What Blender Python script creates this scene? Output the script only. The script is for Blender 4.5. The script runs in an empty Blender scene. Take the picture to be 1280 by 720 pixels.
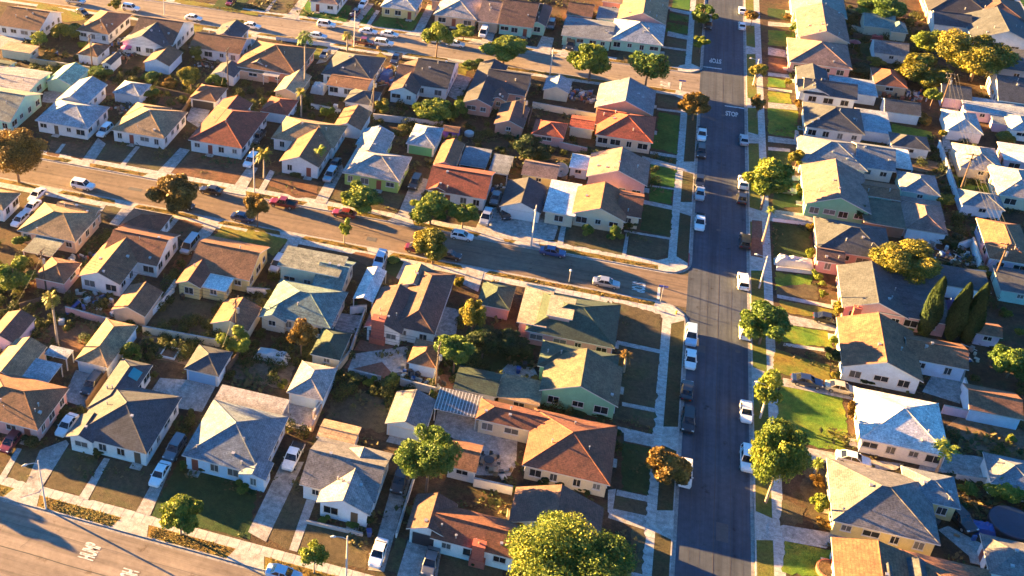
import bpy, math, random
from mathutils import Vector, Matrix
R = math.radians
SC = bpy.context.scene
C = SC.collection
SUN_EL, SUN_AZ = 8.1, 12.5      # sun low in the west, shadows run +X and slightly -Y

# ------------------------------------------------------------------ helpers
class MB:
    """collects polygons and links them as ONE mesh object"""
    def __init__(s): s.v=[]; s.f=[]; s.m=[]
    def poly(s, pts, mi=0):
        b=len(s.v); s.v.extend([tuple(p) for p in pts]); s.f.append(tuple(range(b,b+len(pts)))); s.m.append(mi)
    def box(s,x0,y0,z0,x1,y1,z1,mi=0):
        b=len(s.v)
        s.v.extend([(x0,y0,z0),(x1,y0,z0),(x1,y1,z0),(x0,y1,z0),(x0,y0,z1),(x1,y0,z1),(x1,y1,z1),(x0,y1,z1)])
        for q in ((0,3,2,1),(4,5,6,7),(0,1,5,4),(1,2,6,5),(2,3,7,6),(3,0,4,7)):
            s.f.append(tuple(b+i for i in q)); s.m.append(mi)
    def tube(s,pts,rs,n=8,mi=0,cap=True):
        pts=[Vector(p) for p in pts]
        if not hasattr(rs,'__len__'): rs=[rs]*len(pts)
        base=len(s.v)
        for i,p in enumerate(pts):
            d=(pts[min(i+1,len(pts)-1)]-pts[max(i-1,0)]).normalized()
            a=d.cross(Vector((0,0,1)) if abs(d.z)<.9 else Vector((1,0,0))).normalized(); c=d.cross(a)
            for k in range(n):
                t=2*math.pi*k/n
                s.v.append(tuple(p+a*math.cos(t)*rs[i]+c*math.sin(t)*rs[i]))
        for i in range(len(pts)-1):
            for k in range(n):
                s.f.append((base+i*n+k,base+i*n+(k+1)%n,base+(i+1)*n+(k+1)%n,base+(i+1)*n+k)); s.m.append(mi)
        if cap:
            s.f.append(tuple(base+k for k in range(n))[::-1]); s.m.append(mi)
            s.f.append(tuple(base+(len(pts)-1)*n+k for k in range(n))); s.m.append(mi)
    def mesh(s,name,mats,smooth=False):
        me=bpy.data.meshes.new(name); me.from_pydata(s.v,[],s.f)
        for m in (mats if isinstance(mats,(list,tuple)) else [mats]): me.materials.append(m)
        me.polygons.foreach_set('material_index',s.m)
        if smooth: me.polygons.foreach_set('use_smooth',[True]*len(s.f))
        me.update(); return me
    def build(s,name,mats,parent=None,loc=(0,0,0),rz=0,smooth=False):
        return link(name,s.mesh(name,mats,smooth),parent,loc,rz)
def link(name,data,parent=None,loc=(0,0,0),rz=0):
    o=bpy.data.objects.new(name,data); C.objects.link(o); o.location=loc
    if rz: o.rotation_euler=(0,0,rz)
    if parent is not None: o.parent=parent
    return o
def tag(o,label=None,cat=None,group=None,kind=None):
    if label: o['label']=label
    if cat: o['category']=cat
    if group: o['group']=group
    if kind: o['kind']=kind
    return o
def thing(name,label,cat,loc=(0,0,0),rz=0,group=None):
    return tag(link(name,None,None,loc,rz),label,cat,group)
def copy_tree(o,parent=None):
    c=o.copy(); C.objects.link(c)
    if parent is not None: c.parent=parent
    for ch in o.children: copy_tree(ch,c)
    return c
def convex(pts):
    """outline of points, anticlockwise seen from above"""
    P=sorted(set((round(x,4),round(y,4)) for x,y in pts))
    def half(P):
        h=[]
        for p in P:
            while len(h)>1 and (h[-1][0]-h[-2][0])*(p[1]-h[-2][1])-(h[-1][1]-h[-2][1])*(p[0]-h[-2][0])<=0: h.pop()
            h.append(p)
        return h
    a=half(P); b=half(P[::-1]); return a[:-1]+b[:-1]

# ------------------------------------------------------------------ materials
def newmat(name):
    m=bpy.data.materials.new(name); m.use_nodes=True
    return m,m.node_tree.nodes,m.node_tree.links,m.node_tree.nodes['Principled BSDF']
def noise(N,L,scale,detail=4,coord=None,rough=.6):
    n=N.new('ShaderNodeTexNoise'); n.inputs['Scale'].default_value=scale; n.inputs['Detail'].default_value=detail
    n.inputs['Roughness'].default_value=rough
    if coord is not None: L.new(coord,n.inputs['Vector'])
    return n
def ramp(N,L,src,stops):
    r=N.new('ShaderNodeValToRGB'); e=r.color_ramp.elements
    e[0].position,e[0].color=stops[0][0],(*stops[0][1],1); e[1].position,e[1].color=stops[-1][0],(*stops[-1][1],1)
    for p,c in stops[1:-1]:
        k=e.new(p); k.color=(*c,1)
    L.new(src,r.inputs['Fac']); return r
def mixc(N,L,fac,a,b,mode='MIX'):
    m=N.new('ShaderNodeMix'); m.data_type='RGBA'; m.blend_type=mode
    if hasattr(fac,'is_linked'): L.new(fac,m.inputs[0])
    else: m.inputs[0].default_value=fac
    for s,i in ((a,6),(b,7)):
        if hasattr(s,'is_linked'): L.new(s,m.inputs[i])
        else: m.inputs[i].default_value=(*s,1)
    return m.outputs[2]
def bump(N,L,B,src,strength=.3,dist=.05):
    b=N.new('ShaderNodeBump'); b.inputs['Strength'].default_value=strength; b.inputs['Distance'].default_value=dist
    L.new(src,b.inputs['Height']); L.new(b.outputs[0],B.inputs['Normal'])
def sc(c,k): return tuple(min(1,x*k) for x in c)
_M={}
def wpos(N):
    g=N.new('ShaderNodeNewGeometry'); return g.outputs['Position']
def plain(key,c,rough=.7,var=.12,scale=2.0,metal=0,bmp=0):
    if key in _M: return _M[key]
    m,N,L,B=newmat(key); p=wpos(N)
    n=noise(N,L,scale,5,p); r=ramp(N,L,n.outputs[0],[(.3,sc(c,1-var)),(.7,sc(c,1+var))])
    L.new(r.outputs[0],B.inputs['Base Color']); B.inputs['Roughness'].default_value=rough; B.inputs['Metallic'].default_value=metal
    if bmp: bump(N,L,B,n.outputs[0],bmp)
    _M[key]=m; return m
def roofmat(key,c,tile=False):
    k='roof '+key
    if k in _M: return _M[k]
    m,N,L,B=newmat(k)
    tc=N.new('ShaderNodeTexCoord'); p=tc.outputs['Object']; oi=N.new('ShaderNodeObjectInfo')
    off=N.new('ShaderNodeVectorMath'); off.operation='ADD'; sv=N.new('ShaderNodeVectorMath'); sv.operation='SCALE'
    cv=N.new('ShaderNodeCombineXYZ'); L.new(oi.outputs['Random'],cv.inputs[0]); L.new(oi.outputs['Random'],cv.inputs[1])
    L.new(cv.outputs[0],sv.inputs[0]); sv.inputs['Scale'].default_value=57
    L.new(p,off.inputs[0]); L.new(sv.outputs[0],off.inputs[1]); q=off.outputs[0]
    big=noise(N,L,.28,4,q,.7); mid=noise(N,L,1.1,5,q,.65); fine=noise(N,L,3.6,4,q,.85)
    a=ramp(N,L,big.outputs[0],[(.32,sc(c,.76)),(.5,c),(.68,sc(c,1.2))])
    b=ramp(N,L,mid.outputs[0],[(.32,(.70,.70,.71)),(.68,(1.26,1.23,1.2))])
    f=ramp(N,L,fine.outputs[0],[(.34,(.52,.52,.53)),(.66,(1.46,1.45,1.44))])
    x=mixc(N,L,1,a.outputs[0],b.outputs[0],'MULTIPLY'); x=mixc(N,L,1,x,f.outputs[0],'MULTIPLY')
    # courses follow the height of the slope
    sep=N.new('ShaderNodeSeparateXYZ'); L.new(p,sep.inputs[0])
    mu=N.new('ShaderNodeMath'); mu.operation='MULTIPLY'; L.new(sep.outputs[2],mu.inputs[0]); mu.inputs[1].default_value=7.0 if tile else 10.0
    fr=N.new('ShaderNodeMath'); fr.operation='FRACT'; L.new(mu.outputs[0],fr.inputs[0])
    cr=ramp(N,L,fr.outputs[0],[(0,(.62,.62,.62) if tile else (.66,.66,.66)),(.3,(1.08,1.08,1.08)),(1,(1.1,1.1,1.1) if tile else (1,1,1))])
    x=mixc(N,L,1,x,cr.outputs[0],'MULTIPLY')
    L.new(x,B.inputs['Base Color']); B.inputs['Roughness'].default_value=.85
    if tile:
        w=N.new('ShaderNodeTexWave'); w.inputs['Scale'].default_value=1.3; w.bands_direction='DIAGONAL'; L.new(p,w.inputs['Vector'])
        bump(N,L,B,w.outputs[0],.5,.06)
    else: bump(N,L,B,fine.outputs[0],.6,.07)
    _M[k]=m; return m
def wallmat(key,c):
    k='wall '+key
    if k in _M: return _M[k]
    m,N,L,B=newmat(k); p=wpos(N)
    n=noise(N,L,.8,5,p); f=noise(N,L,6,3,p)
    r=ramp(N,L,n.outputs[0],[(.25,sc(c,.86)),(.75,sc(c,1.08))])
    g=ramp(N,L,f.outputs[0],[(.3,(.9,.9,.9)),(.7,(1.06,1.06,1.06))])
    L.new(mixc(N,L,1,r.outputs[0],g.outputs[0],'MULTIPLY'),B.inputs['Base Color']); B.inputs['Roughness'].default_value=.8
    bump(N,L,B,f.outputs[0],.2,.02); _M[k]=m; return m
def ground_mat(key,cols,s1=.25,s2=1.6,s3=6.,bmp=.6,dist=.12,rough=.95):
    """cols: three colours blended by noises of three sizes"""
    if key in _M: return _M[key]
    m,N,L,B=newmat(key); p=wpos(N)
    a=noise(N,L,s1,4,p); b=noise(N,L,s2,5,p); f=noise(N,L,s3,4,p,.75)
    r1=ramp(N,L,a.outputs[0],[(.32,cols[0]),(.5,cols[1]),(.68,cols[2])])
    r2=ramp(N,L,b.outputs[0],[(.3,(.68,.68,.68)),(.7,(1.3,1.3,1.3))])
    r3=ramp(N,L,f.outputs[0],[(.3,(.6,.6,.6)),(.7,(1.4,1.4,1.4))])
    x=mixc(N,L,1,r1.outputs[0],r2.outputs[0],'MULTIPLY'); x=mixc(N,L,1,x,r3.outputs[0],'MULTIPLY')
    L.new(x,B.inputs['Base Color']); B.inputs['Roughness'].default_value=rough; B.inputs['Specular IOR Level'].default_value=.15
    if bmp: bump(N,L,B,f.outputs[0],bmp,dist)
    _M[key]=m; return m
def leafmat(key,c1,c2,c3,trans=.2):
    k='leaf '+key
    if k in _M: return _M[k]
    m,N,L,B=newmat(k)
    at=N.new('ShaderNodeAttribute'); at.attribute_name='tint'
    r=ramp(N,L,at.outputs['Fac'],[(0,c1),(.5,c2),(1,c3)])
    L.new(r.outputs[0],B.inputs['Base Color']); B.inputs['Roughness'].default_value=.6; B.inputs['Specular IOR Level'].default_value=.25
    t=N.new('ShaderNodeBsdfTranslucent'); L.new(r.outputs[0],t.inputs[0])
    mx=N.new('ShaderNodeMixShader'); mx.inputs[0].default_value=trans
    L.new(B.outputs[0],mx.inputs[1]); L.new(t.outputs[0],mx.inputs[2]); L.new(mx.outputs[0],N['Material Output'].inputs[0])
    _M[k]=m; return m
def glassmat():
    if 'glass' in _M: return _M['glass']
    m,N,L,B=newmat('window glass'); oi=N.new('ShaderNodeObjectInfo')
    r=ramp(N,L,oi.outputs['Random'],[(0,(.012,.014,.018)),(.6,(.03,.035,.04)),(1,(.16,.16,.15))])
    L.new(r.outputs[0],B.inputs['Base Color']); B.inputs['Roughness'].default_value=.12
    _M['glass']=m; return m
def paint(key,c,rough=.25,metal=0,coat=.6):
    k='paint '+key
    if k in _M: return _M[k]
    m,N,L,B=newmat(k); B.inputs['Base Color'].default_value=(*c,1); B.inputs['Roughness'].default_value=rough
    B.inputs['Metallic'].default_value=metal; B.inputs['Coat Weight'].default_value=coat
    n=noise(N,L,3,3,wpos(N)); r=ramp(N,L,n.outputs[0],[(.3,sc(c,.88)),(.7,sc(c,1.05))]); L.new(r.outputs[0],B.inputs['Base Color'])
    _M[k]=m; return m

WALLC=dict(white=(.72,.70,.66),cream=(.62,.54,.38),yellow=(.62,.50,.22),pink=(.58,.32,.29),salmon=(.60,.29,.20),lilac=(.55,.43,.52),
  paleblue=(.50,.62,.72),bluewhite=(.64,.70,.74),mint=(.38,.62,.46),lime=(.36,.50,.13),green=(.20,.45,.27),aqua=(.33,.55,.48),tan=(.50,.36,.22),
  peach=(.62,.42,.28),orangetan=(.60,.38,.22),red=(.45,.08,.05),grey=(.4,.4,.4),brown=(.2,.12,.08))
ROOFC=dict(brown=(.190,.088,.046),dkbrown=(.110,.058,.044),redbrown=(.165,.060,.034),tan=(.25,.165,.09),ltan=(.37,.25,.145),slate=(.050,.057,.066),
  black=(.040,.040,.046),grey=(.135,.133,.135),ltgrey=(.27,.255,.245),bluegrey=(.145,.165,.185),paleblue=(.27,.30,.32),white=(.58,.565,.53),
  green=(.036,.062,.042),olive=(.095,.088,.056),teal=(.115,.185,.175),mint=(.24,.38,.28),paleslate=(.125,.160,.190),deepred=(.225,.052,.028),terracotta=(.30,.062,.030),orange=(.40,.16,.05),
  pinkgrey=(.19,.125,.105),greygreen=(.17,.185,.15),cream=(.42,.33,.21))
def RM(k): return roofmat(k,ROOFC[k],k in('terracotta',))
def WM(k): return wallmat(k,WALLC[k])
TRIM=lambda: plain('trim white',(.56,.54,.50),.55,.12)
TRIMD=lambda: plain('trim dull',(.42,.38,.33),.6,.08)
CONC=lambda: ground_mat('concrete',[(.30,.28,.25),(.36,.335,.30),(.40,.375,.34)],.5,1.2,8,.15,.01,.85)
METAL=lambda: plain('galvanised metal',(.42,.42,.42),.45,.1,metal=.6)
DARKW=lambda: plain('weathered wood',(.10,.065,.045),.85,.25,3)

# ------------------------------------------------------------------ buildings
_winmesh={}
def winmeshes(w,h):
    k=(round(w,1),round(h,1))
    if k not in _winmesh:
        p=MB(); p.box(-w/2,-.03,0,w/2,.02,h)
        f=MB(); t=.075
        f.box(-w/2-t,-.06,-t,w/2+t,.02,-.002); f.box(-w/2-t,-.06,h+.002,w/2+t,.02,h+t)
        f.box(-w/2-t,-.06,0,-w/2-.002,.02,h); f.box(w/2+.002,-.06,0,w/2+t,.02,h)
        f.box(-w/2-t-.06,-.15,-t-.07,w/2+t+.06,.02,-t-.003)
        f.box(-.03,-.052,.001,.03,-.031,h-.001)
        _winmesh[k]=(p.mesh('window',glassmat()),f.mesh('frame',TRIM()))
    return _winmesh[k]
def rooftops(t,x0,y0,x1,y1,ze,pit):
    """top faces of one roof segment, anticlockwise from above; and its hip/ridge lines"""
    w,d=x1-x0,y1-y0
    if t=='gy':
        xm=(x0+x1)/2; zr=ze+pit*w/2
        return [[(x0,y0,ze),(xm,y0,zr),(xm,y1,zr),(x0,y1,ze)],[(xm,y0,zr),(x1,y0,ze),(x1,y1,ze),(xm,y1,zr)]],[((xm,y0,zr),(xm,y1,zr))]
    if t=='gx':
        ym=(y0+y1)/2; zr=ze+pit*d/2
        return [[(x0,y0,ze),(x1,y0,ze),(x1,ym,zr),(x0,ym,zr)],[(x0,ym,zr),(x1,ym,zr),(x1,y1,ze),(x0,y1,ze)]],[((x0,ym,zr),(x1,ym,zr))]
    if t=='hip':
        A,B_,C_,D=(x0,y0,ze),(x1,y0,ze),(x1,y1,ze),(x0,y1,ze)
        if w<=d-.05:
            h=w/2; xm=(x0+x1)/2; zr=ze+pit*h; P,Q=(xm,y0+h,zr),(xm,y1-h,zr)
            return [[A,B_,P],[B_,C_,Q,P],[C_,D,Q],[D,A,P,Q]],[(A,P),(B_,P),(C_,Q),(D,Q),(P,Q)]
        if d<=w-.05:
            h=d/2; ym=(y0+y1)/2; zr=ze+pit*h; P,Q=(x0+h,ym,zr),(x1-h,ym,zr)
            return [[A,B_,Q,P],[B_,C_,Q],[C_,D,P,Q],[D,A,P]],[(A,P),(B_,Q),(C_,Q),(D,P),(P,Q)]
        P=((x0+x1)/2,(y0+y1)/2,ze+pit*w/2)
        return [[A,B_,P],[B_,C_,P],[C_,D,P],[D,A,P]],[(A,P),(B_,P),(C_,P),(D,P)]
    if t=='shed':   # falls towards the viewer
        return [[(x0,y0,ze),(x1,y0,ze),(x1,y1,ze+pit*d),(x0,y1,ze+pit*d)]],[]
    return [[(x0,y0,ze),(x1,y0,ze),(x1,y1,ze+.05),(x0,y1,ze+.05)]],[]
def slab(mb,polys,t,mt,ms):
    """solid slab under the given top faces"""
    ed={}
    for P in polys:
        mb.poly(P,mt); mb.poly([(x,y,z-t) for x,y,z in P][::-1],ms)
        for i in range(len(P)):
            a,b=P[i],P[(i+1)%len(P)]
            k=(a,b)
            if (b,a) in ed: ed.pop((b,a))
            else: ed[k]=1
    for a,b in ed:
        mb.poly([a,(a[0],a[1],a[2]-t),(b[0],b[1],b[2]-t),b],ms)
def house(D,rng):
    segs=D['segs']; cx=(segs[0][2]+segs[0][4])/2; cy=(segs[0][3]+segs[0][5])/2
    root=thing(D['name'],D['label'],D['cat'],(cx,cy,0),0,D.get('group'))
    wall=MB(); roof=MB(); mats=[]; rects=[]
    TH=.16
    trim=TRIM() if D.get('trim',1) else TRIMD()
    for i,(t,rk,X0,Y0,X1,Y1,ze,pit,oh) in enumerate(segs):
        x0,y0,x1,y1=X0-cx,Y0-cy,X1-cx,Y1-cy; ze=ze+.012*i
        m=RM(rk)
        if m not in mats: mats.append(m)
        rects.append((x0+oh,y0+oh,x1-oh,y1-oh,ze,t,pit))
    if trim not in mats: mats.append(trim)
    ti=mats.index(trim)
    for i,(t,rk,X0,Y0,X1,Y1,ze,pit,oh) in enumerate(segs):
        x0,y0,x1,y1=X0-cx,Y0-cy,X1-cx,Y1-cy; ze=ze+.012*i; mi=mats.index(RM(rk))
        tops,ridges=rooftops(t,x0,y0,x1,y1,ze,pit)
        slab(roof,tops,TH,mi,ti)
        for a,b in ridges:      # ridge and hip caps
            a,b=Vector(a),Vector(b); d=(b-a)
            if d.length<.3: continue
            roof.tube([a+Vector((0,0,.0)),b+Vector((0,0,.0))],.085,5,mi)
        a0,b0,a1,b1=x0+oh,y0+oh,x1-oh,y1-oh
        slope=pit*oh if t in('gy','gx','hip') else 0
        zt=ze-TH+slope-.01
        if t=='gy':
            xm=(x0+x1)/2; zr=ze+pit*(x1-x0)/2-TH-.01
            F=[(a0,b0,0),(a1,b0,0),(a1,b0,zt),(xm,b0,zr),(a0,b0,zt)]
            wall.poly(F); wall.poly([(x,b1,z) for x,y,z in F][::-1])
            wall.poly([(a1,b0,0),(a1,b1,0),(a1,b1,zt),(a1,b0,zt)]); wall.poly([(a0,b1,0),(a0,b0,0),(a0,b0,zt),(a0,b1,zt)])
        elif t=='gx':
            ym=(y0+y1)/2; zr=ze+pit*(y1-y0)/2-TH-.01
            F=[(a1,b0,0),(a1,b1,0),(a1,b1,zt),(a1,ym,zr),(a1,b0,zt)]
            wall.poly(F); wall.poly([(a0,y,z) for x,y,z in F][::-1])
            wall.poly([(a0,b0,0),(a1,b0,0),(a1,b0,zt),(a0,b0,zt)]); wall.poly([(a1,b1,0),(a0,b1,0),(a0,b1,zt),(a1,b1,zt)])
        elif t=='shed':
            z2=ze-TH+pit*(y1-y0-oh)-.01; z1=ze-TH+pit*oh-.01
            wall.poly([(a0,b0,0),(a1,b0,0),(a1,b0,z1),(a0,b0,z1)]); wall.poly([(a1,b1,0),(a0,b1,0),(a0,b1,z2),(a1,b1,z2)])
            wall.poly([(a1,b0,0),(a1,b1,0),(a1,b1,z2),(a1,b0,z1)]); wall.poly([(a0,b1,0),(a0,b0,0),(a0,b0,z1),(a0,b1,z2)])
        else: wall.box(a0,b0,0,a1,b1,zt)
    wm=WM(D['wall'])
    wall.build('wall',wm,root)
    ro=roof.build('roof',mats,root)
    def covered(px,py,k):
        return any(j!=k and r[0]-.25<px<r[2]+.25 and r[1]-.25<py<r[3]+.25 for j,r in enumerate(rects))
    # vents on the roof
    for _ in range(D.get('vents',0)):
        k=rng.randrange(len(segs)); r=rects[k]; t=r[5]
        if t in('flat','shed'): continue
        px,py=rng.uniform(r[0]+.6,r[2]-.6),rng.uniform(r[1]+.3,r[1]+(r[3]-r[1])*.55)
        X0,Y0,X1,Y1=[segs[k][j]-(cx,cy)[j%2] for j in (2,3,4,5)]
        dx=min(px-X0,X1-px); dy=min(py-Y0,Y1-py); h=r[6]*(dx if t=='gy' else dy if t=='gx' else min(dx,dy))+r[4]
        v=MB(); s=rng.uniform(.06,.2)
        if s>.14: v.box(px-s,py-s,h-.1,px+s,py+s,h+.22); v.box(px-s-.05,py-s-.05,h+.222,px+s+.05,py+s+.05,h+.27)
        else: v.tube([(px,py,h-.1),(px,py,h+.5)],s*.8,7); v.tube([(px,py,h+.5),(px,py,h+.58)],s*1.3,7)
        v.build('roof_vent',METAL(),ro)
    # windows and doors
    gd=D.get('gd'); nd=0
    for k,(a0,b0,a1,b1,ze,t,pit) in enumerate(rects):
        if a1-a0<1.2 or b1-b0<1.2: continue
        faces=[('S',(a0+a1)/2,b0,a1-a0,0),('E',a1,(b0+b1)/2,b1-b0,math.pi/2),('N',(a0+a1)/2,b1,a1-a0,math.pi),('W',a0,(b0+b1)/2,b1-b0,-math.pi/2)]
        for nm,fx,fy,ln,rz in faces:
            ux,uy=math.cos(rz),math.sin(rz)
            if gd and k==0 and nm==gd[0]:
                w=min(ln-.7,4.9); dm=MB(); h=min(2.15,ze-.45)
                dm.box(-w/2,-.03,0,w/2,.02,h)
                for q in range(1,4): dm.box(-w/2+.05,-.045,h*q/4-.02,w/2-.05,-.031,h*q/4+.02)
                g=dm.build('garage_door',plain('door '+gd[1:],{'white':(.62,.62,.6),'blue':(.22,.42,.6),'green':(.10,.35,.17),'cream':(.55,.47,.33),'dark':(.03,.03,.035),'paleblue':(.42,.54,.62),'brown':(.15,.08,.05)}[gd[1:]],.5,.06),root,(fx,fy,0),rz)  # dark door colour paints the shade inside garages that stand open
                fr=MB(); fr.box(-w/2-.14,-.05,0,-w/2-.003,.02,h+.14); fr.box(w/2+.003,-.05,0,w/2+.14,.02,h+.14); fr.box(-w/2-.001,-.05,h+.003,w/2+.001,.02,h+.14); fr.build('frame',TRIM(),g)
                continue
            small=ln<3.2
            if D.get('plainwall') and not(nm in 'SE' and rng.random()<.35): continue
            n=max(1,int(ln/(2.6 if not D.get('plainwall') else 5)))
            doorat=rng.randrange(n) if (nm==(D.get('front') or ('W' if cx>30 else 'E' if (cx>-9 and cy>105) else 'N' if 130<cy<157 or 213<cy<240 else 'S')) and k==0 and not D.get('plainwall') and n>1) else -1
            for q in range(n):
                o=(q+.5)/n*ln-ln/2+rng.uniform(-.25,.25)
                px,py=fx+ux*o,fy+uy*o
                if covered(px+uy*.1,py-ux*.1,k): continue
                if q==doorat:
                    d=MB(); d.box(-.48,-.04,.15,.48,.02,2.15); d.box(-.3,-.055,1.3,.3,-.041,1.95)
                    do=d.build('door',plain('front door %d'%rng.randrange(3),[(.25,.06,.04),(.12,.08,.05),(.5,.5,.48)][rng.randrange(3)],.4,.05),root,(px,py,0),rz)
                    st=MB(); st.box(-.8,-1.1,0,.8,-.045,.15); st.build('step',CONC(),do)
                    continue
                w=rng.choice([.9,1.1,1.5,1.9]) if not small else .8
                w=min(w,ln/n-.5)
                if w<.45: continue
                h=rng.choice([.9,1.2,1.2]); z0=2.12-h
                if ze<2.5: h=.7; z0=1.2
                pm,fm=winmeshes(w,h)
                wo=link('window',pm,root,(px,py,z0),rz); link('frame',fm,wo)
    for c in D.get('chim',[]):
        X,Y,zt,col,w=c; ch=MB(); ch.box(-w/2,-w*.35,0,w/2,w*.35,zt); ch.box(-w/2-.08,-w*.35-.08,zt+.002,w/2+.08,w*.35+.08,zt+.14)
        if w>1: ch.box(-w/2-.25,-w*.42,0,w/2+.25,w*.32,1.3)
        chm={'brick':(.36,.09,.06),'white':(.6,.57,.53),'grey':(.35,.3,.27),'salmon':(.55,.27,.2)}[col]
        co=ch.build('chimney',plain('chimney '+col,chm,.85,.25,5,bmp=.3),ro,(X-cx,Y-cy,0))
        fl=MB(); fl.tube([(0,0,zt+.1),(0,0,zt+.42)],.14,8); fl.build('flue',plain('flue clay',(.3,.14,.09),.8),co)
    for X0,Y0,X1,Y1,z0,z1,col in D.get('panel',[]):
        pn=MB(); P=[(X0-cx,Y0-cy,z0),(X1-cx,Y0-cy,z1),(X1-cx,Y1-cy,z1),(X0-cx,Y1-cy,z0)]; slab(pn,[P],.1,0,0)
        pn.build('skylight',plain('teal panel',(.02,.24,.27),.35,.05),ro)
    return root
def cover(D,rng):
    """open roof on posts"""
    X0,Y0,X1,Y1=D['rect']; cx,cy=(X0+X1)/2,(Y0+Y1)/2; w,d=(X1-X0)/2,(Y1-Y0)/2; z=D['z']
    root=thing(D['name'],D['label'],D['cat'],(cx,cy,0),0,D.get('group'))
    r=MB(); t=D.get('type','flat')
    tops,_=rooftops(t,-w,-d,w,d,z,D.get('pit',.12)); slab(r,tops,.1,0,1)
    mk=D['roof']
    if D.get('ribs'):
        n=int(2*w/.45); dz=tops[0][2][2]-z
        for i in range(n+1):
            x=-w+2*w*i/n; x=max(-w+.05,min(w-.05,x))
            r.poly([(x-.05,-d,z+.004),(x+.05,-d,z+.004),(x+.05,d,z+dz+.004),(x-.05,d,z+dz+.004)][::1],1)
            r.box(x-.04,-d,z+.006,x+.04,-d+.1,z+.05,1)
    r.build('roof',[RM(mk) if mk in ROOFC else mk,TRIM()],root)
    for sx in(-1,1):
        for sy in(-1,1):
            p=MB(); hh=z-.11+(D.get('pit',.12)*(2*d-.15) if (t=='shed' and sy>0) else 0)
            p.box(-.07,-.07,0,.07,.07,hh); p.build('post',TRIM(),root,(sx*(w-.15),sy*(d-.15),0))
    return root

# ------------------------------------------------------------------ trees
def crown_mesh(name,seed,lobes,n,leaf,mat,core=.55,flat=1.0,up=.35):
    """leaf-sized faces spread through lobes; unit size (radius about 1)"""
    rng=random.Random(seed); verts=[]; faces=[]; tint=[]
    L=[]
    for i in range(lobes):
        a=rng.uniform(0,2*math.pi); rr=rng.uniform(.3,.84) if i else 0; z=rng.uniform(-.42,.62)*(1.15-rr*.5)
        L.append((Vector((math.cos(a)*rr,math.sin(a)*rr,z*flat)),(rng.uniform(.19,.40) if n<20000 else rng.uniform(.24,.44)) if i else .52,rng.uniform(-.3,.3)))
    W=[l[1]**2 for l in L]
    for _ in range(n):
        c,r,tb=rng.choices(L,W)[0]
        d=Vector((rng.gauss(0,1),rng.gauss(0,1),rng.gauss(0,1)+up)).normalized()
        rad=r*(core+(1-core)*rng.random()**.5)*(1+.16*math.sin(5*d.x+3*c.x*9)*math.sin(6*d.z+4*d.y))
        p=c+Vector((d.x*rad,d.y*rad,d.z*rad*flat))
        s=leaf*rng.uniform(.6,1.4)
        nrm=(d*.9+Vector((rng.gauss(0,.6),rng.gauss(0,.6),rng.gauss(0,.6)))).normalized()
        a=nrm.orthogonal().normalized(); b=nrm.cross(a); t=rng.uniform(0,6.28)
        u=a*math.cos(t)+b*math.sin(t); w=nrm.cross(u)
        k=len(verts); verts+= [tuple(p-u*s),tuple(p-w*s*.62+nrm*s*.15),tuple(p+u*s),tuple(p+w*s*.62-nrm*s*.1)]; faces.append((k,k+1,k+2,k+3))
        tint.append(min(1,max(0,.5+tb+rng.gauss(0,.2))))
    me=bpy.data.meshes.new(name); me.from_pydata(verts,[],faces); me.materials.append(mat)
    at=me.attributes.new('tint','FLOAT','FACE'); at.data.foreach_set('value',tint); me.update(); return me
def trunk_mesh(name,seed,mat,h=1.0,r=.06,limbs=5):
    rng=random.Random(seed); b=MB()
    b.tube([(0,0,0),(.02,.01,h*.3),(-.02,.03,h*.62),(.03,0,h*.95)],[r*1.25,r,r*.8,r*.35],7)
    for i in range(limbs):
        a=i*6.28/limbs+rng.uniform(-.4,.4); z0=h*rng.uniform(.38,.6); q=rng.uniform(.3,.55)
        b.tube([(0,0,z0),(math.cos(a)*q*.5,math.sin(a)*q*.5,z0+.16),(math.cos(a)*q,math.sin(a)*q,z0+rng.uniform(.3,.45))],[r*.6,r*.42,r*.15],5)
    return b.mesh(name,mat,True)
BARK=lambda: plain('bark',(.16,.11,.08),.9,.3,4,bmp=.4)
BARKL=lambda: plain('pale bark',(.30,.24,.18),.9,.25,4,bmp=.4)
LEAF=dict(
 green=((.030,.070,.012),(.075,.135,.020),(.16,.21,.035)),
 lime=((.065,.105,.014),(.135,.185,.022),(.25,.27,.04)),
 gold=((.06,.072,.012),(.15,.145,.018),(.36,.28,.04)),
 mid=((.038,.075,.012),(.105,.155,.018),(.29,.29,.036)),
 orange=((.065,.048,.012),(.15,.090,.018),(.31,.185,.038)),
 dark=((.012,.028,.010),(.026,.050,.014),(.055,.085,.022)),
 weed=((.03,.055,.014),(.09,.09,.03),(.16,.11,.045)),
 straw=((.14,.10,.03),(.24,.165,.045),(.20,.19,.05)))
_crowns={}
def crown_for(kind,col,size,seed):
    """size: S M L - how many leaves"""
    k=(kind,col,size,seed%5)
    if k in _crowns: return _crowns[k]
    n,leaf,lob={'S':(1800,.15,8),'M':(5500,.088,14),'L':(12000,.062,22),'X':(30000,.036,36),'XX':(70000,.0225,70)}[size]
    m=leafmat(col,*LEAF[col])
    if kind=='shrub': me=crown_mesh('crown',seed,max(5,lob-3),n,leaf,m,.6,.75,.5)
    elif kind=='sparse': me=crown_mesh('crown',seed,lob+4,int(n*.5),leaf*.95,m,.35,.9)
    else: me=crown_mesh('crown',seed,lob,n,leaf,m,.5,.82)
    _crowns[k]=me; return me
_trunks={}
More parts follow.
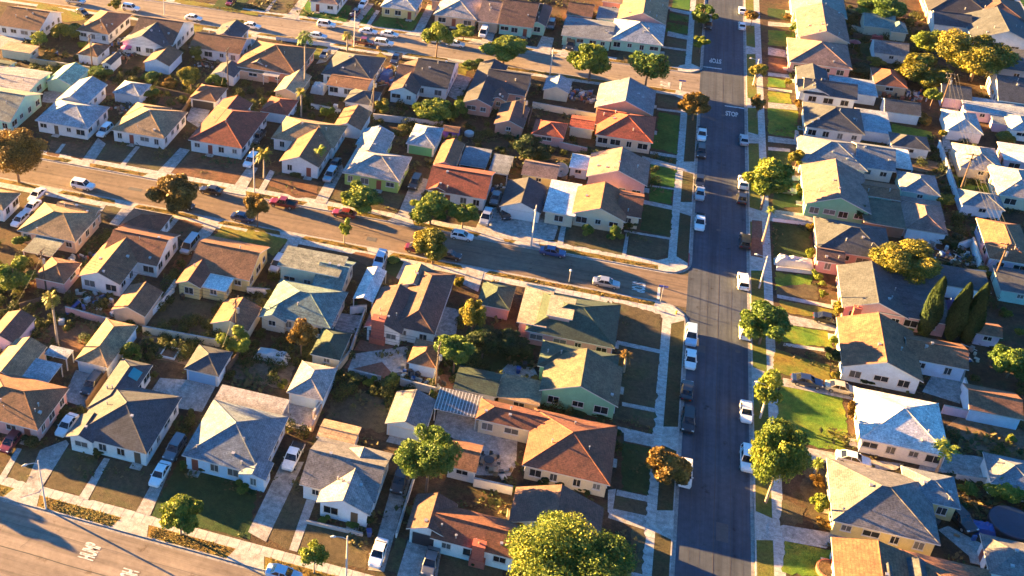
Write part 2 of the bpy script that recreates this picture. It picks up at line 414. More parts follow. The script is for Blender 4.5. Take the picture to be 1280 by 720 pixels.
def tree(D):
    """D: name,label,cat,x,y,h,r,kind,col,group"""
    x,y,h,r=D['x'],D['y'],D['h'],D['r']; k=D['kind']; seed=D['seed']; rng=random.Random(seed*7+3)
    grp=D.get('group') or('palms among the houses' if k in('palm','fan') else 'shrubs in the yards' if k=='shrub' else 'trees along the streets and in the yards')
    root=thing(D['name'],D['label'],D['cat'],(x,y,0),rng.uniform(0,6.28) if k not in('palm','fan') else 0,grp)
    if k in('palm','fan'): return palm(root,D,rng)
    if k=='cypress':
        t=MB(); t.tube([(0,0,0),(0,0,h*.5)],[.16,.08],7); t.build('trunk',BARK(),root)
        kk=('cyp',D['col'])
        if kk not in _crowns:
            v=[];f=[];ti=[]; g=random.Random(5)
            for i in range(9000):
                z=g.random()**.9; rr=(math.sin(min(1,z*1.6+.25)*1.57)*(1-z)**.55)*1.25*(.72+.28*g.random()**.5); a=g.uniform(0,6.28)
                rr*=1+.15*math.sin(a*3+z*9)
                p=Vector((math.cos(a)*rr,math.sin(a)*rr,z)); d=Vector((math.cos(a),math.sin(a),.1)); n=(d+Vector((g.gauss(0,.4),g.gauss(0,.4),g.gauss(0,.2)))).normalized()
                u=Vector((0,0,1)); w=n.cross(u).normalized(); b=len(v)
                v+=[tuple(p-w*.1),tuple(p-u*.012),tuple(p+w*.1),tuple(p+u*.028)]; f.append((b,b+1,b+2,b+3)); ti.append(min(1,max(0,g.gauss(.5,.25))))
            me=bpy.data.meshes.new('crown'); me.from_pydata(v,[],f); me.materials.append(leafmat(D['col'],*LEAF[D['col']])); at=me.attributes.new('tint','FLOAT','FACE'); at.data.foreach_set('value',ti); me.update(); _crowns[kk]=me
        c=link('crown',_crowns[kk],root,(0,0,.25)); c.scale=(r,r,h-.25); return root
    size=D.get('size') or ('S' if r<1.4 else 'M' if r<3.0 else 'L')
    me=crown_for(k,D['col'],size,seed)
    if k=='shrub':
        ch=h*.5; c=link('crown',me,root,(0,0,h*.46)); c.scale=(r*1.05,r*1.05*rng.uniform(.85,1.1),h*.62)
        t=MB(); t.tube([(0,0,0),(.05,0,h*.5)],[.06,.03],5); t.build('stem',BARK(),root); return root
    ckey=(seed%4,D.get('pale',0))
    if ckey not in _trunks: _trunks[ckey]=trunk_mesh('trunk',seed%4+11,BARKL() if D.get('pale') else BARK())
    crz=max(h*.40,min(r*1.0,h*.47)); cz=h-crz*.96
    c=link('crown',me,root,(0,0,cz)); c.scale=(r*1.08,r*1.08*rng.uniform(.9,1.1),crz)
    t=link('trunk',_trunks[ckey],root); t.scale=(max(1.6,r*.8),max(1.6,r*.8),h*.8)
    return root
def palm(root,D,rng):
    h,r=D['h'],D['r']; m=leafmat(D['col'],*LEAF[D['col']],.25)
    t=MB(); hh=h-r*.55; t.tube([(0,0,0),(.05,0,hh*.4),(0,.05,hh)],[.26,.19,.17],8); t.build('trunk',BARKL(),root)
    v=[];f=[];ti=[]
    nf=34 if D['kind']=='palm' else 46
    for i in range(nf):
        a=rng.uniform(0,6.28); e=rng.uniform(-.5,1.25); L=r*rng.uniform(.85,1.15); drop=rng.uniform(.5,.95)
        dx,dy=math.cos(a),math.sin(a); sx,sy=-dy,dx; S=7; tv=min(1,max(0,.5+.25*e-.1+rng.gauss(0,.15))); prev=None
        for s in range(S+1):
            q=s/S; out=L*q*math.cos(e*.8)*(1-.15*q); z=hh+L*q*math.sin(e*.9)-drop*L*q*q*.8
            wd=r*.16*math.sin(min(1,q*1.15+.12)*math.pi)**.7 if q<1 else .01
            if D['kind']=='fan': wd=r*.30*q**1.5 if q<.8 else r*.18*(1-q)*4
            c=Vector((dx*out,dy*out,z)); cur=(c+Vector((sx*wd,sy*wd,-wd*.5)),c,c+Vector((-sx*wd,-sy*wd,-wd*.5)))
            if prev:
                for j in(0,1):
                    # leaflets: leave gaps along the frond
                    b=len(v); v+=[tuple(prev[j]),tuple(prev[j+1]),tuple(prev[j+1].lerp(cur[j+1],.72)),tuple(prev[j].lerp(cur[j],.72))]; f.append((b,b+1,b+2,b+3)); ti.append(tv)
            prev=cur
    me=bpy.data.meshes.new('crown'); me.from_pydata(v,[],f); me.materials.append(m)
    at=me.attributes.new('tint','FLOAT','FACE'); at.data.foreach_set('value',ti); me.update(); link('crown',me,root); return root

# ------------------------------------------------------------------ vehicles (nose towards +X, 1:1 metres)
CARP=dict(white=(.78,.78,.76),silver=(.42,.44,.46),grey=(.16,.17,.18),black=(.015,.016,.018),blue=(.03,.07,.19),dkblue=(.02,.035,.09),red=(.17,.014,.014),paleblue=(.38,.52,.64),beige=(.5,.44,.34),maroon=(.16,.02,.03))
def loft(mb,secs,mi=0,close=True):
    n=len(secs[0]); b=len(mb.v)
    for s in secs: mb.v.extend(s)
    for i in range(len(secs)-1):
        for k in range(n):
            mb.f.append((b+i*n+k,b+(i+1)*n+k,b+(i+1)*n+(k+1)%n,b+i*n+(k+1)%n)); mb.m.append(mi)
    mb.f.append(tuple(b+k for k in range(n))); mb.m.append(mi); mb.f.append(tuple(b+(len(secs)-1)*n+k for k in range(n))[::-1]); mb.m.append(mi)
CARS=dict(  # lower body stations: x, half width, z bottom, z belt ; cabin: x rear-base, rear-top, front-top, front-base, top z
 sedan=([(-2.3,.72,.38,.82),(-2.15,.84,.28,.95),(-1.5,.88,.24,.97),(0,.89,.24,.93),(1.0,.88,.24,.90),(1.9,.84,.26,.80),(2.25,.70,.34,.66)],(-1.65,-.95,.25,1.05,1.42)),
 hatch=([(-2.0,.74,.38,.88),(-1.9,.84,.28,.98),(-1.3,.87,.24,.98),(0,.88,.24,.95),(.95,.87,.24,.92),(1.75,.83,.26,.80),(2.05,.70,.34,.66)],(-1.92,-1.45,.2,1.05,1.48)),
 suv=([(-2.3,.82,.45,1.0),(-2.2,.92,.36,1.12),(-1.5,.95,.32,1.12),(0,.95,.32,1.08),(1.1,.94,.32,1.06),(2.05,.90,.34,.98),(2.35,.78,.42,.80)],(-2.2,-1.95,.35,1.1,1.78)),
 van=([(-2.55,.88,.45,1.1),(-2.45,.97,.36,1.2),(-1.5,.99,.32,1.2),(0,.99,.32,1.16),(1.4,.97,.32,1.12),(2.2,.92,.34,1.0),(2.5,.78,.42,.84)],(-2.48,-2.35,1.0,1.75,2.0)),
 pickup=([(-2.7,.90,.50,1.02),(-2.6,.95,.42,1.08),(-1.5,.96,.38,1.08),(0,.96,.38,1.08),(1.1,.95,.38,1.06),(2.2,.92,.40,1.0),(2.6,.80,.46,.84)],(-.75,-.6,.55,1.2,1.78)))
_carproto={}
def car_proto(kind):
    if kind in _carproto: return _carproto[kind]
    st,(rb,rt,ft,fb,zt)=CARS[kind]
    body=MB(); secs=[]
    def belt(x):
        for a,b in zip(st,st[1:]):
            if a[0]<=x<=b[0]:
                q=(x-a[0])/(b[0]-a[0]); return a[3]+(b[3]-a[3])*q,a[1]+(b[1]-a[1])*q
        return st[-1][3],st[-1][1]
    for x,w,z0,z1 in st:
        zm=z0+(z1-z0)*.55
        secs.append([(x,-w*.92,z0),(x,-w,zm),(x,-w*.93,z1-.03),(x,-w*.8,z1),(x,w*.8,z1),(x,w*.93,z1-.03),(x,w,zm),(x,w*.92,z0)])
    loft(body,secs)
    wb=belt(0)[1]*.9; wt=wb*.80
    zb=lambda x: belt(x)[0]-.02
    glass=MB(); g=[]
    for x,z,w in ((rb,zb(rb),wb),(rt,zt-.04,wt),(ft,zt-.04,wt),(fb,zb(fb),wb)): g.append((x,z,w))
    Lf=[(x,-w,z) for x,z,w in g]; Rt=[(x,w,z) for x,z,w in g]
    glass.poly(Lf[::-1]); glass.poly(Rt)
    for i in range(3): glass.poly([Lf[i],Rt[i],Rt[i+1],Lf[i+1]][::-1])
    # roof panel and pillars in body colour
    e=.012
    body.box(rt-.12,-wt-e,zt-.05,ft+.1,wt+e,zt)
    def bar(a,b,r=.045): body.tube([a,b],r,4)
    for s in(-1,1):
        bar((rb,s*wb,zb(rb)),(rt,s*wt,zt-.03),.06); bar((fb,s*wb,zb(fb)),(ft,s*wt,zt-.03),.05)
        xm=(rt+ft)/2-.05; bar((xm,s*(wb+.004),zb(xm)),(xm,s*(wt+.004),zt-.03),.045)
        if kind in('suv','van','hatch'): xq=rt+.75; bar((xq,s*(wb+.004),zb(xq)),(xq,s*(wt+.004),zt-.03),.07)
        body.tube([(fb-.28,s*(wb+.02),zb(fb)+.08),(fb-.24,s*(wb+.2),zb(fb)+.1)],.06,5)
    parts=[('body',body,None),('window',glass,'glass')]
    if kind=='pickup':
        bed=MB(); bed.box(-2.5,-.78,1.083,-.86,.78,1.087); bed.box(-2.56,-.9,1.05,-2.5,.9,1.18); bed.box(-2.5,-.92,1.05,-.8,-.82,1.17); bed.box(-2.5,.82,1.05,-.8,.92,1.17)
        parts.append(('bed',bed,'dark'))
    res=[]
    blackm=plain('tyre rubber',(.02,.02,.02),.8,.1)
    for nm,mb,mm in parts:
        res.append((nm,mb.mesh('car '+nm,paint('white',CARP['white']) if mm is None else glass_car() if mm=='glass' else blackm,False),(0,0,0),None))
    wx=st[-1][0]*.63; w0=belt(0)[1]
    wh=MB(); wr=.36 if kind in('suv','van','pickup') else .31
    wh.tube([(0,-.11,0),(0,.11,0)],wr,14); rim=MB(); rim.tube([(0,-.125,0),(0,.125,0)],wr*.6,10)
    wm=wh.mesh('wheel',blackm); rm=rim.mesh('rim',plain('alloy',(.5,.5,.5),.35,.05,metal=.8))
    for sx in(-1,1):
        for sy in(-1,1): res.append(('wheel',wm,(sx*wx,sy*(w0-.1),wr),rm))
    xf,wf,zf=st[-2][0]+.13,st[-2][1],st[-2][3]-.12; xr,wr_,zr=st[0][0],st[0][1],st[0][3]-.1
    hl=MB(); hl.box(-.14,-.16,-.07,.11,.16,.06); hm=hl.mesh('headlight',plain('lamp lens',(.6,.6,.58),.15,.03))
    tl=MB(); tl.box(-.05,-.13,-.07,.1,.13,.08); tm=tl.mesh('tail_light',plain('red lens',(.35,.015,.015),.25,.05))
    for s in(-1,1):
        res.append(('headlight',hm,(xf,s*(wf-.22),zf),None)); res.append(('tail_light',tm,(xr,s*(wr_-.14),zr),None))
    _carproto[kind]=res; return res
def glass_car():
    if 'carglass' in _M: return _M['carglass']
    m,N,L,B=newmat('car glass'); B.inputs['Base Color'].default_value=(.012,.015,.02,1); B.inputs['Roughness'].default_value=.08; _M['carglass']=m
    n=noise(N,L,2,2,wpos(N)); r=ramp(N,L,n.outputs[0],[(.3,(.008,.01,.014)),(.7,(.02,.024,.03))]); L.new(r.outputs[0],B.inputs['Base Color']); return m
CARNAME=dict(sedan='sedan_car',hatch='hatchback_car',suv='suv_car',van='van',pickup='pickup_truck')
CARCAT=dict(sedan='car',hatch='car',suv='car',van='van',pickup='pickup truck')
def car(kind,col,x,y,ang,label,z=0):
    root=thing(CARNAME[kind],label,CARCAT[kind],(x,y,z),R(ang),'cars parked along streets and driveways')
    for nm,me,loc,sub in car_proto(kind):
        o=link(nm,me,root,loc)
        if nm=='body':
            o.material_slots[0].link='OBJECT'; o.material_slots[0].material=paint(col,CARP[col],.3,.5 if col in('silver','grey') else 0)
        if sub is not None: link('rim',sub,o)
    return root
# ------------------------------------------------------------------ what stands where (metres)
HOUSES=[
{'name': 'house', 'label': 'brown hip-roofed house cut by the lower left edge, beside a concrete drive', 'cat': 'house', 'wall': 'pink', 'segs': [('hip', 'brown', -83.79, 98.13, -71.03, 107.45, 2.85, 0.42, 0.45)], 'vents': 5},
{'name': 'garage', 'label': 'tan gabled back building between two flat grey patio covers and an orange fence', 'cat': 'garage', 'wall': 'peach', 'segs': [('gy', 'tan', -84.89, 106.71, -79.15, 115.25, 2.35, 0.42, 0.3)], 'plainwall': 1},
{'name': 'house', 'label': 'dark slate house with a long rear wing and a teal roof panel', 'cat': 'house', 'wall': 'white', 'segs': [('hip', 'slate', -66.19, 98.85, -54.57, 110.84, 2.85, 0.42, 0.45), ('hip', 'slate', -66.61, 104.43, -61.51, 115.98, 2.85, 0.42, 0.45), ('gy', 'slate', -66.77, 98.34, -62.51, 103.1, 2.84, 0.42, 0.45)], 'vents': 5, 'panel': [(-63.5, 111.6, -62.1, 113.6, 3.83, 3.24, 'teal')]},
{'name': 'garage', 'label': 'slate blue hip-roofed garage with a blue door behind the dark slate house', 'cat': 'garage', 'wall': 'bluewhite', 'segs': [('hip', 'slate', -57.02, 117.22, -51.37, 123.16, 2.35, 0.42, 0.3)], 'plainwall': 1, 'gd': 'Sblue'},
{'name': 'house', 'label': 'blue-grey hip-roofed house with pale blue walls beside a dark green front lawn', 'cat': 'house', 'wall': 'paleblue', 'segs': [('hip', 'paleslate', -49.99, 100.19, -38.44, 111.93, 2.85, 0.42, 0.45), ('gy', 'paleslate', -41.41, 99.49, -37.51, 102.9, 2.8, 0.3, 0.45)], 'vents': 5},
{'name': 'garage', 'label': 'light grey hip-roofed garage with pale blue walls between two dirt back yards', 'cat': 'garage', 'wall': 'paleblue', 'segs': [('hip', 'ltgrey', -40.63, 117.23, -35.0, 124.64, 2.35, 0.42, 0.3)], 'plainwall': 1, 'gd': 'Spaleblue'},
{'name': 'house', 'label': 'pale gabled house with white flowers under its two front windows', 'cat': 'house', 'wall': 'bluewhite', 'segs': [('gy', 'ltgrey', -30.0, 98.07, -22.78, 108.15, 2.85, 0.42, 0.45), ('gx', 'grey', -33.06, 100.26, -22.6, 109.66, 2.85, 0.42, 0.45)], 'vents': 5},
{'name': 'shed', 'label': 'small tan shed behind the pale gabled house, edging a dirt yard', 'cat': 'shed', 'wall': 'tan', 'segs': [('gx', 'ltan', -33.72, 109.82, -28.19, 113.72, 2.35, 0.15, 0.3)], 'plainwall': 1},
{'name': 'garage', 'label': 'pale blue garage with a tan and grey gable roof above the big round tree', 'cat': 'garage', 'wall': 'paleblue', 'segs': [('gy', 'grey', -25.27, 115.52, -19.37, 122.58, 2.35, 0.42, 0.3)], 'plainwall': 1, 'gd': 'Spaleblue'},
{'name': 'house', 'label': 'long brown ranch house with an open dark garage in its white front gable', 'cat': 'house', 'wall': 'white', 'segs': [('gy', 'dkbrown', -17.81, 97.52, -12.35, 103.61, 2.85, 0.42, 0.45), ('gx', 'redbrown', -14.59, 96.99, -3.76, 103.0, 2.85, 0.42, 0.45), ('gy', 'dkbrown', -5.64, 102.65, 5.78, 108.93, 2.85, 0.42, 0.45)], 'chim': [(-8.44, 97.27, 3.7, 'brick', 1.5)], 'vents': 5, 'gd': 'Sdark'},
{'name': 'house', 'label': 'large brown hip-roofed corner house on the avenue, its long rear wing round a courtyard', 'cat': 'house', 'wall': 'cream', 'segs': [('hip', 'redbrown', -5.49, 113.14, 6.19, 124.82, 2.85, 0.42, 0.45), ('hip', 'redbrown', -13.13, 119.93, 5.88, 124.41, 2.9, 0.42, 0.45)], 'vents': 6},
{'name': 'garage', 'label': 'dark green shingled garage above the corrugated grey patio roof', 'cat': 'garage', 'wall': 'bluewhite', 'segs': [('gx', 'green', -17.57, 125.9, -11.13, 131.26, 2.35, 0.3, 0.3)], 'plainwall': 1},
{'name': 'garage', 'label': 'flat tan roofed garage between the dark green garage and the green gabled house', 'cat': 'garage', 'wall': 'tan', 'segs': [('flat', 'tan', -11.15, 126.07, -4.88, 131.51, 2.35, 0.0, 0.3)], 'plainwall': 1, 'trim': 0},
{'name': 'garage', 'label': 'brown garage with a white front behind the big round tree', 'cat': 'garage', 'wall': 'white', 'segs': [('gx', 'brown', -15.38, 110.22, -11.15, 115.64, 2.35, 0.42, 0.3)], 'plainwall': 1},
{'name': 'house', 'label': 'green-walled gabled house with four front windows facing the shaded avenue', 'cat': 'house', 'wall': 'green', 'segs': [('gy', 'olive', -5.38, 128.58, 5.91, 137.47, 3.1, 0.42, 0.45), ('hip', 'green', -6.43, 134.06, 5.15, 140.41, 3.0, 0.42, 0.45)], 'vents': 5},
{'name': 'house', 'label': 'dark green hip-roofed corner house with pink walls and flat tan roof sections', 'cat': 'house', 'wall': 'pink', 'segs': [('hip', 'green', -9.45, 142.02, 4.34, 153.42, 2.85, 0.42, 0.45), ('flat', 'cream', -11.0, 143.03, -6.34, 153.59, 3.4, 0.0, 0.45), ('flat', 'cream', -6.68, 144.3, -2.63, 149.82, 4.9, 0.0, 0.45)], 'vents': 5},
{'name': 'garage', 'label': 'small dark green hip-roofed garage with pink walls by the middle cross street', 'cat': 'garage', 'wall': 'pink', 'segs': [('hip', 'green', -18.03, 147.0, -12.62, 153.72, 2.35, 0.42, 0.3)], 'plainwall': 1},
{'name': 'house', 'label': 'white-walled house with an orange-lit roof at the left edge below the parked white cars', 'cat': 'house', 'wall': 'white', 'segs': [('hip', 'tan', -114.7, 146.35, -105.57, 152.72, 2.85, 0.42, 0.45)], 'vents': 5},
{'name': 'house', 'label': 'tan hip-roofed house with a grey patio cover behind, near the left edge', 'cat': 'house', 'wall': 'peach', 'segs': [('hip', 'tan', -99.78, 141.42, -88.12, 151.23, 2.85, 0.42, 0.45), ('gx', 'tan', -96.85, 149.16, -88.48, 152.87, 2.8, 0.42, 0.45)], 'vents': 5},
{'name': 'garage', 'label': 'small brown hip-roofed garage with pinkish walls beside a yellow-green tree', 'cat': 'garage', 'wall': 'pink', 'segs': [('hip', 'brown', -90.38, 130.45, -84.49, 136.83, 2.35, 0.42, 0.3)], 'plainwall': 1},
{'name': 'garage', 'label': 'long dark gabled garage with lilac walls at the left edge', 'cat': 'garage', 'wall': 'lilac', 'segs': [('gy', 'dkbrown', -89.47, 114.17, -84.36, 120.94, 2.35, 0.42, 0.3)], 'plainwall': 1, 'trim': 0},
{'name': 'house', 'label': 'white cross-gabled house with brown roofs and an orange-lit slope', 'cat': 'house', 'wall': 'white', 'segs': [('gy', 'brown', -83.12, 132.56, -75.12, 145.17, 2.85, 0.42, 0.45), ('gx', 'redbrown', -82.0, 139.34, -71.5, 149.42, 2.85, 0.42, 0.45), ('hip', 'redbrown', -83.26, 148.32, -75.52, 154.87, 2.7, 0.42, 0.45)], 'vents': 6},
{'name': 'garage', 'label': 'peach garage with a brown gable behind the white cross-gabled house', 'cat': 'garage', 'wall': 'peach', 'segs': [('gy', 'brown', -73.92, 126.71, -67.89, 133.82, 2.35, 0.42, 0.3)], 'plainwall': 1},
{'name': 'garage', 'label': 'tan hip-roofed garage with pale blue front above two parked dark cars', 'cat': 'garage', 'wall': 'bluewhite', 'segs': [('hip', 'tan', -73.6, 113.76, -68.02, 124.39, 2.35, 0.42, 0.3)], 'plainwall': 1, 'gd': 'Swhite'},
{'name': 'house', 'label': 'yellow-walled brown gabled house with a white glazed sunroom behind', 'cat': 'house', 'wall': 'yellow', 'segs': [('gx', 'brown', -66.31, 140.45, -55.13, 150.88, 2.85, 0.42, 0.45), ('gy', 'redbrown', -66.66, 135.99, -62.1, 146.99, 2.85, 0.42, 0.45), ('flat', 'white', -62.73, 136.71, -57.9, 140.78, 2.6, 0.0, 0.45)], 'vents': 5},
{'name': 'garage', 'label': 'cream garage with a brown gable roof facing the bare dirt yard', 'cat': 'garage', 'wall': 'cream', 'segs': [('gy', 'brown', -57.35, 128.57, -50.9, 134.98, 2.35, 0.42, 0.3)], 'plainwall': 1},
{'name': 'house', 'label': 'teal-roofed house with a taller grey-roofed rear section and cream walls', 'cat': 'house', 'wall': 'cream', 'segs': [('hip', 'teal', -50.35, 132.78, -38.6, 142.76, 2.85, 0.42, 0.45), ('shed', 'greygreen', -51.55, 144.24, -40.73, 149.99, 4.3, 0.05, 0.45), ('gy', 'teal', -50.5, 132.09, -45.79, 136.59, 2.7, 0.42, 0.45), ('gx', 'teal', -44.86, 142.47, -39.67, 151.24, 2.8, 0.42, 0.45)], 'vents': 5},
{'name': 'garage', 'label': 'small dark green hip-roofed garage beside sparse orange shrubs', 'cat': 'garage', 'wall': 'cream', 'segs': [('hip', 'green', -39.97, 126.47, -35.19, 133.32, 2.35, 0.42, 0.3)], 'plainwall': 1},
{'name': 'house', 'label': 'wide dark brown house with a tall red brick chimney on its back gable', 'cat': 'house', 'wall': 'white', 'segs': [('gy', 'dkbrown', -33.75, 134.86, -27.61, 145.88, 2.85, 0.42, 0.45), ('hip', 'dkbrown', -29.55, 136.39, -22.72, 152.96, 2.9, 0.42, 0.45), ('gy', 'tan', -31.39, 147.26, -26.19, 153.13, 2.7, 0.42, 0.45)], 'chim': [(-31.52, 135.46, 4.6, 'brick', 2.0)], 'vents': 7},
{'name': 'garage', 'label': 'small white garage with an orange-lit hip roof beside a tall brown utility pole', 'cat': 'garage', 'wall': 'bluewhite', 'segs': [('hip', 'brown', -25.37, 129.29, -20.78, 135.33, 2.35, 0.42, 0.3)], 'plainwall': 1},
{'name': 'house', 'label': 'mint-walled house with a grey-tan roof above the big orange-brown tree', 'cat': 'house', 'wall': 'mint', 'segs': [('gx', 'greygreen', -136.58, 176.49, -122.06, 190.34, 2.85, 0.42, 0.45)], 'vents': 5},
{'name': 'house', 'label': 'flat pale-roofed mint rear wing at the upper left edge', 'cat': 'house', 'wall': 'mint', 'segs': [('gx', 'ltgrey', -138.25, 189.28, -125.37, 200.43, 2.9, 0.12, 0.45)], 'vents': 5},
{'name': 'garage', 'label': 'mint green gabled garage behind the pale cross-gabled house', 'cat': 'garage', 'wall': 'mint', 'segs': [('gy', 'mint', -125.17, 196.67, -118.65, 205.32, 2.35, 0.42, 0.3)], 'plainwall': 1},
{'name': 'house', 'label': 'pale grey cross-gabled house with white walls and a pale car beside it', 'cat': 'house', 'wall': 'white', 'segs': [('hip', 'paleblue', -117.62, 178.94, -105.31, 189.33, 2.85, 0.42, 0.45), ('gy', 'paleblue', -117.73, 188.28, -110.47, 198.59, 3.0, 0.42, 0.45)], 'vents': 5},
{'name': 'garage', 'label': 'pale grey hip-roofed garage behind the pale cross-gabled house', 'cat': 'garage', 'wall': 'white', 'segs': [('hip', 'paleblue', -108.39, 196.58, -101.78, 202.84, 2.35, 0.42, 0.3)], 'plainwall': 1, 'gd': 'Swhite'},
{'name': 'house', 'label': 'tan hip-roofed house with white walls between the pale grey and red-brown houses', 'cat': 'house', 'wall': 'white', 'segs': [('hip', 'tan', -100.71, 180.31, -88.54, 192.53, 2.85, 0.42, 0.45), ('hip', 'tan', -100.62, 186.51, -92.46, 193.04, 2.9, 0.42, 0.45)], 'vents': 5},
{'name': 'house', 'label': 'red-brown hip-roofed house with white walls above a wide bare front yard', 'cat': 'house', 'wall': 'white', 'segs': [('hip', 'deepred', -83.84, 181.51, -71.98, 197.44, 2.85, 0.42, 0.45), ('gy', 'deepred', -83.62, 187.14, -76.76, 200.51, 2.9, 0.42, 0.45)], 'vents': 5},
{'name': 'garage', 'label': 'brown hip-roofed open garage between the tan and red-brown houses', 'cat': 'garage', 'wall': 'white', 'segs': [('hip', 'brown', -91.29, 199.46, -84.97, 206.67, 2.35, 0.42, 0.3)], 'plainwall': 1, 'gd': 'Sdark'},
{'name': 'house', 'label': 'white-fronted brown gabled house flanked by yellow palms', 'cat': 'house', 'wall': 'white', 'segs': [('gy', 'brown', -63.41, 179.29, -55.12, 192.58, 2.85, 0.42, 0.45), ('hip', 'tan', -68.04, 187.59, -54.61, 197.41, 2.8, 0.42, 0.45)], 'vents': 5},
{'name': 'garage', 'label': 'small red-brown hip-roofed garage left of the yellow palm shrub', 'cat': 'garage', 'wall': 'bluewhite', 'segs': [('hip', 'deepred', -74.49, 198.7, -68.22, 205.98, 2.35, 0.42, 0.3)], 'plainwall': 1},
{'name': 'garage', 'label': 'white gabled garage with a brown roof in front of a taller brown pole', 'cat': 'garage', 'wall': 'white', 'segs': [('gy', 'brown', -57.73, 197.22, -51.62, 205.85, 2.35, 0.42, 0.3)], 'plainwall': 1},
{'name': 'house', 'label': 'lime green house with a pale grey hip roof behind a yellow-green street tree', 'cat': 'house', 'wall': 'lime', 'segs': [('hip', 'ltgrey', -50.4, 179.05, -38.9, 189.12, 2.85, 0.42, 0.45), ('gy', 'ltgrey', -50.27, 187.08, -44.29, 196.79, 2.8, 0.42, 0.45)], 'vents': 5},
{'name': 'garage', 'label': 'small pale grey gabled garage behind the lime green house', 'cat': 'garage', 'wall': 'white', 'segs': [('gy', 'paleblue', -51.2, 191.36, -44.9, 198.38, 2.35, 0.42, 0.3)], 'plainwall': 1},
{'name': 'garage', 'label': 'garage with a bright green door and pale roof beside the red-brown house', 'cat': 'garage', 'wall': 'white', 'segs': [('hip', 'paleblue', -41.55, 194.95, -35.51, 203.69, 2.35, 0.42, 0.3)], 'plainwall': 1, 'gd': 'Sgreen'},
{'name': 'house', 'label': 'red-brown house with a small orange-lit front gable behind two dense street trees', 'cat': 'house', 'wall': 'white', 'segs': [('gx', 'deepred', -33.7, 178.14, -22.15, 188.59, 2.85, 0.42, 0.45), ('gy', 'deepred', -33.67, 178.33, -29.38, 185.81, 2.75, 0.42, 0.45), ('gy', 'brown', -34.37, 187.74, -29.96, 197.69, 2.8, 0.42, 0.45)], 'vents': 5},
{'name': 'house', 'label': 'white corner house with bright orange and dark roof slopes facing the middle cross street', 'cat': 'house', 'wall': 'cream', 'segs': [('gy', 'brown', -6.48, 178.57, 3.19, 188.3, 2.85, 0.42, 0.45), ('gx', 'redbrown', 1.26, 180.88, 5.72, 189.75, 2.8, 0.42, 0.45), ('flat', 'white', -11.54, 177.66, -5.69, 189.34, 2.8, 0.0, 0.45)], 'chim': [(-2.92, 192.46, 4.2, 'salmon', 0.7)], 'vents': 6},
{'name': 'garage', 'label': 'dark gabled garage with a long white front beside the white corner house', 'cat': 'garage', 'wall': 'white', 'segs': [('gy', 'black', -19.5, 177.38, -11.81, 187.0, 2.35, 0.42, 0.3)], 'plainwall': 1, 'gd': 'Swhite'},
{'name': 'house', 'label': 'tall pink gabled house with four front windows facing the shaded avenue', 'cat': 'house', 'wall': 'pink', 'segs': [('gy', 'pinkgrey', -5.31, 191.11, 6.03, 200.56, 3.7, 0.42, 0.45)], 'vents': 5},
{'name': 'shed', 'label': 'little white flat-roofed cottage joined to the left of the tall pink house', 'cat': 'shed', 'wall': 'paleblue', 'segs': [('flat', 'white', -8.93, 195.86, -5.07, 201.63, 2.35, 0.0, 0.3)], 'plainwall': 1},
{'name': 'garage', 'label': 'long brown-roofed yellow shed beside a satellite dish', 'cat': 'garage', 'wall': 'yellow', 'segs': [('gx', 'pinkgrey', -17.46, 190.29, -10.62, 196.44, 2.35, 0.42, 0.3)], 'plainwall': 1, 'trim': 0},
{'name': 'house', 'label': 'red tiled hip-roofed house with cream walls facing the shaded avenue', 'cat': 'house', 'wall': 'cream', 'segs': [('hip', 'terracotta', -5.4, 210.0, 6.14, 221.79, 2.85, 0.42, 0.45), ('gx', 'terracotta', -5.93, 214.61, 0.08, 222.23, 2.8, 0.42, 0.45)], 'vents': 5},
{'name': 'garage', 'label': 'small red tiled hip-roofed garage with pink walls', 'cat': 'garage', 'wall': 'pink', 'segs': [('hip', 'terracotta', -17.91, 207.11, -11.26, 213.88, 2.35, 0.42, 0.3)], 'plainwall': 1},
{'name': 'shed', 'label': 'cream cottage with a low red tiled roof between the two red tiled hip roofs', 'cat': 'shed', 'wall': 'cream', 'segs': [('gx', 'terracotta', -10.92, 212.71, -5.82, 218.24, 2.35, 0.2, 0.3)], 'plainwall': 1},
{'name': 'house', 'label': 'tan and blue gabled corner house beside the avenue and the far cross street', 'cat': 'house', 'wall': 'orangetan', 'segs': [('gy', 'bluegrey', -6.73, 222.01, 5.42, 233.84, 2.95, 0.42, 0.45)], 'vents': 5},
{'name': 'garage', 'label': 'cream garage with a small blue and cream gable roof', 'cat': 'garage', 'wall': 'cream', 'segs': [('gy', 'paleblue', -18.5, 228.02, -12.73, 234.46, 2.35, 0.42, 0.3)], 'plainwall': 1},
{'name': 'house', 'label': 'salmon pink gabled house with a dark roof and white chimney', 'cat': 'house', 'wall': 'salmon', 'segs': [('gy', 'black', -34.06, 215.41, -27.62, 236.56, 2.85, 0.42, 0.45), ('gx', 'black', -30.82, 222.67, -21.42, 234.24, 2.9, 0.42, 0.45), ('gy', 'dkbrown', -28.93, 219.07, -25.09, 227.41, 2.7, 0.42, 0.45)], 'chim': [(-26.46, 225.71, 3.9, 'white', 0.8)], 'vents': 5},
{'name': 'garage', 'label': 'brown gabled garage with salmon walls below the salmon pink house', 'cat': 'garage', 'wall': 'salmon', 'segs': [('gy', 'dkbrown', -26.03, 208.91, -19.86, 218.39, 2.35, 0.42, 0.3)], 'plainwall': 1},
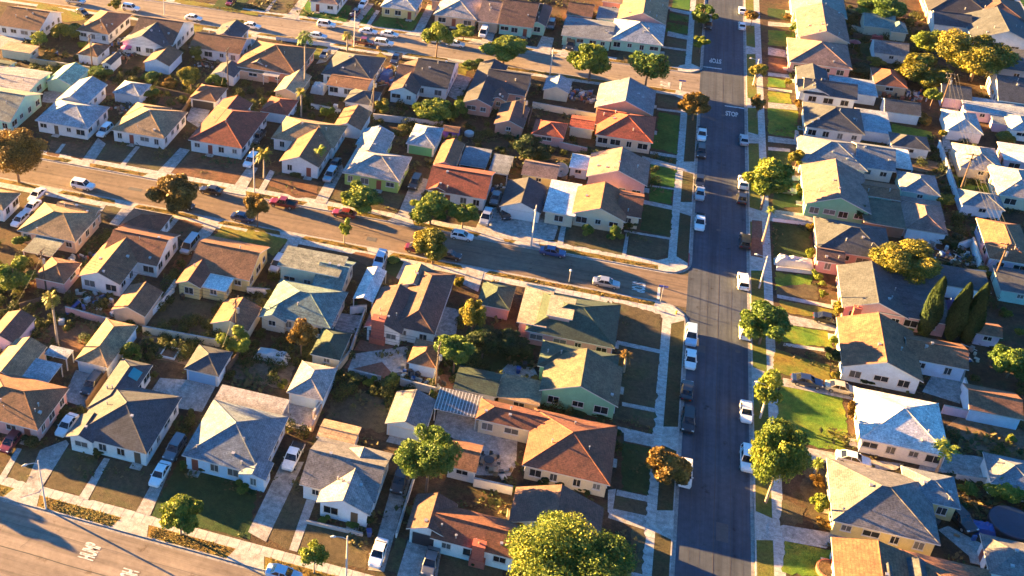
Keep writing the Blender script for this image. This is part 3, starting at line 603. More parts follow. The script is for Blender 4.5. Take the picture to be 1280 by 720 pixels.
{'name': 'house', 'label': 'white house with two red shuttered windows and dark brown gables', 'cat': 'house', 'wall': 'white', 'segs': [('gy', 'dkbrown', -50.61, 215.7, -44.2, 231.02, 2.85, 0.42, 0.45), ('gx', 'black', -46.81, 220.34, -38.27, 234.97, 2.9, 0.42, 0.45), ('gx', 'dkbrown', -50.75, 220.53, -40.95, 230.49, 2.75, 0.42, 0.45)], 'vents': 5},
{'name': 'house', 'label': 'dark slate hip-roofed house with a cluttered blue-tarped drive to its right', 'cat': 'house', 'wall': 'bluewhite', 'segs': [('hip', 'slate', -67.22, 219.16, -55.3, 231.82, 2.85, 0.42, 0.45), ('gx', 'brown', -64.59, 214.51, -55.2, 222.13, 2.6, 0.2, 0.45)], 'vents': 5},
{'name': 'garage', 'label': 'small slate and tan hip-roofed garage behind the dark slate house', 'cat': 'garage', 'wall': 'white', 'segs': [('hip', 'slate', -58.74, 208.65, -51.94, 215.46, 2.35, 0.42, 0.3)], 'plainwall': 1},
{'name': 'house', 'label': 'brown hip-roofed house with salmon walls and a white pergola behind', 'cat': 'house', 'wall': 'salmon', 'segs': [('hip', 'brown', -87.37, 216.6, -72.26, 231.47, 2.85, 0.42, 0.45), ('gy', 'tan', -85.68, 218.1, -78.88, 226.45, 2.7, 0.42, 0.45)], 'vents': 5},
{'name': 'garage', 'label': 'small tan gabled garage beside the tall fan palm', 'cat': 'garage', 'wall': 'peach', 'segs': [('gy', 'ltan', -74.79, 208.37, -69.13, 218.23, 2.35, 0.42, 0.3)], 'plainwall': 1},
{'name': 'house', 'label': 'white house with a brown gable and slate front wing, next to golden shrubs', 'cat': 'house', 'wall': 'white', 'segs': [('gx', 'brown', -101.34, 222.88, -88.29, 232.17, 2.85, 0.42, 0.45), ('gy', 'slate', -98.75, 229.9, -91.46, 238.35, 2.8, 0.42, 0.45)], 'vents': 6},
{'name': 'house', 'label': 'dark brown gabled house with a slate wing and tall white side wall', 'cat': 'house', 'wall': 'white', 'segs': [('gx', 'dkbrown', -117.03, 222.45, -105.33, 236.79, 2.85, 0.42, 0.45), ('gy', 'slate', -118.04, 220.17, -106.18, 228.79, 2.9, 0.42, 0.45)], 'vents': 6},
{'name': 'house', 'label': 'brown hip-roofed house behind a heap of white yard clutter', 'cat': 'house', 'wall': 'white', 'segs': [('hip', 'brown', -131.45, 223.24, -122.59, 236.27, 2.85, 0.42, 0.45)], 'vents': 5},
{'name': 'house', 'label': 'brown gabled house with three windows in its white side wall, top left corner', 'cat': 'house', 'wall': 'white', 'segs': [('gx', 'brown', -151.68, 219.68, -139.72, 232.08, 2.85, 0.42, 0.45)], 'vents': 5},
{'name': 'shed', 'label': 'cream lean-to below the brown gabled house in the top left corner', 'cat': 'shed', 'wall': 'cream', 'segs': [('flat', 'ltan', -144.12, 208.69, -135.82, 212.93, 2.35, 0.0, 0.3)], 'plainwall': 1, 'trim': 0},
{'name': 'house', 'label': 'dark green roofed house cut by the upper left edge', 'cat': 'house', 'wall': 'mint', 'segs': [('gx', 'green', -142.53, 197.58, -136.06, 203.09, 2.6, 0.2, 0.45)], 'vents': 5},
{'name': 'garage', 'label': 'small brown hip-roofed garage with pale blue walls in the upper left yard', 'cat': 'garage', 'wall': 'bluewhite', 'segs': [('hip', 'brown', -125.34, 211.86, -119.85, 218.66, 2.35, 0.42, 0.3)], 'plainwall': 1},
{'name': 'shed', 'label': 'tiny slate gabled shed beside the small brown hip-roofed garage', 'cat': 'shed', 'wall': 'white', 'segs': [('gy', 'slate', -117.56, 208.92, -114.92, 214.93, 2.35, 0.42, 0.3)], 'plainwall': 1},
{'name': 'garage', 'label': 'pale blue garage with an orange-lit brown gable near the orange shrub', 'cat': 'garage', 'wall': 'bluewhite', 'segs': [('gy', 'brown', -108.54, 212.65, -101.85, 220.73, 2.35, 0.42, 0.3)], 'plainwall': 1},
{'name': 'garage', 'label': 'small white garage with a slate gable behind a brown utility pole, near golden shrubs', 'cat': 'garage', 'wall': 'white', 'segs': [('gy', 'slate', -91.27, 211.93, -85.58, 217.96, 2.35, 0.42, 0.3)], 'plainwall': 1},
{'name': 'garage', 'label': 'peach flat-roofed garage right of the brown utility pole', 'cat': 'garage', 'wall': 'peach', 'segs': [('gx', 'tan', -86.5, 216.0, -78.62, 224.55, 2.35, 0.2, 0.3)], 'plainwall': 1},
{'name': 'house', 'label': 'tan brick house with a pale hip roof and white-framed double window, at the top edge', 'cat': 'house', 'wall': 'yellow', 'segs': [('hip', 'paleblue', -64.51, 261.22, -55.07, 270.54, 2.85, 0.42, 0.45)], 'vents': 5},
{'name': 'house', 'label': 'peach house with a wide pale hip roof at the top edge', 'cat': 'house', 'wall': 'peach', 'segs': [('hip', 'ltgrey', -50.5, 260.45, -39.41, 273.32, 2.85, 0.42, 0.45), ('gx', 'pinkgrey', -39.34, 260.09, -33.7, 274.41, 2.7, 0.42, 0.45)], 'vents': 5, 'gd': 'Nwhite'},
{'name': 'house', 'label': 'dark brown gabled house with pale green walls behind a round street tree', 'cat': 'house', 'wall': 'mint', 'segs': [('gx', 'dkbrown', -34.03, 259.88, -25.21, 276.24, 2.85, 0.42, 0.45), ('gy', 'black', -26.88, 262.07, -22.41, 274.68, 2.8, 0.42, 0.45)], 'vents': 5},
{'name': 'garage', 'label': 'small brown-roofed pink garage behind a bright green shrub, top centre', 'cat': 'garage', 'wall': 'pink', 'segs': [('gx', 'brown', -18.71, 272.3, -12.24, 280.8, 2.35, 0.42, 0.3)], 'plainwall': 1},
{'name': 'house', 'label': 'mint green corner house with a pale blue hip roof on the far cross street', 'cat': 'house', 'wall': 'mint', 'segs': [('hip', 'paleblue', -6.79, 259.28, 5.66, 272.23, 2.85, 0.42, 0.45), ('gx', 'bluegrey', -18.26, 258.26, -6.18, 270.31, 2.7, 0.2, 0.45)], 'vents': 5},
{'name': 'house', 'label': 'large pink house with a tan gable facing the avenue at the top edge', 'cat': 'house', 'wall': 'pink', 'segs': [('gy', 'tan', -6.12, 271.3, 5.64, 292.54, 3.2, 0.42, 0.45)], 'vents': 5},
{'name': 'garage', 'label': 'pink building with a flat front at the top edge left of the tan gable', 'cat': 'garage', 'wall': 'salmon', 'segs': [('flat', 'tan', -10.79, 281.45, -4.65, 290.04, 3.4, 0.0, 0.3)], 'plainwall': 1},
{'name': 'garage', 'label': 'long pale flat-roofed wing between the pink garage and the pink house', 'cat': 'garage', 'wall': 'paleblue', 'segs': [('shed', 'bluegrey', -11.26, 272.38, 1.37, 278.99, 2.35, 0.1, 0.3)], 'plainwall': 1},
{'name': 'house', 'label': 'white house behind a dark green lawn at the top edge', 'cat': 'house', 'wall': 'white', 'segs': [('hip', 'pinkgrey', -82.9, 258.69, -75.01, 270.16, 2.85, 0.42, 0.45)], 'vents': 5},
{'name': 'house', 'label': 'brown hip-roofed house at the top edge right of the tan brick house', 'cat': 'house', 'wall': 'peach', 'segs': [('hip', 'brown', -53.29, 269.46, -47.54, 280.11, 2.85, 0.42, 0.45)], 'vents': 5},
{'name': 'house', 'label': 'cream house with a teal roof at the top edge right of the avenue', 'cat': 'house', 'wall': 'cream', 'segs': [('gy', 'teal', 35.57, 290.3, 48.64, 305.64, 2.85, 0.42, 0.45)], 'vents': 5},
{'name': 'house', 'label': 'cream gabled house with four dark front windows, right of the avenue near the top', 'cat': 'house', 'wall': 'cream', 'segs': [('gy', 'pinkgrey', 36.27, 273.98, 47.87, 292.39, 3.2, 0.42, 0.45)], 'vents': 5},
{'name': 'house', 'label': 'pinkish brown hip-roofed house right of the avenue, below the cream gabled house', 'cat': 'house', 'wall': 'pink', 'segs': [('hip', 'pinkgrey', 33.74, 259.57, 47.33, 273.71, 2.85, 0.42, 0.45), ('gx', 'tan', 38.22, 266.11, 43.72, 272.65, 3.1, 0.42, 0.45)], 'vents': 5},
{'name': 'house', 'label': 'white house with a tan lit gable and dark slate side roof right of the avenue', 'cat': 'house', 'wall': 'bluewhite', 'segs': [('gy', 'slate', 35.03, 243.88, 41.77, 257.16, 2.85, 0.42, 0.45), ('gx', 'slate', 36.1, 243.6, 47.11, 251.91, 2.8, 0.42, 0.45)], 'vents': 5},
{'name': 'garage', 'label': 'pale blue flat-roofed wing behind the white house with the dark slate side roof', 'cat': 'garage', 'wall': 'paleblue', 'segs': [('flat', 'paleblue', 42.2, 247.78, 51.75, 256.0, 2.35, 0.0, 0.3)], 'plainwall': 1},
{'name': 'house', 'label': 'slate hip-roofed house with arched front windows right of the avenue', 'cat': 'house', 'wall': 'white', 'segs': [('hip', 'slate', 35.68, 227.32, 47.23, 239.11, 2.85, 0.42, 0.45)], 'vents': 5},
{'name': 'garage', 'label': 'pale blue flat-roofed annex behind the slate house with arched windows', 'cat': 'garage', 'wall': 'bluewhite', 'segs': [('flat', 'paleblue', 46.44, 230.21, 52.79, 240.73, 2.35, 0.0, 0.3)], 'plainwall': 1},
{'name': 'house', 'label': 'wide grey-blue hip-roofed house with white walls right of the avenue', 'cat': 'house', 'wall': 'white', 'segs': [('hip', 'bluegrey', 33.89, 211.69, 46.37, 223.05, 2.85, 0.42, 0.45), ('gx', 'bluegrey', 44.36, 213.34, 51.51, 223.62, 2.8, 0.42, 0.45)], 'vents': 5},
{'name': 'house', 'label': 'green-walled house with a brown and tan gable and a white dormer strip', 'cat': 'house', 'wall': 'green', 'segs': [('gy', 'pinkgrey', 34.09, 195.54, 45.55, 210.46, 2.85, 0.42, 0.45), ('gx', 'brown', 43.51, 202.38, 51.2, 208.34, 2.7, 0.2, 0.45)], 'vents': 5},
{'name': 'garage', 'label': 'mint garage with a grey hip roof beside a white dish', 'cat': 'garage', 'wall': 'aqua', 'segs': [('hip', 'bluegrey', 51.85, 207.11, 58.73, 214.95, 2.35, 0.42, 0.3)], 'plainwall': 1},
{'name': 'garage', 'label': 'large purple-brown hip-roofed garage above a pale blue garden wall', 'cat': 'garage', 'wall': 'bluewhite', 'segs': [('hip', 'pinkgrey', 51.18, 193.43, 58.06, 203.43, 2.35, 0.42, 0.3), ('flat', 'pinkgrey', 49.72, 198.22, 58.29, 205.04, 2.3, 0.0, 0.3)], 'plainwall': 1, 'trim': 0},
{'name': 'garage', 'label': 'flat olive roofed store between the green-walled house and the purple-brown garage', 'cat': 'garage', 'wall': 'brown', 'segs': [('flat', 'olive', 44.19, 193.15, 51.22, 202.29, 2.35, 0.0, 0.3)], 'plainwall': 1, 'trim': 0},
{'name': 'house', 'label': 'tan and slate house with a pinkish porch beside the golden round tree', 'cat': 'house', 'wall': 'pink', 'segs': [('hip', 'slate', 35.48, 180.65, 47.55, 191.43, 2.85, 0.42, 0.45), ('gx', 'dkbrown', 35.16, 177.22, 39.8, 182.0, 2.6, 0.42, 0.45)], 'vents': 5},
{'name': 'house', 'label': 'pink gabled house with a tall red chimney and a vast dark slate rear roof', 'cat': 'house', 'wall': 'pink', 'segs': [('gy', 'slate', 38.37, 164.26, 48.22, 176.43, 2.85, 0.42, 0.45), ('shed', 'slate', 43.99, 164.61, 54.24, 176.01, 2.9, 0.06, 0.45)], 'chim': [(40.35, 163.2, 4.0, 'brick', 1.1)], 'vents': 5},
{'name': 'garage', 'label': 'dark slate flat-roofed building between the golden round tree and the alley', 'cat': 'garage', 'wall': 'bluewhite', 'segs': [('flat', 'slate', 52.57, 176.46, 62.12, 182.63, 2.6, 0.0, 0.3)], 'plainwall': 1, 'trim': 0},
{'name': 'house', 'label': 'pale blue house with a broad orange-brown gable and brown rear wing', 'cat': 'house', 'wall': 'paleblue', 'segs': [('gy', 'brown', 37.25, 148.63, 48.43, 161.19, 2.85, 0.42, 0.45), ('gx', 'brown', 46.61, 153.84, 55.29, 160.12, 2.8, 0.42, 0.45)], 'vents': 5},
{'name': 'garage', 'label': 'small brown-roofed garage behind a pale wall, below the bushy backyard tree', 'cat': 'garage', 'wall': 'paleblue', 'segs': [('gx', 'brown', 54.05, 145.08, 61.12, 151.0, 2.35, 0.42, 0.3)], 'plainwall': 1, 'trim': 0},
{'name': 'house', 'label': 'white-roofed hip house with pale walls next to a bright lawn', 'cat': 'house', 'wall': 'white', 'segs': [('hip', 'white', 38.46, 133.11, 49.81, 144.32, 2.85, 0.42, 0.45)], 'vents': 5},
{'name': 'house', 'label': 'large grey hip-roofed house with yellow walls at the lower right', 'cat': 'house', 'wall': 'yellow', 'segs': [('hip', 'grey', 33.74, 116.11, 46.33, 127.64, 2.85, 0.42, 0.45), ('hip', 'bluegrey', 43.18, 123.3, 49.68, 129.23, 2.9, 0.42, 0.45)], 'vents': 5},
{'name': 'house', 'label': 'tan and slate roofed house cut by the bottom right edge', 'cat': 'house', 'wall': 'white', 'segs': [('gy', 'brown', 33.39, 102.92, 43.61, 113.2, 2.85, 0.24, 0.45), ('hip', 'brown', 41.37, 105.33, 51.5, 113.9, 2.8, 0.26, 0.45), ('gy', 'slate', 37.93, 106.42, 40.63, 109.74, 3.0, 0.9, 0.45), ('gy', 'slate', 41.42, 108.19, 44.54, 112.21, 3.0, 0.6, 0.45)], 'vents': 5},
{'name': 'house', 'label': 'grey hip-roofed house in the bottom right corner', 'cat': 'house', 'wall': 'bluewhite', 'segs': [('hip', 'grey', 51.28, 113.32, 60.71, 119.82, 2.85, 0.42, 0.45)], 'vents': 5},
{'name': 'garage', 'label': 'white-walled garage with a tan lit hip roof at the right edge above the hedge', 'cat': 'garage', 'wall': 'white', 'segs': [('hip', 'bluegrey', 54.42, 130.28, 60.46, 136.27, 2.35, 0.42, 0.3)], 'plainwall': 1},
{'name': 'garage', 'label': 'cream garage with a teal roof beside a small turquoise hut', 'cat': 'garage', 'wall': 'cream', 'segs': [('gx', 'teal', 52.37, 288.66, 59.54, 297.02, 2.35, 0.42, 0.3)], 'plainwall': 1},
{'name': 'shed', 'label': 'small hut with a turquoise tent-like roof', 'cat': 'shed', 'wall': 'cream', 'segs': [('hip', 'teal', 58.2, 286.87, 62.2, 292.96, 2.35, 0.7, 0.3)], 'plainwall': 1},
{'name': 'garage', 'label': 'white garage with a grey gable roof beside a golden shrub, right of the avenue', 'cat': 'garage', 'wall': 'white', 'segs': [('gx', 'grey', 53.13, 272.31, 60.78, 280.26, 2.35, 0.42, 0.3)], 'plainwall': 1},
{'name': 'garage', 'label': 'small brown hip-roofed garage left of the big golden trees', 'cat': 'garage', 'wall': 'tan', 'segs': [('hip', 'redbrown', 51.55, 254.24, 58.43, 263.49, 2.35, 0.42, 0.3)], 'plainwall': 1},
{'name': 'garage', 'label': 'low white garage with a slate roof beside an orange shrub', 'cat': 'garage', 'wall': 'white', 'segs': [('gx', 'slate', 52.31, 240.87, 59.48, 247.64, 2.35, 0.42, 0.3)], 'plainwall': 1},
{'name': 'garage', 'label': 'small slate hip-roofed garage with white walls beside a dark green yard', 'cat': 'garage', 'wall': 'white', 'segs': [('hip', 'slate', 52.05, 225.43, 59.32, 231.29, 2.35, 0.42, 0.3)], 'plainwall': 1},
{'name': 'garage', 'label': 'white hip-roofed garage with pale blue slopes in the alley', 'cat': 'garage', 'wall': 'white', 'segs': [('hip', 'paleblue', 63.88, 236.2, 70.63, 245.91, 2.35, 0.42, 0.3)], 'plainwall': 1},
{'name': 'garage', 'label': 'large pale hip-roofed garage with cream walls behind a leaning brown pole', 'cat': 'garage', 'wall': 'cream', 'segs': [('hip', 'ltgrey', 63.85, 220.22, 71.71, 230.55, 2.35, 0.42, 0.3)], 'plainwall': 1},
{'name': 'garage', 'label': 'grey hip-roofed garage on the near side of the small alley lawn', 'cat': 'garage', 'wall': 'bluewhite', 'segs': [('hip', 'bluegrey', 61.96, 205.38, 69.25, 211.33, 2.35, 0.42, 0.3)], 'plainwall': 1},
{'name': 'house', 'label': 'white house with a pale lit roof and a red shed front at the right edge', 'cat': 'house', 'wall': 'cream', 'segs': [('hip', 'ltgrey', 68.76, 210.39, 77.04, 222.2, 2.85, 0.42, 0.45)], 'vents': 5},
{'name': 'house', 'label': 'pink-white house at the right edge above the alley lawn', 'cat': 'house', 'wall': 'lilac', 'segs': [('flat', 'white', 72.35, 225.27, 79.38, 232.83, 2.85, 0.0, 0.45)], 'vents': 5},
{'name': 'house', 'label': 'tan and brown hip-roofed house at the right edge with a lilac side wall', 'cat': 'house', 'wall': 'lilac', 'segs': [('hip', 'brown', 63.42, 186.9, 70.54, 200.26, 2.85, 0.42, 0.45)], 'vents': 5},
{'name': 'garage', 'label': 'flat dark roofed garage at the right edge above the green yard tree', 'cat': 'garage', 'wall': 'aqua', 'segs': [('flat', 'slate', 63.82, 178.26, 70.16, 185.67, 2.35, 0.0, 0.3)], 'plainwall': 1, 'trim': 0},
{'name': 'shed', 'label': 'small brown-lilac shed beside the tall cypresses', 'cat': 'shed', 'wall': 'lilac', 'segs': [('gx', 'brown', 57.84, 164.46, 61.78, 168.0, 2.35, 0.42, 0.3)], 'plainwall': 1, 'trim': 0},
{'name': 'house', 'label': 'large dark hip-roofed house near the top right corner', 'cat': 'house', 'wall': 'salmon', 'segs': [('hip', 'black', 68.49, 302.31, 83.93, 320.15, 2.85, 0.42, 0.45), ('hip', 'dkbrown', 78.12, 299.64, 91.71, 316.42, 2.8, 0.42, 0.45)], 'vents': 5},
{'name': 'garage', 'label': 'slate gabled house wing with a white porch, left of the big golden tree', 'cat': 'garage', 'wall': 'white', 'segs': [('gx', 'slate', 68.71, 293.93, 77.32, 302.73, 2.8, 0.42, 0.3)], 'plainwall': 1},
{'name': 'house', 'label': 'white gabled house with a teal and slate roof in the top right corner', 'cat': 'house', 'wall': 'white', 'segs': [('gy', 'slate', 75.99, 286.59, 90.35, 302.5, 3.0, 0.42, 0.45)], 'vents': 5},
{'name': 'garage', 'label': 'dark flat-roofed building under the big golden tree at the right edge', 'cat': 'garage', 'wall': 'grey', 'segs': [('flat', 'slate', 78.12, 270.66, 87.77, 283.54, 3.0, 0.0, 0.3)], 'plainwall': 1, 'trim': 0},
{'name': 'garage', 'label': 'lilac-walled garage with a slate roof below the big golden tree', 'cat': 'garage', 'wall': 'lilac', 'segs': [('gx', 'slate', 64.94, 251.98, 70.94, 259.45, 2.35, 0.42, 0.3)], 'plainwall': 1},
{'name': 'house', 'label': 'dark slate roofed house at the right edge with a pale front', 'cat': 'house', 'wall': 'white', 'segs': [('gx', 'slate', 76.03, 253.15, 84.96, 267.22, 2.85, 0.42, 0.45)], 'vents': 5},
{'name': 'garage', 'label': 'row of pale flat roofs with white porch posts at the right edge', 'cat': 'garage', 'wall': 'lilac', 'segs': [('flat', 'paleblue', 68.84, 246.93, 82.66, 254.27, 2.35, 0.0, 0.3), ('flat', 'bluegrey', 73.62, 242.97, 80.98, 249.66, 2.2, 0.0, 0.3)], 'plainwall': 1},
{'name': 'garage', 'label': 'white peaked garage at the right edge below the pale flat roofs', 'cat': 'garage', 'wall': 'white', 'segs': [('hip', 'paleblue', 76.18, 240.2, 81.0, 247.77, 2.35, 0.42, 0.3)], 'plainwall': 1},
]
COVERS=[
{'name': 'patio_cover', 'label': 'large flat grey patio cover behind the brown house at the lower left', 'cat': 'patio cover', 'roof': 'paleblue', 'rect': (-80.75, 106.83, -74.87, 112.22), 'z': 2.4},
{'name': 'patio_cover', 'label': 'small pale flat patio cover beside the tan gabled back building', 'cat': 'patio cover', 'roof': 'paleblue', 'rect': (-78.72, 113.44, -74.83, 115.69), 'z': 2.4},
{'name': 'patio_cover', 'label': 'pale flat patio cover behind the blue-grey hip-roofed house', 'cat': 'patio cover', 'roof': 'ltgrey', 'rect': (-50.16, 112.31, -39.63, 115.72), 'z': 2.4},
{'name': 'patio_cover', 'label': 'corrugated grey patio roof joined to the long brown courtyard wing', 'cat': 'patio cover', 'roof': 'grey', 'rect': (-19.3, 120.65, -13.03, 124.99), 'z': 2.4, 'type': 'shed', 'pit': 0.1, 'ribs': 1},
{'name': 'patio_cover', 'label': 'grey patio cover on posts behind the tan hip-roofed house', 'cat': 'patio cover', 'roof': 'greygreen', 'rect': (-95.95, 136.55, -90.29, 142.27), 'z': 2.5},
{'name': 'carport', 'label': 'long white canopy over a driveway with a pale blue car at its end', 'cat': 'carport', 'roof': 'white', 'rect': (-37.52, 141.64, -34.06, 150.75), 'z': 2.6, 'type': 'gy', 'pit': 0.35},
{'name': 'patio_cover', 'label': 'pale blue flat patio cover behind the red-brown house with the front gable', 'cat': 'patio cover', 'roof': 'bluegrey', 'rect': (-29.61, 189.98, -24.36, 197.55), 'z': 2.5},
{'name': 'patio_cover', 'label': 'pale blue awning beside a cluttered back yard, right of the red-brown house', 'cat': 'patio cover', 'roof': 'bluegrey', 'rect': (-23.65, 188.75, -19.77, 196.29), 'z': 2.5},
{'name': 'patio_cover', 'label': 'white flat awning beside the wide grey-blue hip-roofed house', 'cat': 'patio cover', 'roof': 'white', 'rect': (51.14, 215.64, 54.9, 223.84), 'z': 2.6},
]
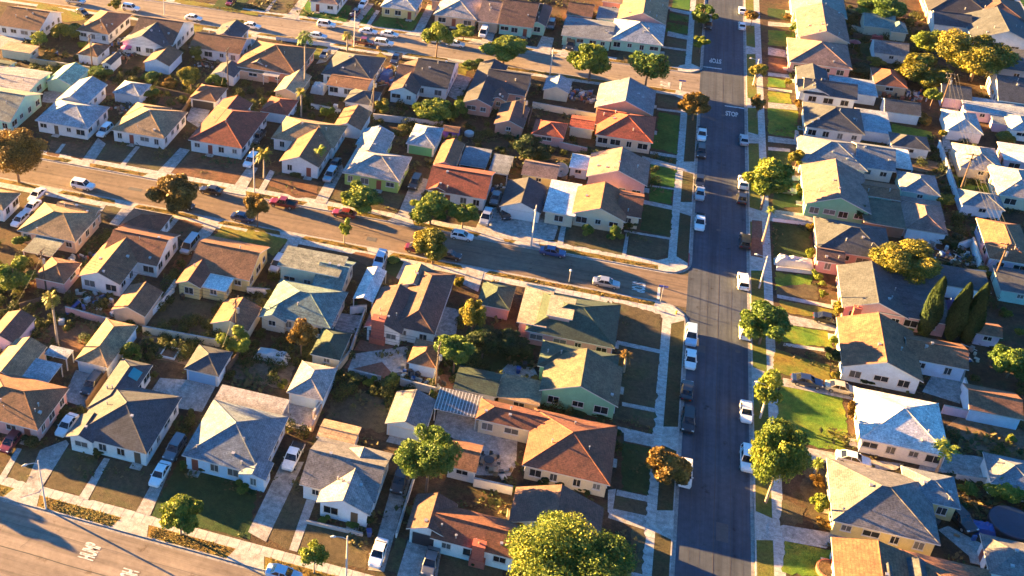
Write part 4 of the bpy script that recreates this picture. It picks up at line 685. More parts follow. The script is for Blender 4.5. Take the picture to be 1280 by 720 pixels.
TREES=[
{'name': 'broadleaf_tree', 'label': 'big orange-brown tree at the left edge beside the middle cross street', 'cat': 'tree', 'x': -110.71, 'y': 160.05, 'h': 11.45, 'r': 5.23, 'kind': 'tree', 'col': 'orange', 'seed': 1, 'size': 'X'},
{'name': 'broadleaf_tree', 'label': 'orange-brown street tree over two dark parked cars on the middle cross street', 'cat': 'tree', 'x': -77.39, 'y': 159.47, 'h': 7.62, 'r': 4.15, 'kind': 'tree', 'col': 'orange', 'seed': 2, 'size': 'L'},
{'name': 'broadleaf_tree', 'label': 'small round orange-brown street tree in front of a dark blue parked car', 'cat': 'tree', 'x': -60.87, 'y': 159.96, 'h': 7.0, 'r': 2.33, 'kind': 'tree', 'col': 'orange', 'seed': 3, 'size': 'M'},
{'name': 'broadleaf_tree', 'label': 'skinny yellow-green young tree on the near kerb of the middle cross street', 'cat': 'tree', 'x': -44.36, 'y': 160.1, 'h': 5.58, 'r': 1.28, 'kind': 'sparse', 'col': 'lime', 'seed': 4, 'size': 'S', 'pale': 1},
{'name': 'broadleaf_tree', 'label': 'yellow-green street tree in front of the lime green house', 'cat': 'tree', 'x': -44.57, 'y': 171.52, 'h': 5.22, 'r': 4.03, 'kind': 'tree', 'col': 'mid', 'seed': 5, 'size': 'L'},
{'name': 'broadleaf_tree', 'label': 'larger of two dense street trees hiding the red-brown house on the middle cross street', 'cat': 'tree', 'x': -31.02, 'y': 171.05, 'h': 5.89, 'r': 4.09, 'kind': 'tree', 'col': 'mid', 'seed': 6, 'size': 'L'},
{'name': 'broadleaf_tree', 'label': 'smaller of two dense street trees, beside a silver car on a driveway', 'cat': 'tree', 'x': -25.15, 'y': 171.61, 'h': 6.08, 'r': 2.76, 'kind': 'tree', 'col': 'green', 'seed': 7, 'size': 'L'},
{'name': 'broadleaf_tree', 'label': 'golden street tree over a maroon car on the near kerb of the middle cross street', 'cat': 'tree', 'x': -27.91, 'y': 158.8, 'h': 6.98, 'r': 3.18, 'kind': 'tree', 'col': 'gold', 'seed': 8, 'size': 'L'},
{'name': 'broadleaf_tree', 'label': 'big round green tree between the brown garage and the pale blue garage', 'cat': 'tree', 'x': -17.19, 'y': 106.95, 'h': 10.64, 'r': 3.69, 'kind': 'tree', 'col': 'green', 'seed': 9, 'size': 'X'},
{'name': 'broadleaf_tree', 'label': 'huge dense yellow-green tree at the bottom edge in front of the brown ranch house', 'cat': 'tree', 'x': 2.22, 'y': 94.9, 'h': 11.87, 'r': 6.32, 'kind': 'tree', 'col': 'mid', 'seed': 10, 'size': 'XX'},
{'name': 'broadleaf_tree', 'label': 'orange autumn tree on the avenue parkway over a half-hidden white car', 'cat': 'tree', 'x': 13.26, 'y': 118.82, 'h': 5.88, 'r': 3.01, 'kind': 'tree', 'col': 'orange', 'seed': 11, 'size': 'L'},
{'name': 'broadleaf_tree', 'label': 'yellow-green parkway tree beside the dark green lawn of the blue-grey house', 'cat': 'tree', 'x': -45.74, 'y': 89.85, 'h': 6.72, 'r': 2.86, 'kind': 'tree', 'col': 'mid', 'seed': 12, 'size': 'L', 'pale': 1},
{'name': 'broadleaf_tree', 'label': 'small yellow-green parkway tree in front of the pale gabled house', 'cat': 'tree', 'x': -27.5, 'y': 89.45, 'h': 5.42, 'r': 1.78, 'kind': 'sparse', 'col': 'lime', 'seed': 13, 'size': 'M', 'pale': 1},
{'name': 'broadleaf_tree', 'label': 'orange-tipped street tree on the corner of the avenue and the far cross street', 'cat': 'tree', 'x': 13.65, 'y': 228.45, 'h': 7.21, 'r': 3.41, 'kind': 'tree', 'col': 'orange', 'seed': 14, 'size': 'L'},
{'name': 'broadleaf_tree', 'label': 'tall green street tree on the avenue at the top edge', 'cat': 'tree', 'x': 14.27, 'y': 280.65, 'h': 6.5, 'r': 3.01, 'kind': 'tree', 'col': 'green', 'seed': 15, 'size': 'M'},
{'name': 'broadleaf_tree', 'label': 'small round bright green clipped tree on the avenue parkway', 'cat': 'tree', 'x': 14.19, 'y': 264.35, 'h': 4.73, 'r': 1.73, 'kind': 'tree', 'col': 'lime', 'seed': 16, 'size': 'M'},
{'name': 'broadleaf_tree', 'label': 'round green street tree at the middle of the far cross street, before a dark car', 'cat': 'tree', 'x': -9.38, 'y': 240.56, 'h': 10.17, 'r': 4.71, 'kind': 'tree', 'col': 'mid', 'seed': 17, 'size': 'L'},
{'name': 'broadleaf_tree', 'label': 'ragged green street tree in front of the mint green corner house', 'cat': 'tree', 'x': 3.05, 'y': 240.97, 'h': 9.09, 'r': 4.48, 'kind': 'sparse', 'col': 'green', 'seed': 18, 'size': 'L'},
{'name': 'broadleaf_tree', 'label': 'wide green street tree in front of the dark brown gabled house', 'cat': 'tree', 'x': -29.66, 'y': 243.5, 'h': 6.55, 'r': 5.62, 'kind': 'tree', 'col': 'mid', 'seed': 19, 'size': 'L'},
{'name': 'broadleaf_tree', 'label': 'yellow-green street tree in front of the peach house with two white cars under it', 'cat': 'tree', 'x': -45.49, 'y': 242.05, 'h': 9.27, 'r': 3.41, 'kind': 'sparse', 'col': 'lime', 'seed': 20, 'size': 'L'},
{'name': 'broadleaf_tree', 'label': 'round bright green garden tree before the peach house, beside a white van', 'cat': 'tree', 'x': -41.28, 'y': 253.77, 'h': 3.94, 'r': 2.75, 'kind': 'tree', 'col': 'lime', 'seed': 21, 'size': 'M'},
{'name': 'broadleaf_tree', 'label': 'low dark green street tree beside the salmon pink house', 'cat': 'tree', 'x': -35.42, 'y': 237.37, 'h': 2.75, 'r': 2.42, 'kind': 'tree', 'col': 'green', 'seed': 22, 'size': 'M'},
{'name': 'broadleaf_tree', 'label': 'large yellow-green street tree on the right kerb of the avenue opposite the pink house', 'cat': 'tree', 'x': 27.05, 'y': 195.59, 'h': 10.75, 'r': 4.15, 'kind': 'tree', 'col': 'mid', 'seed': 23, 'size': 'L'},
{'name': 'broadleaf_tree', 'label': 'dense green street tree on the right kerb of the avenue by the stepped lawns', 'cat': 'tree', 'x': 26.06, 'y': 153.99, 'h': 7.7, 'r': 3.5, 'kind': 'tree', 'col': 'green', 'seed': 24, 'size': 'L'},
{'name': 'broadleaf_tree', 'label': 'thin yellow-green street tree on the right kerb of the avenue beside the bright lawn', 'cat': 'tree', 'x': 26.05, 'y': 136.83, 'h': 8.43, 'r': 2.19, 'kind': 'sparse', 'col': 'lime', 'seed': 25, 'size': 'M', 'pale': 1},
{'name': 'broadleaf_tree', 'label': 'tall two-tiered yellow-green street tree at the right kerb near the bottom, over a white car', 'cat': 'tree', 'x': 26.33, 'y': 119.55, 'h': 14.15, 'r': 3.32, 'kind': 'tree', 'col': 'mid', 'seed': 26, 'size': 'X', 'pale': 1},
{'name': 'broadleaf_tree', 'label': 'yellow-tipped tree on the right kerb of the avenue at the far cross street', 'cat': 'tree', 'x': 26.75, 'y': 249.94, 'h': 5.86, 'r': 2.17, 'kind': 'tree', 'col': 'gold', 'seed': 27, 'size': 'M'},
{'name': 'broadleaf_tree', 'label': 'bare forked tree with few orange leaves on the right kerb of the avenue', 'cat': 'tree', 'x': 26.74, 'y': 233.78, 'h': 6.22, 'r': 1.54, 'kind': 'sparse', 'col': 'orange', 'seed': 28, 'size': 'S'},
{'name': 'broadleaf_tree', 'label': 'small orange street tree on the right kerb of the avenue at the top', 'cat': 'tree', 'x': 26.02, 'y': 283.92, 'h': 5.42, 'r': 1.81, 'kind': 'sparse', 'col': 'orange', 'seed': 29, 'size': 'S'},
{'name': 'broadleaf_tree', 'label': 'golden round tree beside the tan and slate house right of the avenue', 'cat': 'tree', 'x': 49.12, 'y': 179.1, 'h': 7.54, 'r': 4.99, 'kind': 'tree', 'col': 'gold', 'seed': 30, 'size': 'X'},
{'name': 'broadleaf_tree', 'label': 'biggest golden tree of the clump at the upper right', 'cat': 'tree', 'x': 73.63, 'y': 268.29, 'h': 11.38, 'r': 7.77, 'kind': 'tree', 'col': 'gold', 'seed': 31, 'size': 'X'},
{'name': 'broadleaf_tree', 'label': 'amber tree on the left of the golden clump at the upper right', 'cat': 'tree', 'x': 62.54, 'y': 262.16, 'h': 7.01, 'r': 5.23, 'kind': 'tree', 'col': 'gold', 'seed': 32, 'size': 'L'},
{'name': 'broadleaf_tree', 'label': 'yellow-green tree behind the golden clump at the upper right', 'cat': 'tree', 'x': 65.3, 'y': 278.83, 'h': 7.32, 'r': 3.6, 'kind': 'tree', 'col': 'lime', 'seed': 33, 'size': 'L'},
{'name': 'broadleaf_tree', 'label': 'dark green tree with a yellow crown at the top edge right of the teal roof', 'cat': 'tree', 'x': 57.54, 'y': 298.42, 'h': 6.57, 'r': 5.26, 'kind': 'tree', 'col': 'green', 'seed': 34, 'size': 'L'},
{'name': 'broadleaf_tree', 'label': 'bushy green and brown backyard tree at the right edge above the grey garage', 'cat': 'tree', 'x': 61.68, 'y': 157.44, 'h': 5.6, 'r': 2.77, 'kind': 'tree', 'col': 'green', 'seed': 35, 'size': 'L'},
{'name': 'cypress_tree', 'label': 'leftmost and brightest of three tall cypresses behind the orange-brown gabled house', 'cat': 'tree', 'x': 51.05, 'y': 164.69, 'h': 11.41, 'r': 1.51, 'kind': 'cypress', 'col': 'dark', 'seed': 36, 'group': 'tall cypresses in a row'},
{'name': 'cypress_tree', 'label': 'middle one of three tall cypresses behind the orange-brown gabled house', 'cat': 'tree', 'x': 54.85, 'y': 164.91, 'h': 11.08, 'r': 1.5, 'kind': 'cypress', 'col': 'dark', 'seed': 37, 'group': 'tall cypresses in a row'},
{'name': 'cypress_tree', 'label': 'rightmost of three tall cypresses behind the orange-brown gabled house', 'cat': 'tree', 'x': 57.2, 'y': 165.17, 'h': 11.3, 'r': 1.5, 'kind': 'cypress', 'col': 'dark', 'seed': 38, 'group': 'tall cypresses in a row'},
{'name': 'palm_tree', 'label': 'feathery green palm behind the large grey hip-roofed house', 'cat': 'palm', 'x': 48.54, 'y': 132.15, 'h': 6.59, 'r': 2.5, 'kind': 'palm', 'col': 'lime', 'seed': 39},
{'name': 'palm_tree', 'label': 'tall fan palm with a pale trunk near the far cross street', 'cat': 'palm', 'x': -69.63, 'y': 214.59, 'h': 15.24, 'r': 2.3, 'kind': 'fan', 'col': 'green', 'seed': 40},
{'name': 'palm_tree', 'label': 'short bushy palm on the near kerb of the far cross street', 'cat': 'palm', 'x': -66.66, 'y': 238.55, 'h': 5.4, 'r': 1.73, 'kind': 'fan', 'col': 'gold', 'seed': 41},
{'name': 'palm_tree', 'label': 'tall thin palm with a pale trunk in the dirt yard at the left edge', 'cat': 'palm', 'x': -79.25, 'y': 118.3, 'h': 10.69, 'r': 1.86, 'kind': 'fan', 'col': 'gold', 'seed': 42},
{'name': 'palm_tree', 'label': 'small orange spiky palm beside the green gabled house on the avenue', 'cat': 'palm', 'x': 6.12, 'y': 140.32, 'h': 4.3, 'r': 1.59, 'kind': 'palm', 'col': 'orange', 'seed': 43},
{'name': 'palm_tree', 'label': 'little yellow palm in the front garden of the large grey hip-roofed house', 'cat': 'palm', 'x': 32.91, 'y': 127.32, 'h': 2.86, 'r': 1.32, 'kind': 'palm', 'col': 'lime', 'seed': 44},
{'name': 'palm_tree', 'label': 'yellow palm by the driveway left of the white-fronted gabled house', 'cat': 'palm', 'x': -65.66, 'y': 176.68, 'h': 7.27, 'r': 2.65, 'kind': 'palm', 'col': 'gold', 'seed': 45},
{'name': 'palm_tree', 'label': 'yellow palm against the right side of the white-fronted gabled house', 'cat': 'palm', 'x': -56.1, 'y': 183.1, 'h': 5.97, 'r': 1.9, 'kind': 'palm', 'col': 'lime', 'seed': 46},
{'name': 'palm_tree', 'label': 'yellow palm shrub behind the small red-brown hip-roofed garage', 'cat': 'palm', 'x': -66.68, 'y': 203.06, 'h': 7.39, 'r': 2.06, 'kind': 'palm', 'col': 'gold', 'seed': 47},
{'name': 'palm_tree', 'label': 'thin palm beside a red parking strip on the right of the avenue', 'cat': 'palm', 'x': 27.05, 'y': 183.62, 'h': 8.13, 'r': 1.28, 'kind': 'palm', 'col': 'lime', 'seed': 48},
{'name': 'palm_tree', 'label': 'lone orange palm in the dark courtyard right of the ranch house', 'cat': 'palm', 'x': -6.0, 'y': 105.58, 'h': 3.0, 'r': 0.84, 'kind': 'palm', 'col': 'orange', 'seed': 49},
{'name': 'broadleaf_tree', 'label': 'yellow-lit bushy tree on the drive between the brown chimney house and the dark green garage', 'cat': 'tree', 'x': -17.59, 'y': 140.98, 'h': 7.86, 'r': 2.14, 'kind': 'sparse', 'col': 'gold', 'seed': 50, 'size': 'L'},
{'name': 'broadleaf_tree', 'label': 'dense green tree below the yellow-lit bushy tree, overhanging a dark yard', 'cat': 'tree', 'x': -18.62, 'y': 131.82, 'h': 7.17, 'r': 2.54, 'kind': 'tree', 'col': 'green', 'seed': 51, 'size': 'L'},
{'name': 'broadleaf_tree', 'label': 'yellow-green bush tree by a utility pole between two dirt yards', 'cat': 'tree', 'x': -51.99, 'y': 125.88, 'h': 4.34, 'r': 2.49, 'kind': 'tree', 'col': 'lime', 'seed': 52, 'size': 'M'},
{'name': 'garden_shrub', 'label': 'sparse orange and yellow shrub beside the small dark green garage', 'cat': 'shrub', 'x': -42.07, 'y': 128.43, 'h': 7.01, 'r': 2.1, 'kind': 'sparse', 'col': 'orange', 'seed': 53, 'size': 'M', 'group': 'shrubs in the yards'},
{'name': 'broadleaf_tree', 'label': 'round yellow-green tree at the left edge below the grey patio cover', 'cat': 'tree', 'x': -93.15, 'y': 129.09, 'h': 5.89, 'r': 3.08, 'kind': 'tree', 'col': 'lime', 'seed': 54, 'size': 'L'},
{'name': 'garden_shrub', 'label': 'dark shrub with bright tips by the tan hip-roofed garage', 'cat': 'shrub', 'x': -66.65, 'y': 118.66, 'h': 3.36, 'r': 1.96, 'kind': 'shrub', 'col': 'green', 'seed': 55},
{'name': 'garden_shrub', 'label': 'golden shrub beside the white house with the brown gable', 'cat': 'shrub', 'x': -99.61, 'y': 222.64, 'h': 3.82, 'r': 2.64, 'kind': 'shrub', 'col': 'gold', 'seed': 56, 'size': 'M'},
{'name': 'garden_shrub', 'label': 'tall yellow shrub below the golden shrub in the upper left yard', 'cat': 'shrub', 'x': -93.54, 'y': 205.57, 'h': 7.23, 'r': 2.67, 'kind': 'tree', 'col': 'gold', 'seed': 57, 'size': 'M', 'group': 'shrubs in the yards'},
{'name': 'garden_shrub', 'label': 'bright orange shrub in the upper left yards', 'cat': 'shrub', 'x': -99.25, 'y': 206.93, 'h': 2.77, 'r': 1.98, 'kind': 'shrub', 'col': 'orange', 'seed': 58},
{'name': 'garden_shrub', 'label': 'yellow-green tree-like shrub behind the brown gabled corner house at the top left', 'cat': 'shrub', 'x': -138.01, 'y': 216.53, 'h': 4.13, 'r': 2.52, 'kind': 'sparse', 'col': 'lime', 'seed': 59, 'size': 'M', 'group': 'shrubs in the yards'},
{'name': 'garden_shrub', 'label': 'golden hedge tree between two brown houses at the top left', 'cat': 'shrub', 'x': -135.67, 'y': 222.25, 'h': 4.92, 'r': 2.36, 'kind': 'tree', 'col': 'gold', 'seed': 60, 'size': 'M', 'group': 'shrubs in the yards'},
{'name': 'garden_shrub', 'label': 'dim bushy tree beside the white yard clutter at the top left', 'cat': 'tree', 'x': -133.43, 'y': 224.25, 'h': 3.7, 'r': 3.15, 'kind': 'tree', 'col': 'gold', 'seed': 61, 'size': 'M'},
{'name': 'garden_shrub', 'label': 'small yellow bush above the small brown garage in the upper left', 'cat': 'shrub', 'x': -128.27, 'y': 219.99, 'h': 2.19, 'r': 1.36, 'kind': 'shrub', 'col': 'lime', 'seed': 62},
{'name': 'garden_shrub', 'label': 'rust-coloured shrub in the upper left yard beside a blue drum', 'cat': 'shrub', 'x': -132.71, 'y': 211.36, 'h': 2.66, 'r': 2.27, 'kind': 'shrub', 'col': 'orange', 'seed': 63},
{'name': 'garden_shrub', 'label': 'dark hedge mass behind the mint green garage', 'cat': 'shrub', 'x': -117.91, 'y': 206.94, 'h': 2.15, 'r': 3.48, 'kind': 'shrub', 'col': 'green', 'seed': 64, 'size': 'M'},
{'name': 'garden_shrub', 'label': 'dark shrub with a lit top left of the orange shrub', 'cat': 'shrub', 'x': -104.39, 'y': 208.74, 'h': 2.2, 'r': 2.55, 'kind': 'shrub', 'col': 'green', 'seed': 65},
{'name': 'garden_shrub', 'label': 'dark bush between the pale hip-roofed garage and the tan house', 'cat': 'shrub', 'x': -101.68, 'y': 200.94, 'h': 2.23, 'r': 1.95, 'kind': 'shrub', 'col': 'green', 'seed': 66},
{'name': 'garden_shrub', 'label': 'dark bush at the right of the tall yellow shrub', 'cat': 'shrub', 'x': -90.18, 'y': 211.24, 'h': 2.8, 'r': 2.35, 'kind': 'shrub', 'col': 'green', 'seed': 67},
{'name': 'garden_shrub', 'label': 'dark round bush under the small white slate-gabled garage', 'cat': 'shrub', 'x': -88.4, 'y': 212.46, 'h': 1.9, 'r': 1.63, 'kind': 'shrub', 'col': 'green', 'seed': 68},
{'name': 'garden_shrub', 'label': 'little yellow bush right of the pale blue orange-lit garage', 'cat': 'shrub', 'x': -104.11, 'y': 221.4, 'h': 1.65, 'r': 1.14, 'kind': 'shrub', 'col': 'gold', 'seed': 69},
{'name': 'garden_shrub', 'label': 'yellow clipped bush on the kerb of the far cross street, left of a white sedan', 'cat': 'shrub', 'x': -97.04, 'y': 245.23, 'h': 0.99, 'r': 1.82, 'kind': 'shrub', 'col': 'gold', 'seed': 70},
{'name': 'garden_shrub', 'label': 'yellow-leaved bush tree on the far kerb at the top left edge of the street', 'cat': 'tree', 'x': -130.96, 'y': 243.67, 'h': 3.13, 'r': 1.87, 'kind': 'tree', 'col': 'gold', 'seed': 71, 'size': 'S'},
{'name': 'garden_shrub', 'label': 'broad dark hedge with lit leaves below the white house with red windows', 'cat': 'shrub', 'x': -39.07, 'y': 210.84, 'h': 4.68, 'r': 4.27, 'kind': 'tree', 'col': 'mid', 'seed': 72, 'size': 'L', 'group': 'shrubs in the yards'},
{'name': 'garden_shrub', 'label': 'tall dark hedge block between the white house and the salmon pink house', 'cat': 'shrub', 'x': -34.37, 'y': 213.64, 'h': 4.0, 'r': 2.05, 'kind': 'shrub', 'col': 'green', 'seed': 73, 'size': 'M'},
{'name': 'garden_shrub', 'label': 'yellow-tipped bush behind the brown utility pole in the middle top yards', 'cat': 'shrub', 'x': -50.4, 'y': 209.94, 'h': 3.72, 'r': 1.9, 'kind': 'tree', 'col': 'gold', 'seed': 74, 'size': 'M', 'group': 'shrubs in the yards'},
{'name': 'garden_shrub', 'label': 'yellow-green sapling against the salmon pink house', 'cat': 'shrub', 'x': -35.21, 'y': 221.59, 'h': 1.55, 'r': 1.06, 'kind': 'shrub', 'col': 'lime', 'seed': 75},
{'name': 'garden_shrub', 'label': 'dark bush with pale flowers right of the small red-brown garage', 'cat': 'shrub', 'x': -61.35, 'y': 204.33, 'h': 3.12, 'r': 1.54, 'kind': 'shrub', 'col': 'green', 'seed': 76},
{'name': 'garden_shrub', 'label': 'dark leafy tree behind the yellow shed with the brown roof', 'cat': 'tree', 'x': -16.44, 'y': 199.65, 'h': 5.69, 'r': 3.52, 'kind': 'tree', 'col': 'dark', 'seed': 77, 'size': 'L'},
{'name': 'garden_shrub', 'label': 'little yellow conifer bush in front of the yellow shed', 'cat': 'shrub', 'x': -14.14, 'y': 192.46, 'h': 1.87, 'r': 0.94, 'kind': 'shrub', 'col': 'gold', 'seed': 78},
{'name': 'garden_shrub', 'label': 'bushy green shrub left of the front door of the white corner house', 'cat': 'shrub', 'x': -3.19, 'y': 176.4, 'h': 2.65, 'r': 1.44, 'kind': 'shrub', 'col': 'green', 'seed': 79},
{'name': 'garden_shrub', 'label': 'pointed green shrub right of the front door of the white corner house', 'cat': 'shrub', 'x': 1.6, 'y': 176.4, 'h': 2.88, 'r': 1.58, 'kind': 'shrub', 'col': 'green', 'seed': 80},
{'name': 'garden_shrub', 'label': 'dark clipped round bush at the corner of the white corner house', 'cat': 'shrub', 'x': 3.86, 'y': 181.06, 'h': 1.68, 'r': 1.31, 'kind': 'shrub', 'col': 'dark', 'seed': 81},
{'name': 'garden_shrub', 'label': 'row of dark shrubs under the green gabled wall facing the avenue', 'cat': 'shrub', 'x': 0.65, 'y': 129.46, 'h': 0.6, 'r': 1.87, 'kind': 'shrub', 'col': 'dark', 'seed': 82},
{'name': 'garden_shrub', 'label': 'dark shrub strip at the right end of the green gabled wall', 'cat': 'shrub', 'x': 3.79, 'y': 129.42, 'h': 0.6, 'r': 1.51, 'kind': 'shrub', 'col': 'dark', 'seed': 83},
{'name': 'garden_shrub', 'label': 'dark garden bush against the large brown corner house, left of its windows', 'cat': 'shrub', 'x': -2.17, 'y': 113.43, 'h': 1.2, 'r': 0.87, 'kind': 'shrub', 'col': 'dark', 'seed': 84},
{'name': 'garden_shrub', 'label': 'dark garden bush under the middle window of the large brown corner house', 'cat': 'shrub', 'x': -0.04, 'y': 113.57, 'h': 1.16, 'r': 0.86, 'kind': 'shrub', 'col': 'dark', 'seed': 85},
{'name': 'garden_shrub', 'label': 'dark garden bush at the right end of the large brown corner house', 'cat': 'shrub', 'x': 3.37, 'y': 114.15, 'h': 1.08, 'r': 1.18, 'kind': 'shrub', 'col': 'dark', 'seed': 86},
{'name': 'garden_shrub', 'label': 'yellow-green shrub against the wall of the large tan-lit corner house on the avenue', 'cat': 'shrub', 'x': -5.84, 'y': 110.75, 'h': 0.91, 'r': 0.65, 'kind': 'shrub', 'col': 'lime', 'seed': 87},
{'name': 'garden_shrub', 'label': 'dark bush under the chimney of the ranch house', 'cat': 'shrub', 'x': -8.42, 'y': 97.11, 'h': 1.33, 'r': 0.8, 'kind': 'shrub', 'col': 'dark', 'seed': 88},
{'name': 'garden_shrub', 'label': 'small dark bush right of the ranch house chimney', 'cat': 'shrub', 'x': -6.09, 'y': 98.09, 'h': 1.09, 'r': 0.6, 'kind': 'shrub', 'col': 'dark', 'seed': 89},
{'name': 'garden_shrub', 'label': 'shrub with white blossom below the left window of the pale gabled house', 'cat': 'shrub', 'x': -28.88, 'y': 97.73, 'h': 0.87, 'r': 0.84, 'kind': 'shrub', 'col': 'green', 'seed': 90},
{'name': 'garden_shrub', 'label': 'low flowering hedge under the right window of the pale gabled house', 'cat': 'shrub', 'x': -25.17, 'y': 98.28, 'h': 0.6, 'r': 1.14, 'kind': 'shrub', 'col': 'green', 'seed': 91},
{'name': 'garden_shrub', 'label': 'bush at the right front corner of the pale gabled house', 'cat': 'shrub', 'x': -22.99, 'y': 98.93, 'h': 1.91, 'r': 0.73, 'kind': 'shrub', 'col': 'dark', 'seed': 92},
{'name': 'garden_shrub', 'label': 'dark shrubs by the front window of the dark slate house', 'cat': 'shrub', 'x': -62.4, 'y': 99.12, 'h': 1.29, 'r': 1.11, 'kind': 'shrub', 'col': 'dark', 'seed': 93},
{'name': 'garden_shrub', 'label': 'low green bush beside the left front corner of the blue-grey house', 'cat': 'shrub', 'x': -50.08, 'y': 100.71, 'h': 1.1, 'r': 0.88, 'kind': 'shrub', 'col': 'green', 'seed': 94},
{'name': 'garden_shrub', 'label': 'round dark bush under the blue-grey house front window', 'cat': 'shrub', 'x': -47.43, 'y': 100.68, 'h': 0.92, 'r': 0.66, 'kind': 'shrub', 'col': 'dark', 'seed': 95},
{'name': 'garden_shrub', 'label': 'leafy bush with pale flowers at the porch of the blue-grey house', 'cat': 'shrub', 'x': -40.79, 'y': 99.09, 'h': 1.24, 'r': 1.29, 'kind': 'shrub', 'col': 'green', 'seed': 96},
{'name': 'garden_shrub', 'label': 'big dark round bush in front of the brown house at the lower left', 'cat': 'shrub', 'x': -71.95, 'y': 97.83, 'h': 1.85, 'r': 1.57, 'kind': 'shrub', 'col': 'dark', 'seed': 97},
{'name': 'garden_shrub', 'label': 'dark hedge beside the side wall of the brown house at the lower left', 'cat': 'shrub', 'x': -71.26, 'y': 105.17, 'h': 0.73, 'r': 1.4, 'kind': 'shrub', 'col': 'dark', 'seed': 98},
{'name': 'garden_shrub', 'label': 'dark overgrown shrubs along the wall above the dry dirt yard', 'cat': 'shrub', 'x': -32.55, 'y': 124.36, 'h': 1.63, 'r': 2.04, 'kind': 'shrub', 'col': 'dark', 'seed': 99, 'size': 'M'},
{'name': 'garden_shrub', 'label': 'green bush in the middle of the overgrown wall above the dry dirt yard', 'cat': 'shrub', 'x': -30.1, 'y': 125.07, 'h': 1.85, 'r': 1.08, 'kind': 'shrub', 'col': 'green', 'seed': 100},
{'name': 'garden_shrub', 'label': 'thin yellowish shrub at the right of the overgrown wall', 'cat': 'shrub', 'x': -26.66, 'y': 125.57, 'h': 2.66, 'r': 1.44, 'kind': 'sparse', 'col': 'gold', 'seed': 101, 'size': 'S', 'group': 'shrubs in the yards'},
{'name': 'garden_shrub', 'label': 'bright green bush beside the corrugated grey patio roof', 'cat': 'shrub', 'x': -20.03, 'y': 125.43, 'h': 1.25, 'r': 1.07, 'kind': 'shrub', 'col': 'lime', 'seed': 102},
{'name': 'garden_shrub', 'label': 'tiny yellow bush at the edge of the light grey garage yard', 'cat': 'shrub', 'x': -42.41, 'y': 120.27, 'h': 1.17, 'r': 0.72, 'kind': 'shrub', 'col': 'gold', 'seed': 103},
{'name': 'garden_shrub', 'label': 'hedge bush behind the small dark green garage by the wall', 'cat': 'shrub', 'x': -51.71, 'y': 140.66, 'h': 1.47, 'r': 1.07, 'kind': 'shrub', 'col': 'gold', 'seed': 104},
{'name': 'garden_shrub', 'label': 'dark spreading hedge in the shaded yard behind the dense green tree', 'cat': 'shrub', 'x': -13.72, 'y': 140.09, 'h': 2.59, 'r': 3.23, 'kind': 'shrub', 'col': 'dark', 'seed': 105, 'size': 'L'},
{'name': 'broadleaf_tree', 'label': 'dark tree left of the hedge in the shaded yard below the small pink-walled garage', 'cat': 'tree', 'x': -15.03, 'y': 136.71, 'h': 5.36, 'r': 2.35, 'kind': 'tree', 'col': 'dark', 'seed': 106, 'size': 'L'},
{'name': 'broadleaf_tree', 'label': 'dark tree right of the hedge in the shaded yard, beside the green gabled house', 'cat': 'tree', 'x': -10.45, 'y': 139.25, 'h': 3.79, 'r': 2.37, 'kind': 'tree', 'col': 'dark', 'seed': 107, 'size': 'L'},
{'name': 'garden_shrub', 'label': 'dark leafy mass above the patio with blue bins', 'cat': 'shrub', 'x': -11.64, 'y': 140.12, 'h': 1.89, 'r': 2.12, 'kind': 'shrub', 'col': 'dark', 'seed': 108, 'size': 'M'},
{'name': 'garden_shrub', 'label': 'clipped yellow hedge by the drive of the white-canopied house', 'cat': 'shrub', 'x': -22.17, 'y': 153.88, 'h': 2.48, 'r': 1.08, 'kind': 'shrub', 'col': 'gold', 'seed': 109},
{'name': 'garden_shrub', 'label': 'yellow bush strip behind the brown chimney house roadside corner', 'cat': 'shrub', 'x': -34.88, 'y': 157.54, 'h': 0.6, 'r': 1.26, 'kind': 'shrub', 'col': 'lime', 'seed': 110},
{'name': 'garden_shrub', 'label': 'dark bush at the left of the tan hip-roofed house', 'cat': 'shrub', 'x': -99.24, 'y': 141.15, 'h': 2.2, 'r': 1.71, 'kind': 'shrub', 'col': 'green', 'seed': 111},
{'name': 'garden_shrub', 'label': 'yellow weedy bush beside the brown hip-roofed garage at left', 'cat': 'shrub', 'x': -85.72, 'y': 136.43, 'h': 1.5, 'r': 1.1, 'kind': 'shrub', 'col': 'gold', 'seed': 112},
{'name': 'garden_shrub', 'label': 'dark clipped bushes across the front of the white-fronted gabled house', 'cat': 'shrub', 'x': -59.92, 'y': 180.53, 'h': 0.77, 'r': 1.89, 'kind': 'shrub', 'col': 'dark', 'seed': 113},
{'name': 'garden_shrub', 'label': 'tall yellow shrub at the corner of the wide grey-blue house', 'cat': 'shrub', 'x': 33.6, 'y': 213.06, 'h': 4.73, 'r': 1.58, 'kind': 'tree', 'col': 'gold', 'seed': 114, 'size': 'M', 'group': 'shrubs in the yards'},
{'name': 'garden_shrub', 'label': 'yellow column shrub at the green-walled house front', 'cat': 'shrub', 'x': 34.25, 'y': 202.84, 'h': 2.96, 'r': 0.91, 'kind': 'shrub', 'col': 'gold', 'seed': 115},
{'name': 'garden_shrub', 'label': 'orange garden shrub in front of the white house with the tan gable', 'cat': 'shrub', 'x': 35.26, 'y': 240.26, 'h': 3.13, 'r': 1.22, 'kind': 'shrub', 'col': 'orange', 'seed': 116},
{'name': 'garden_shrub', 'label': 'yellow garden shrub above the orange one by the steps, right of the avenue', 'cat': 'shrub', 'x': 33.84, 'y': 251.9, 'h': 2.09, 'r': 1.09, 'kind': 'shrub', 'col': 'gold', 'seed': 117},
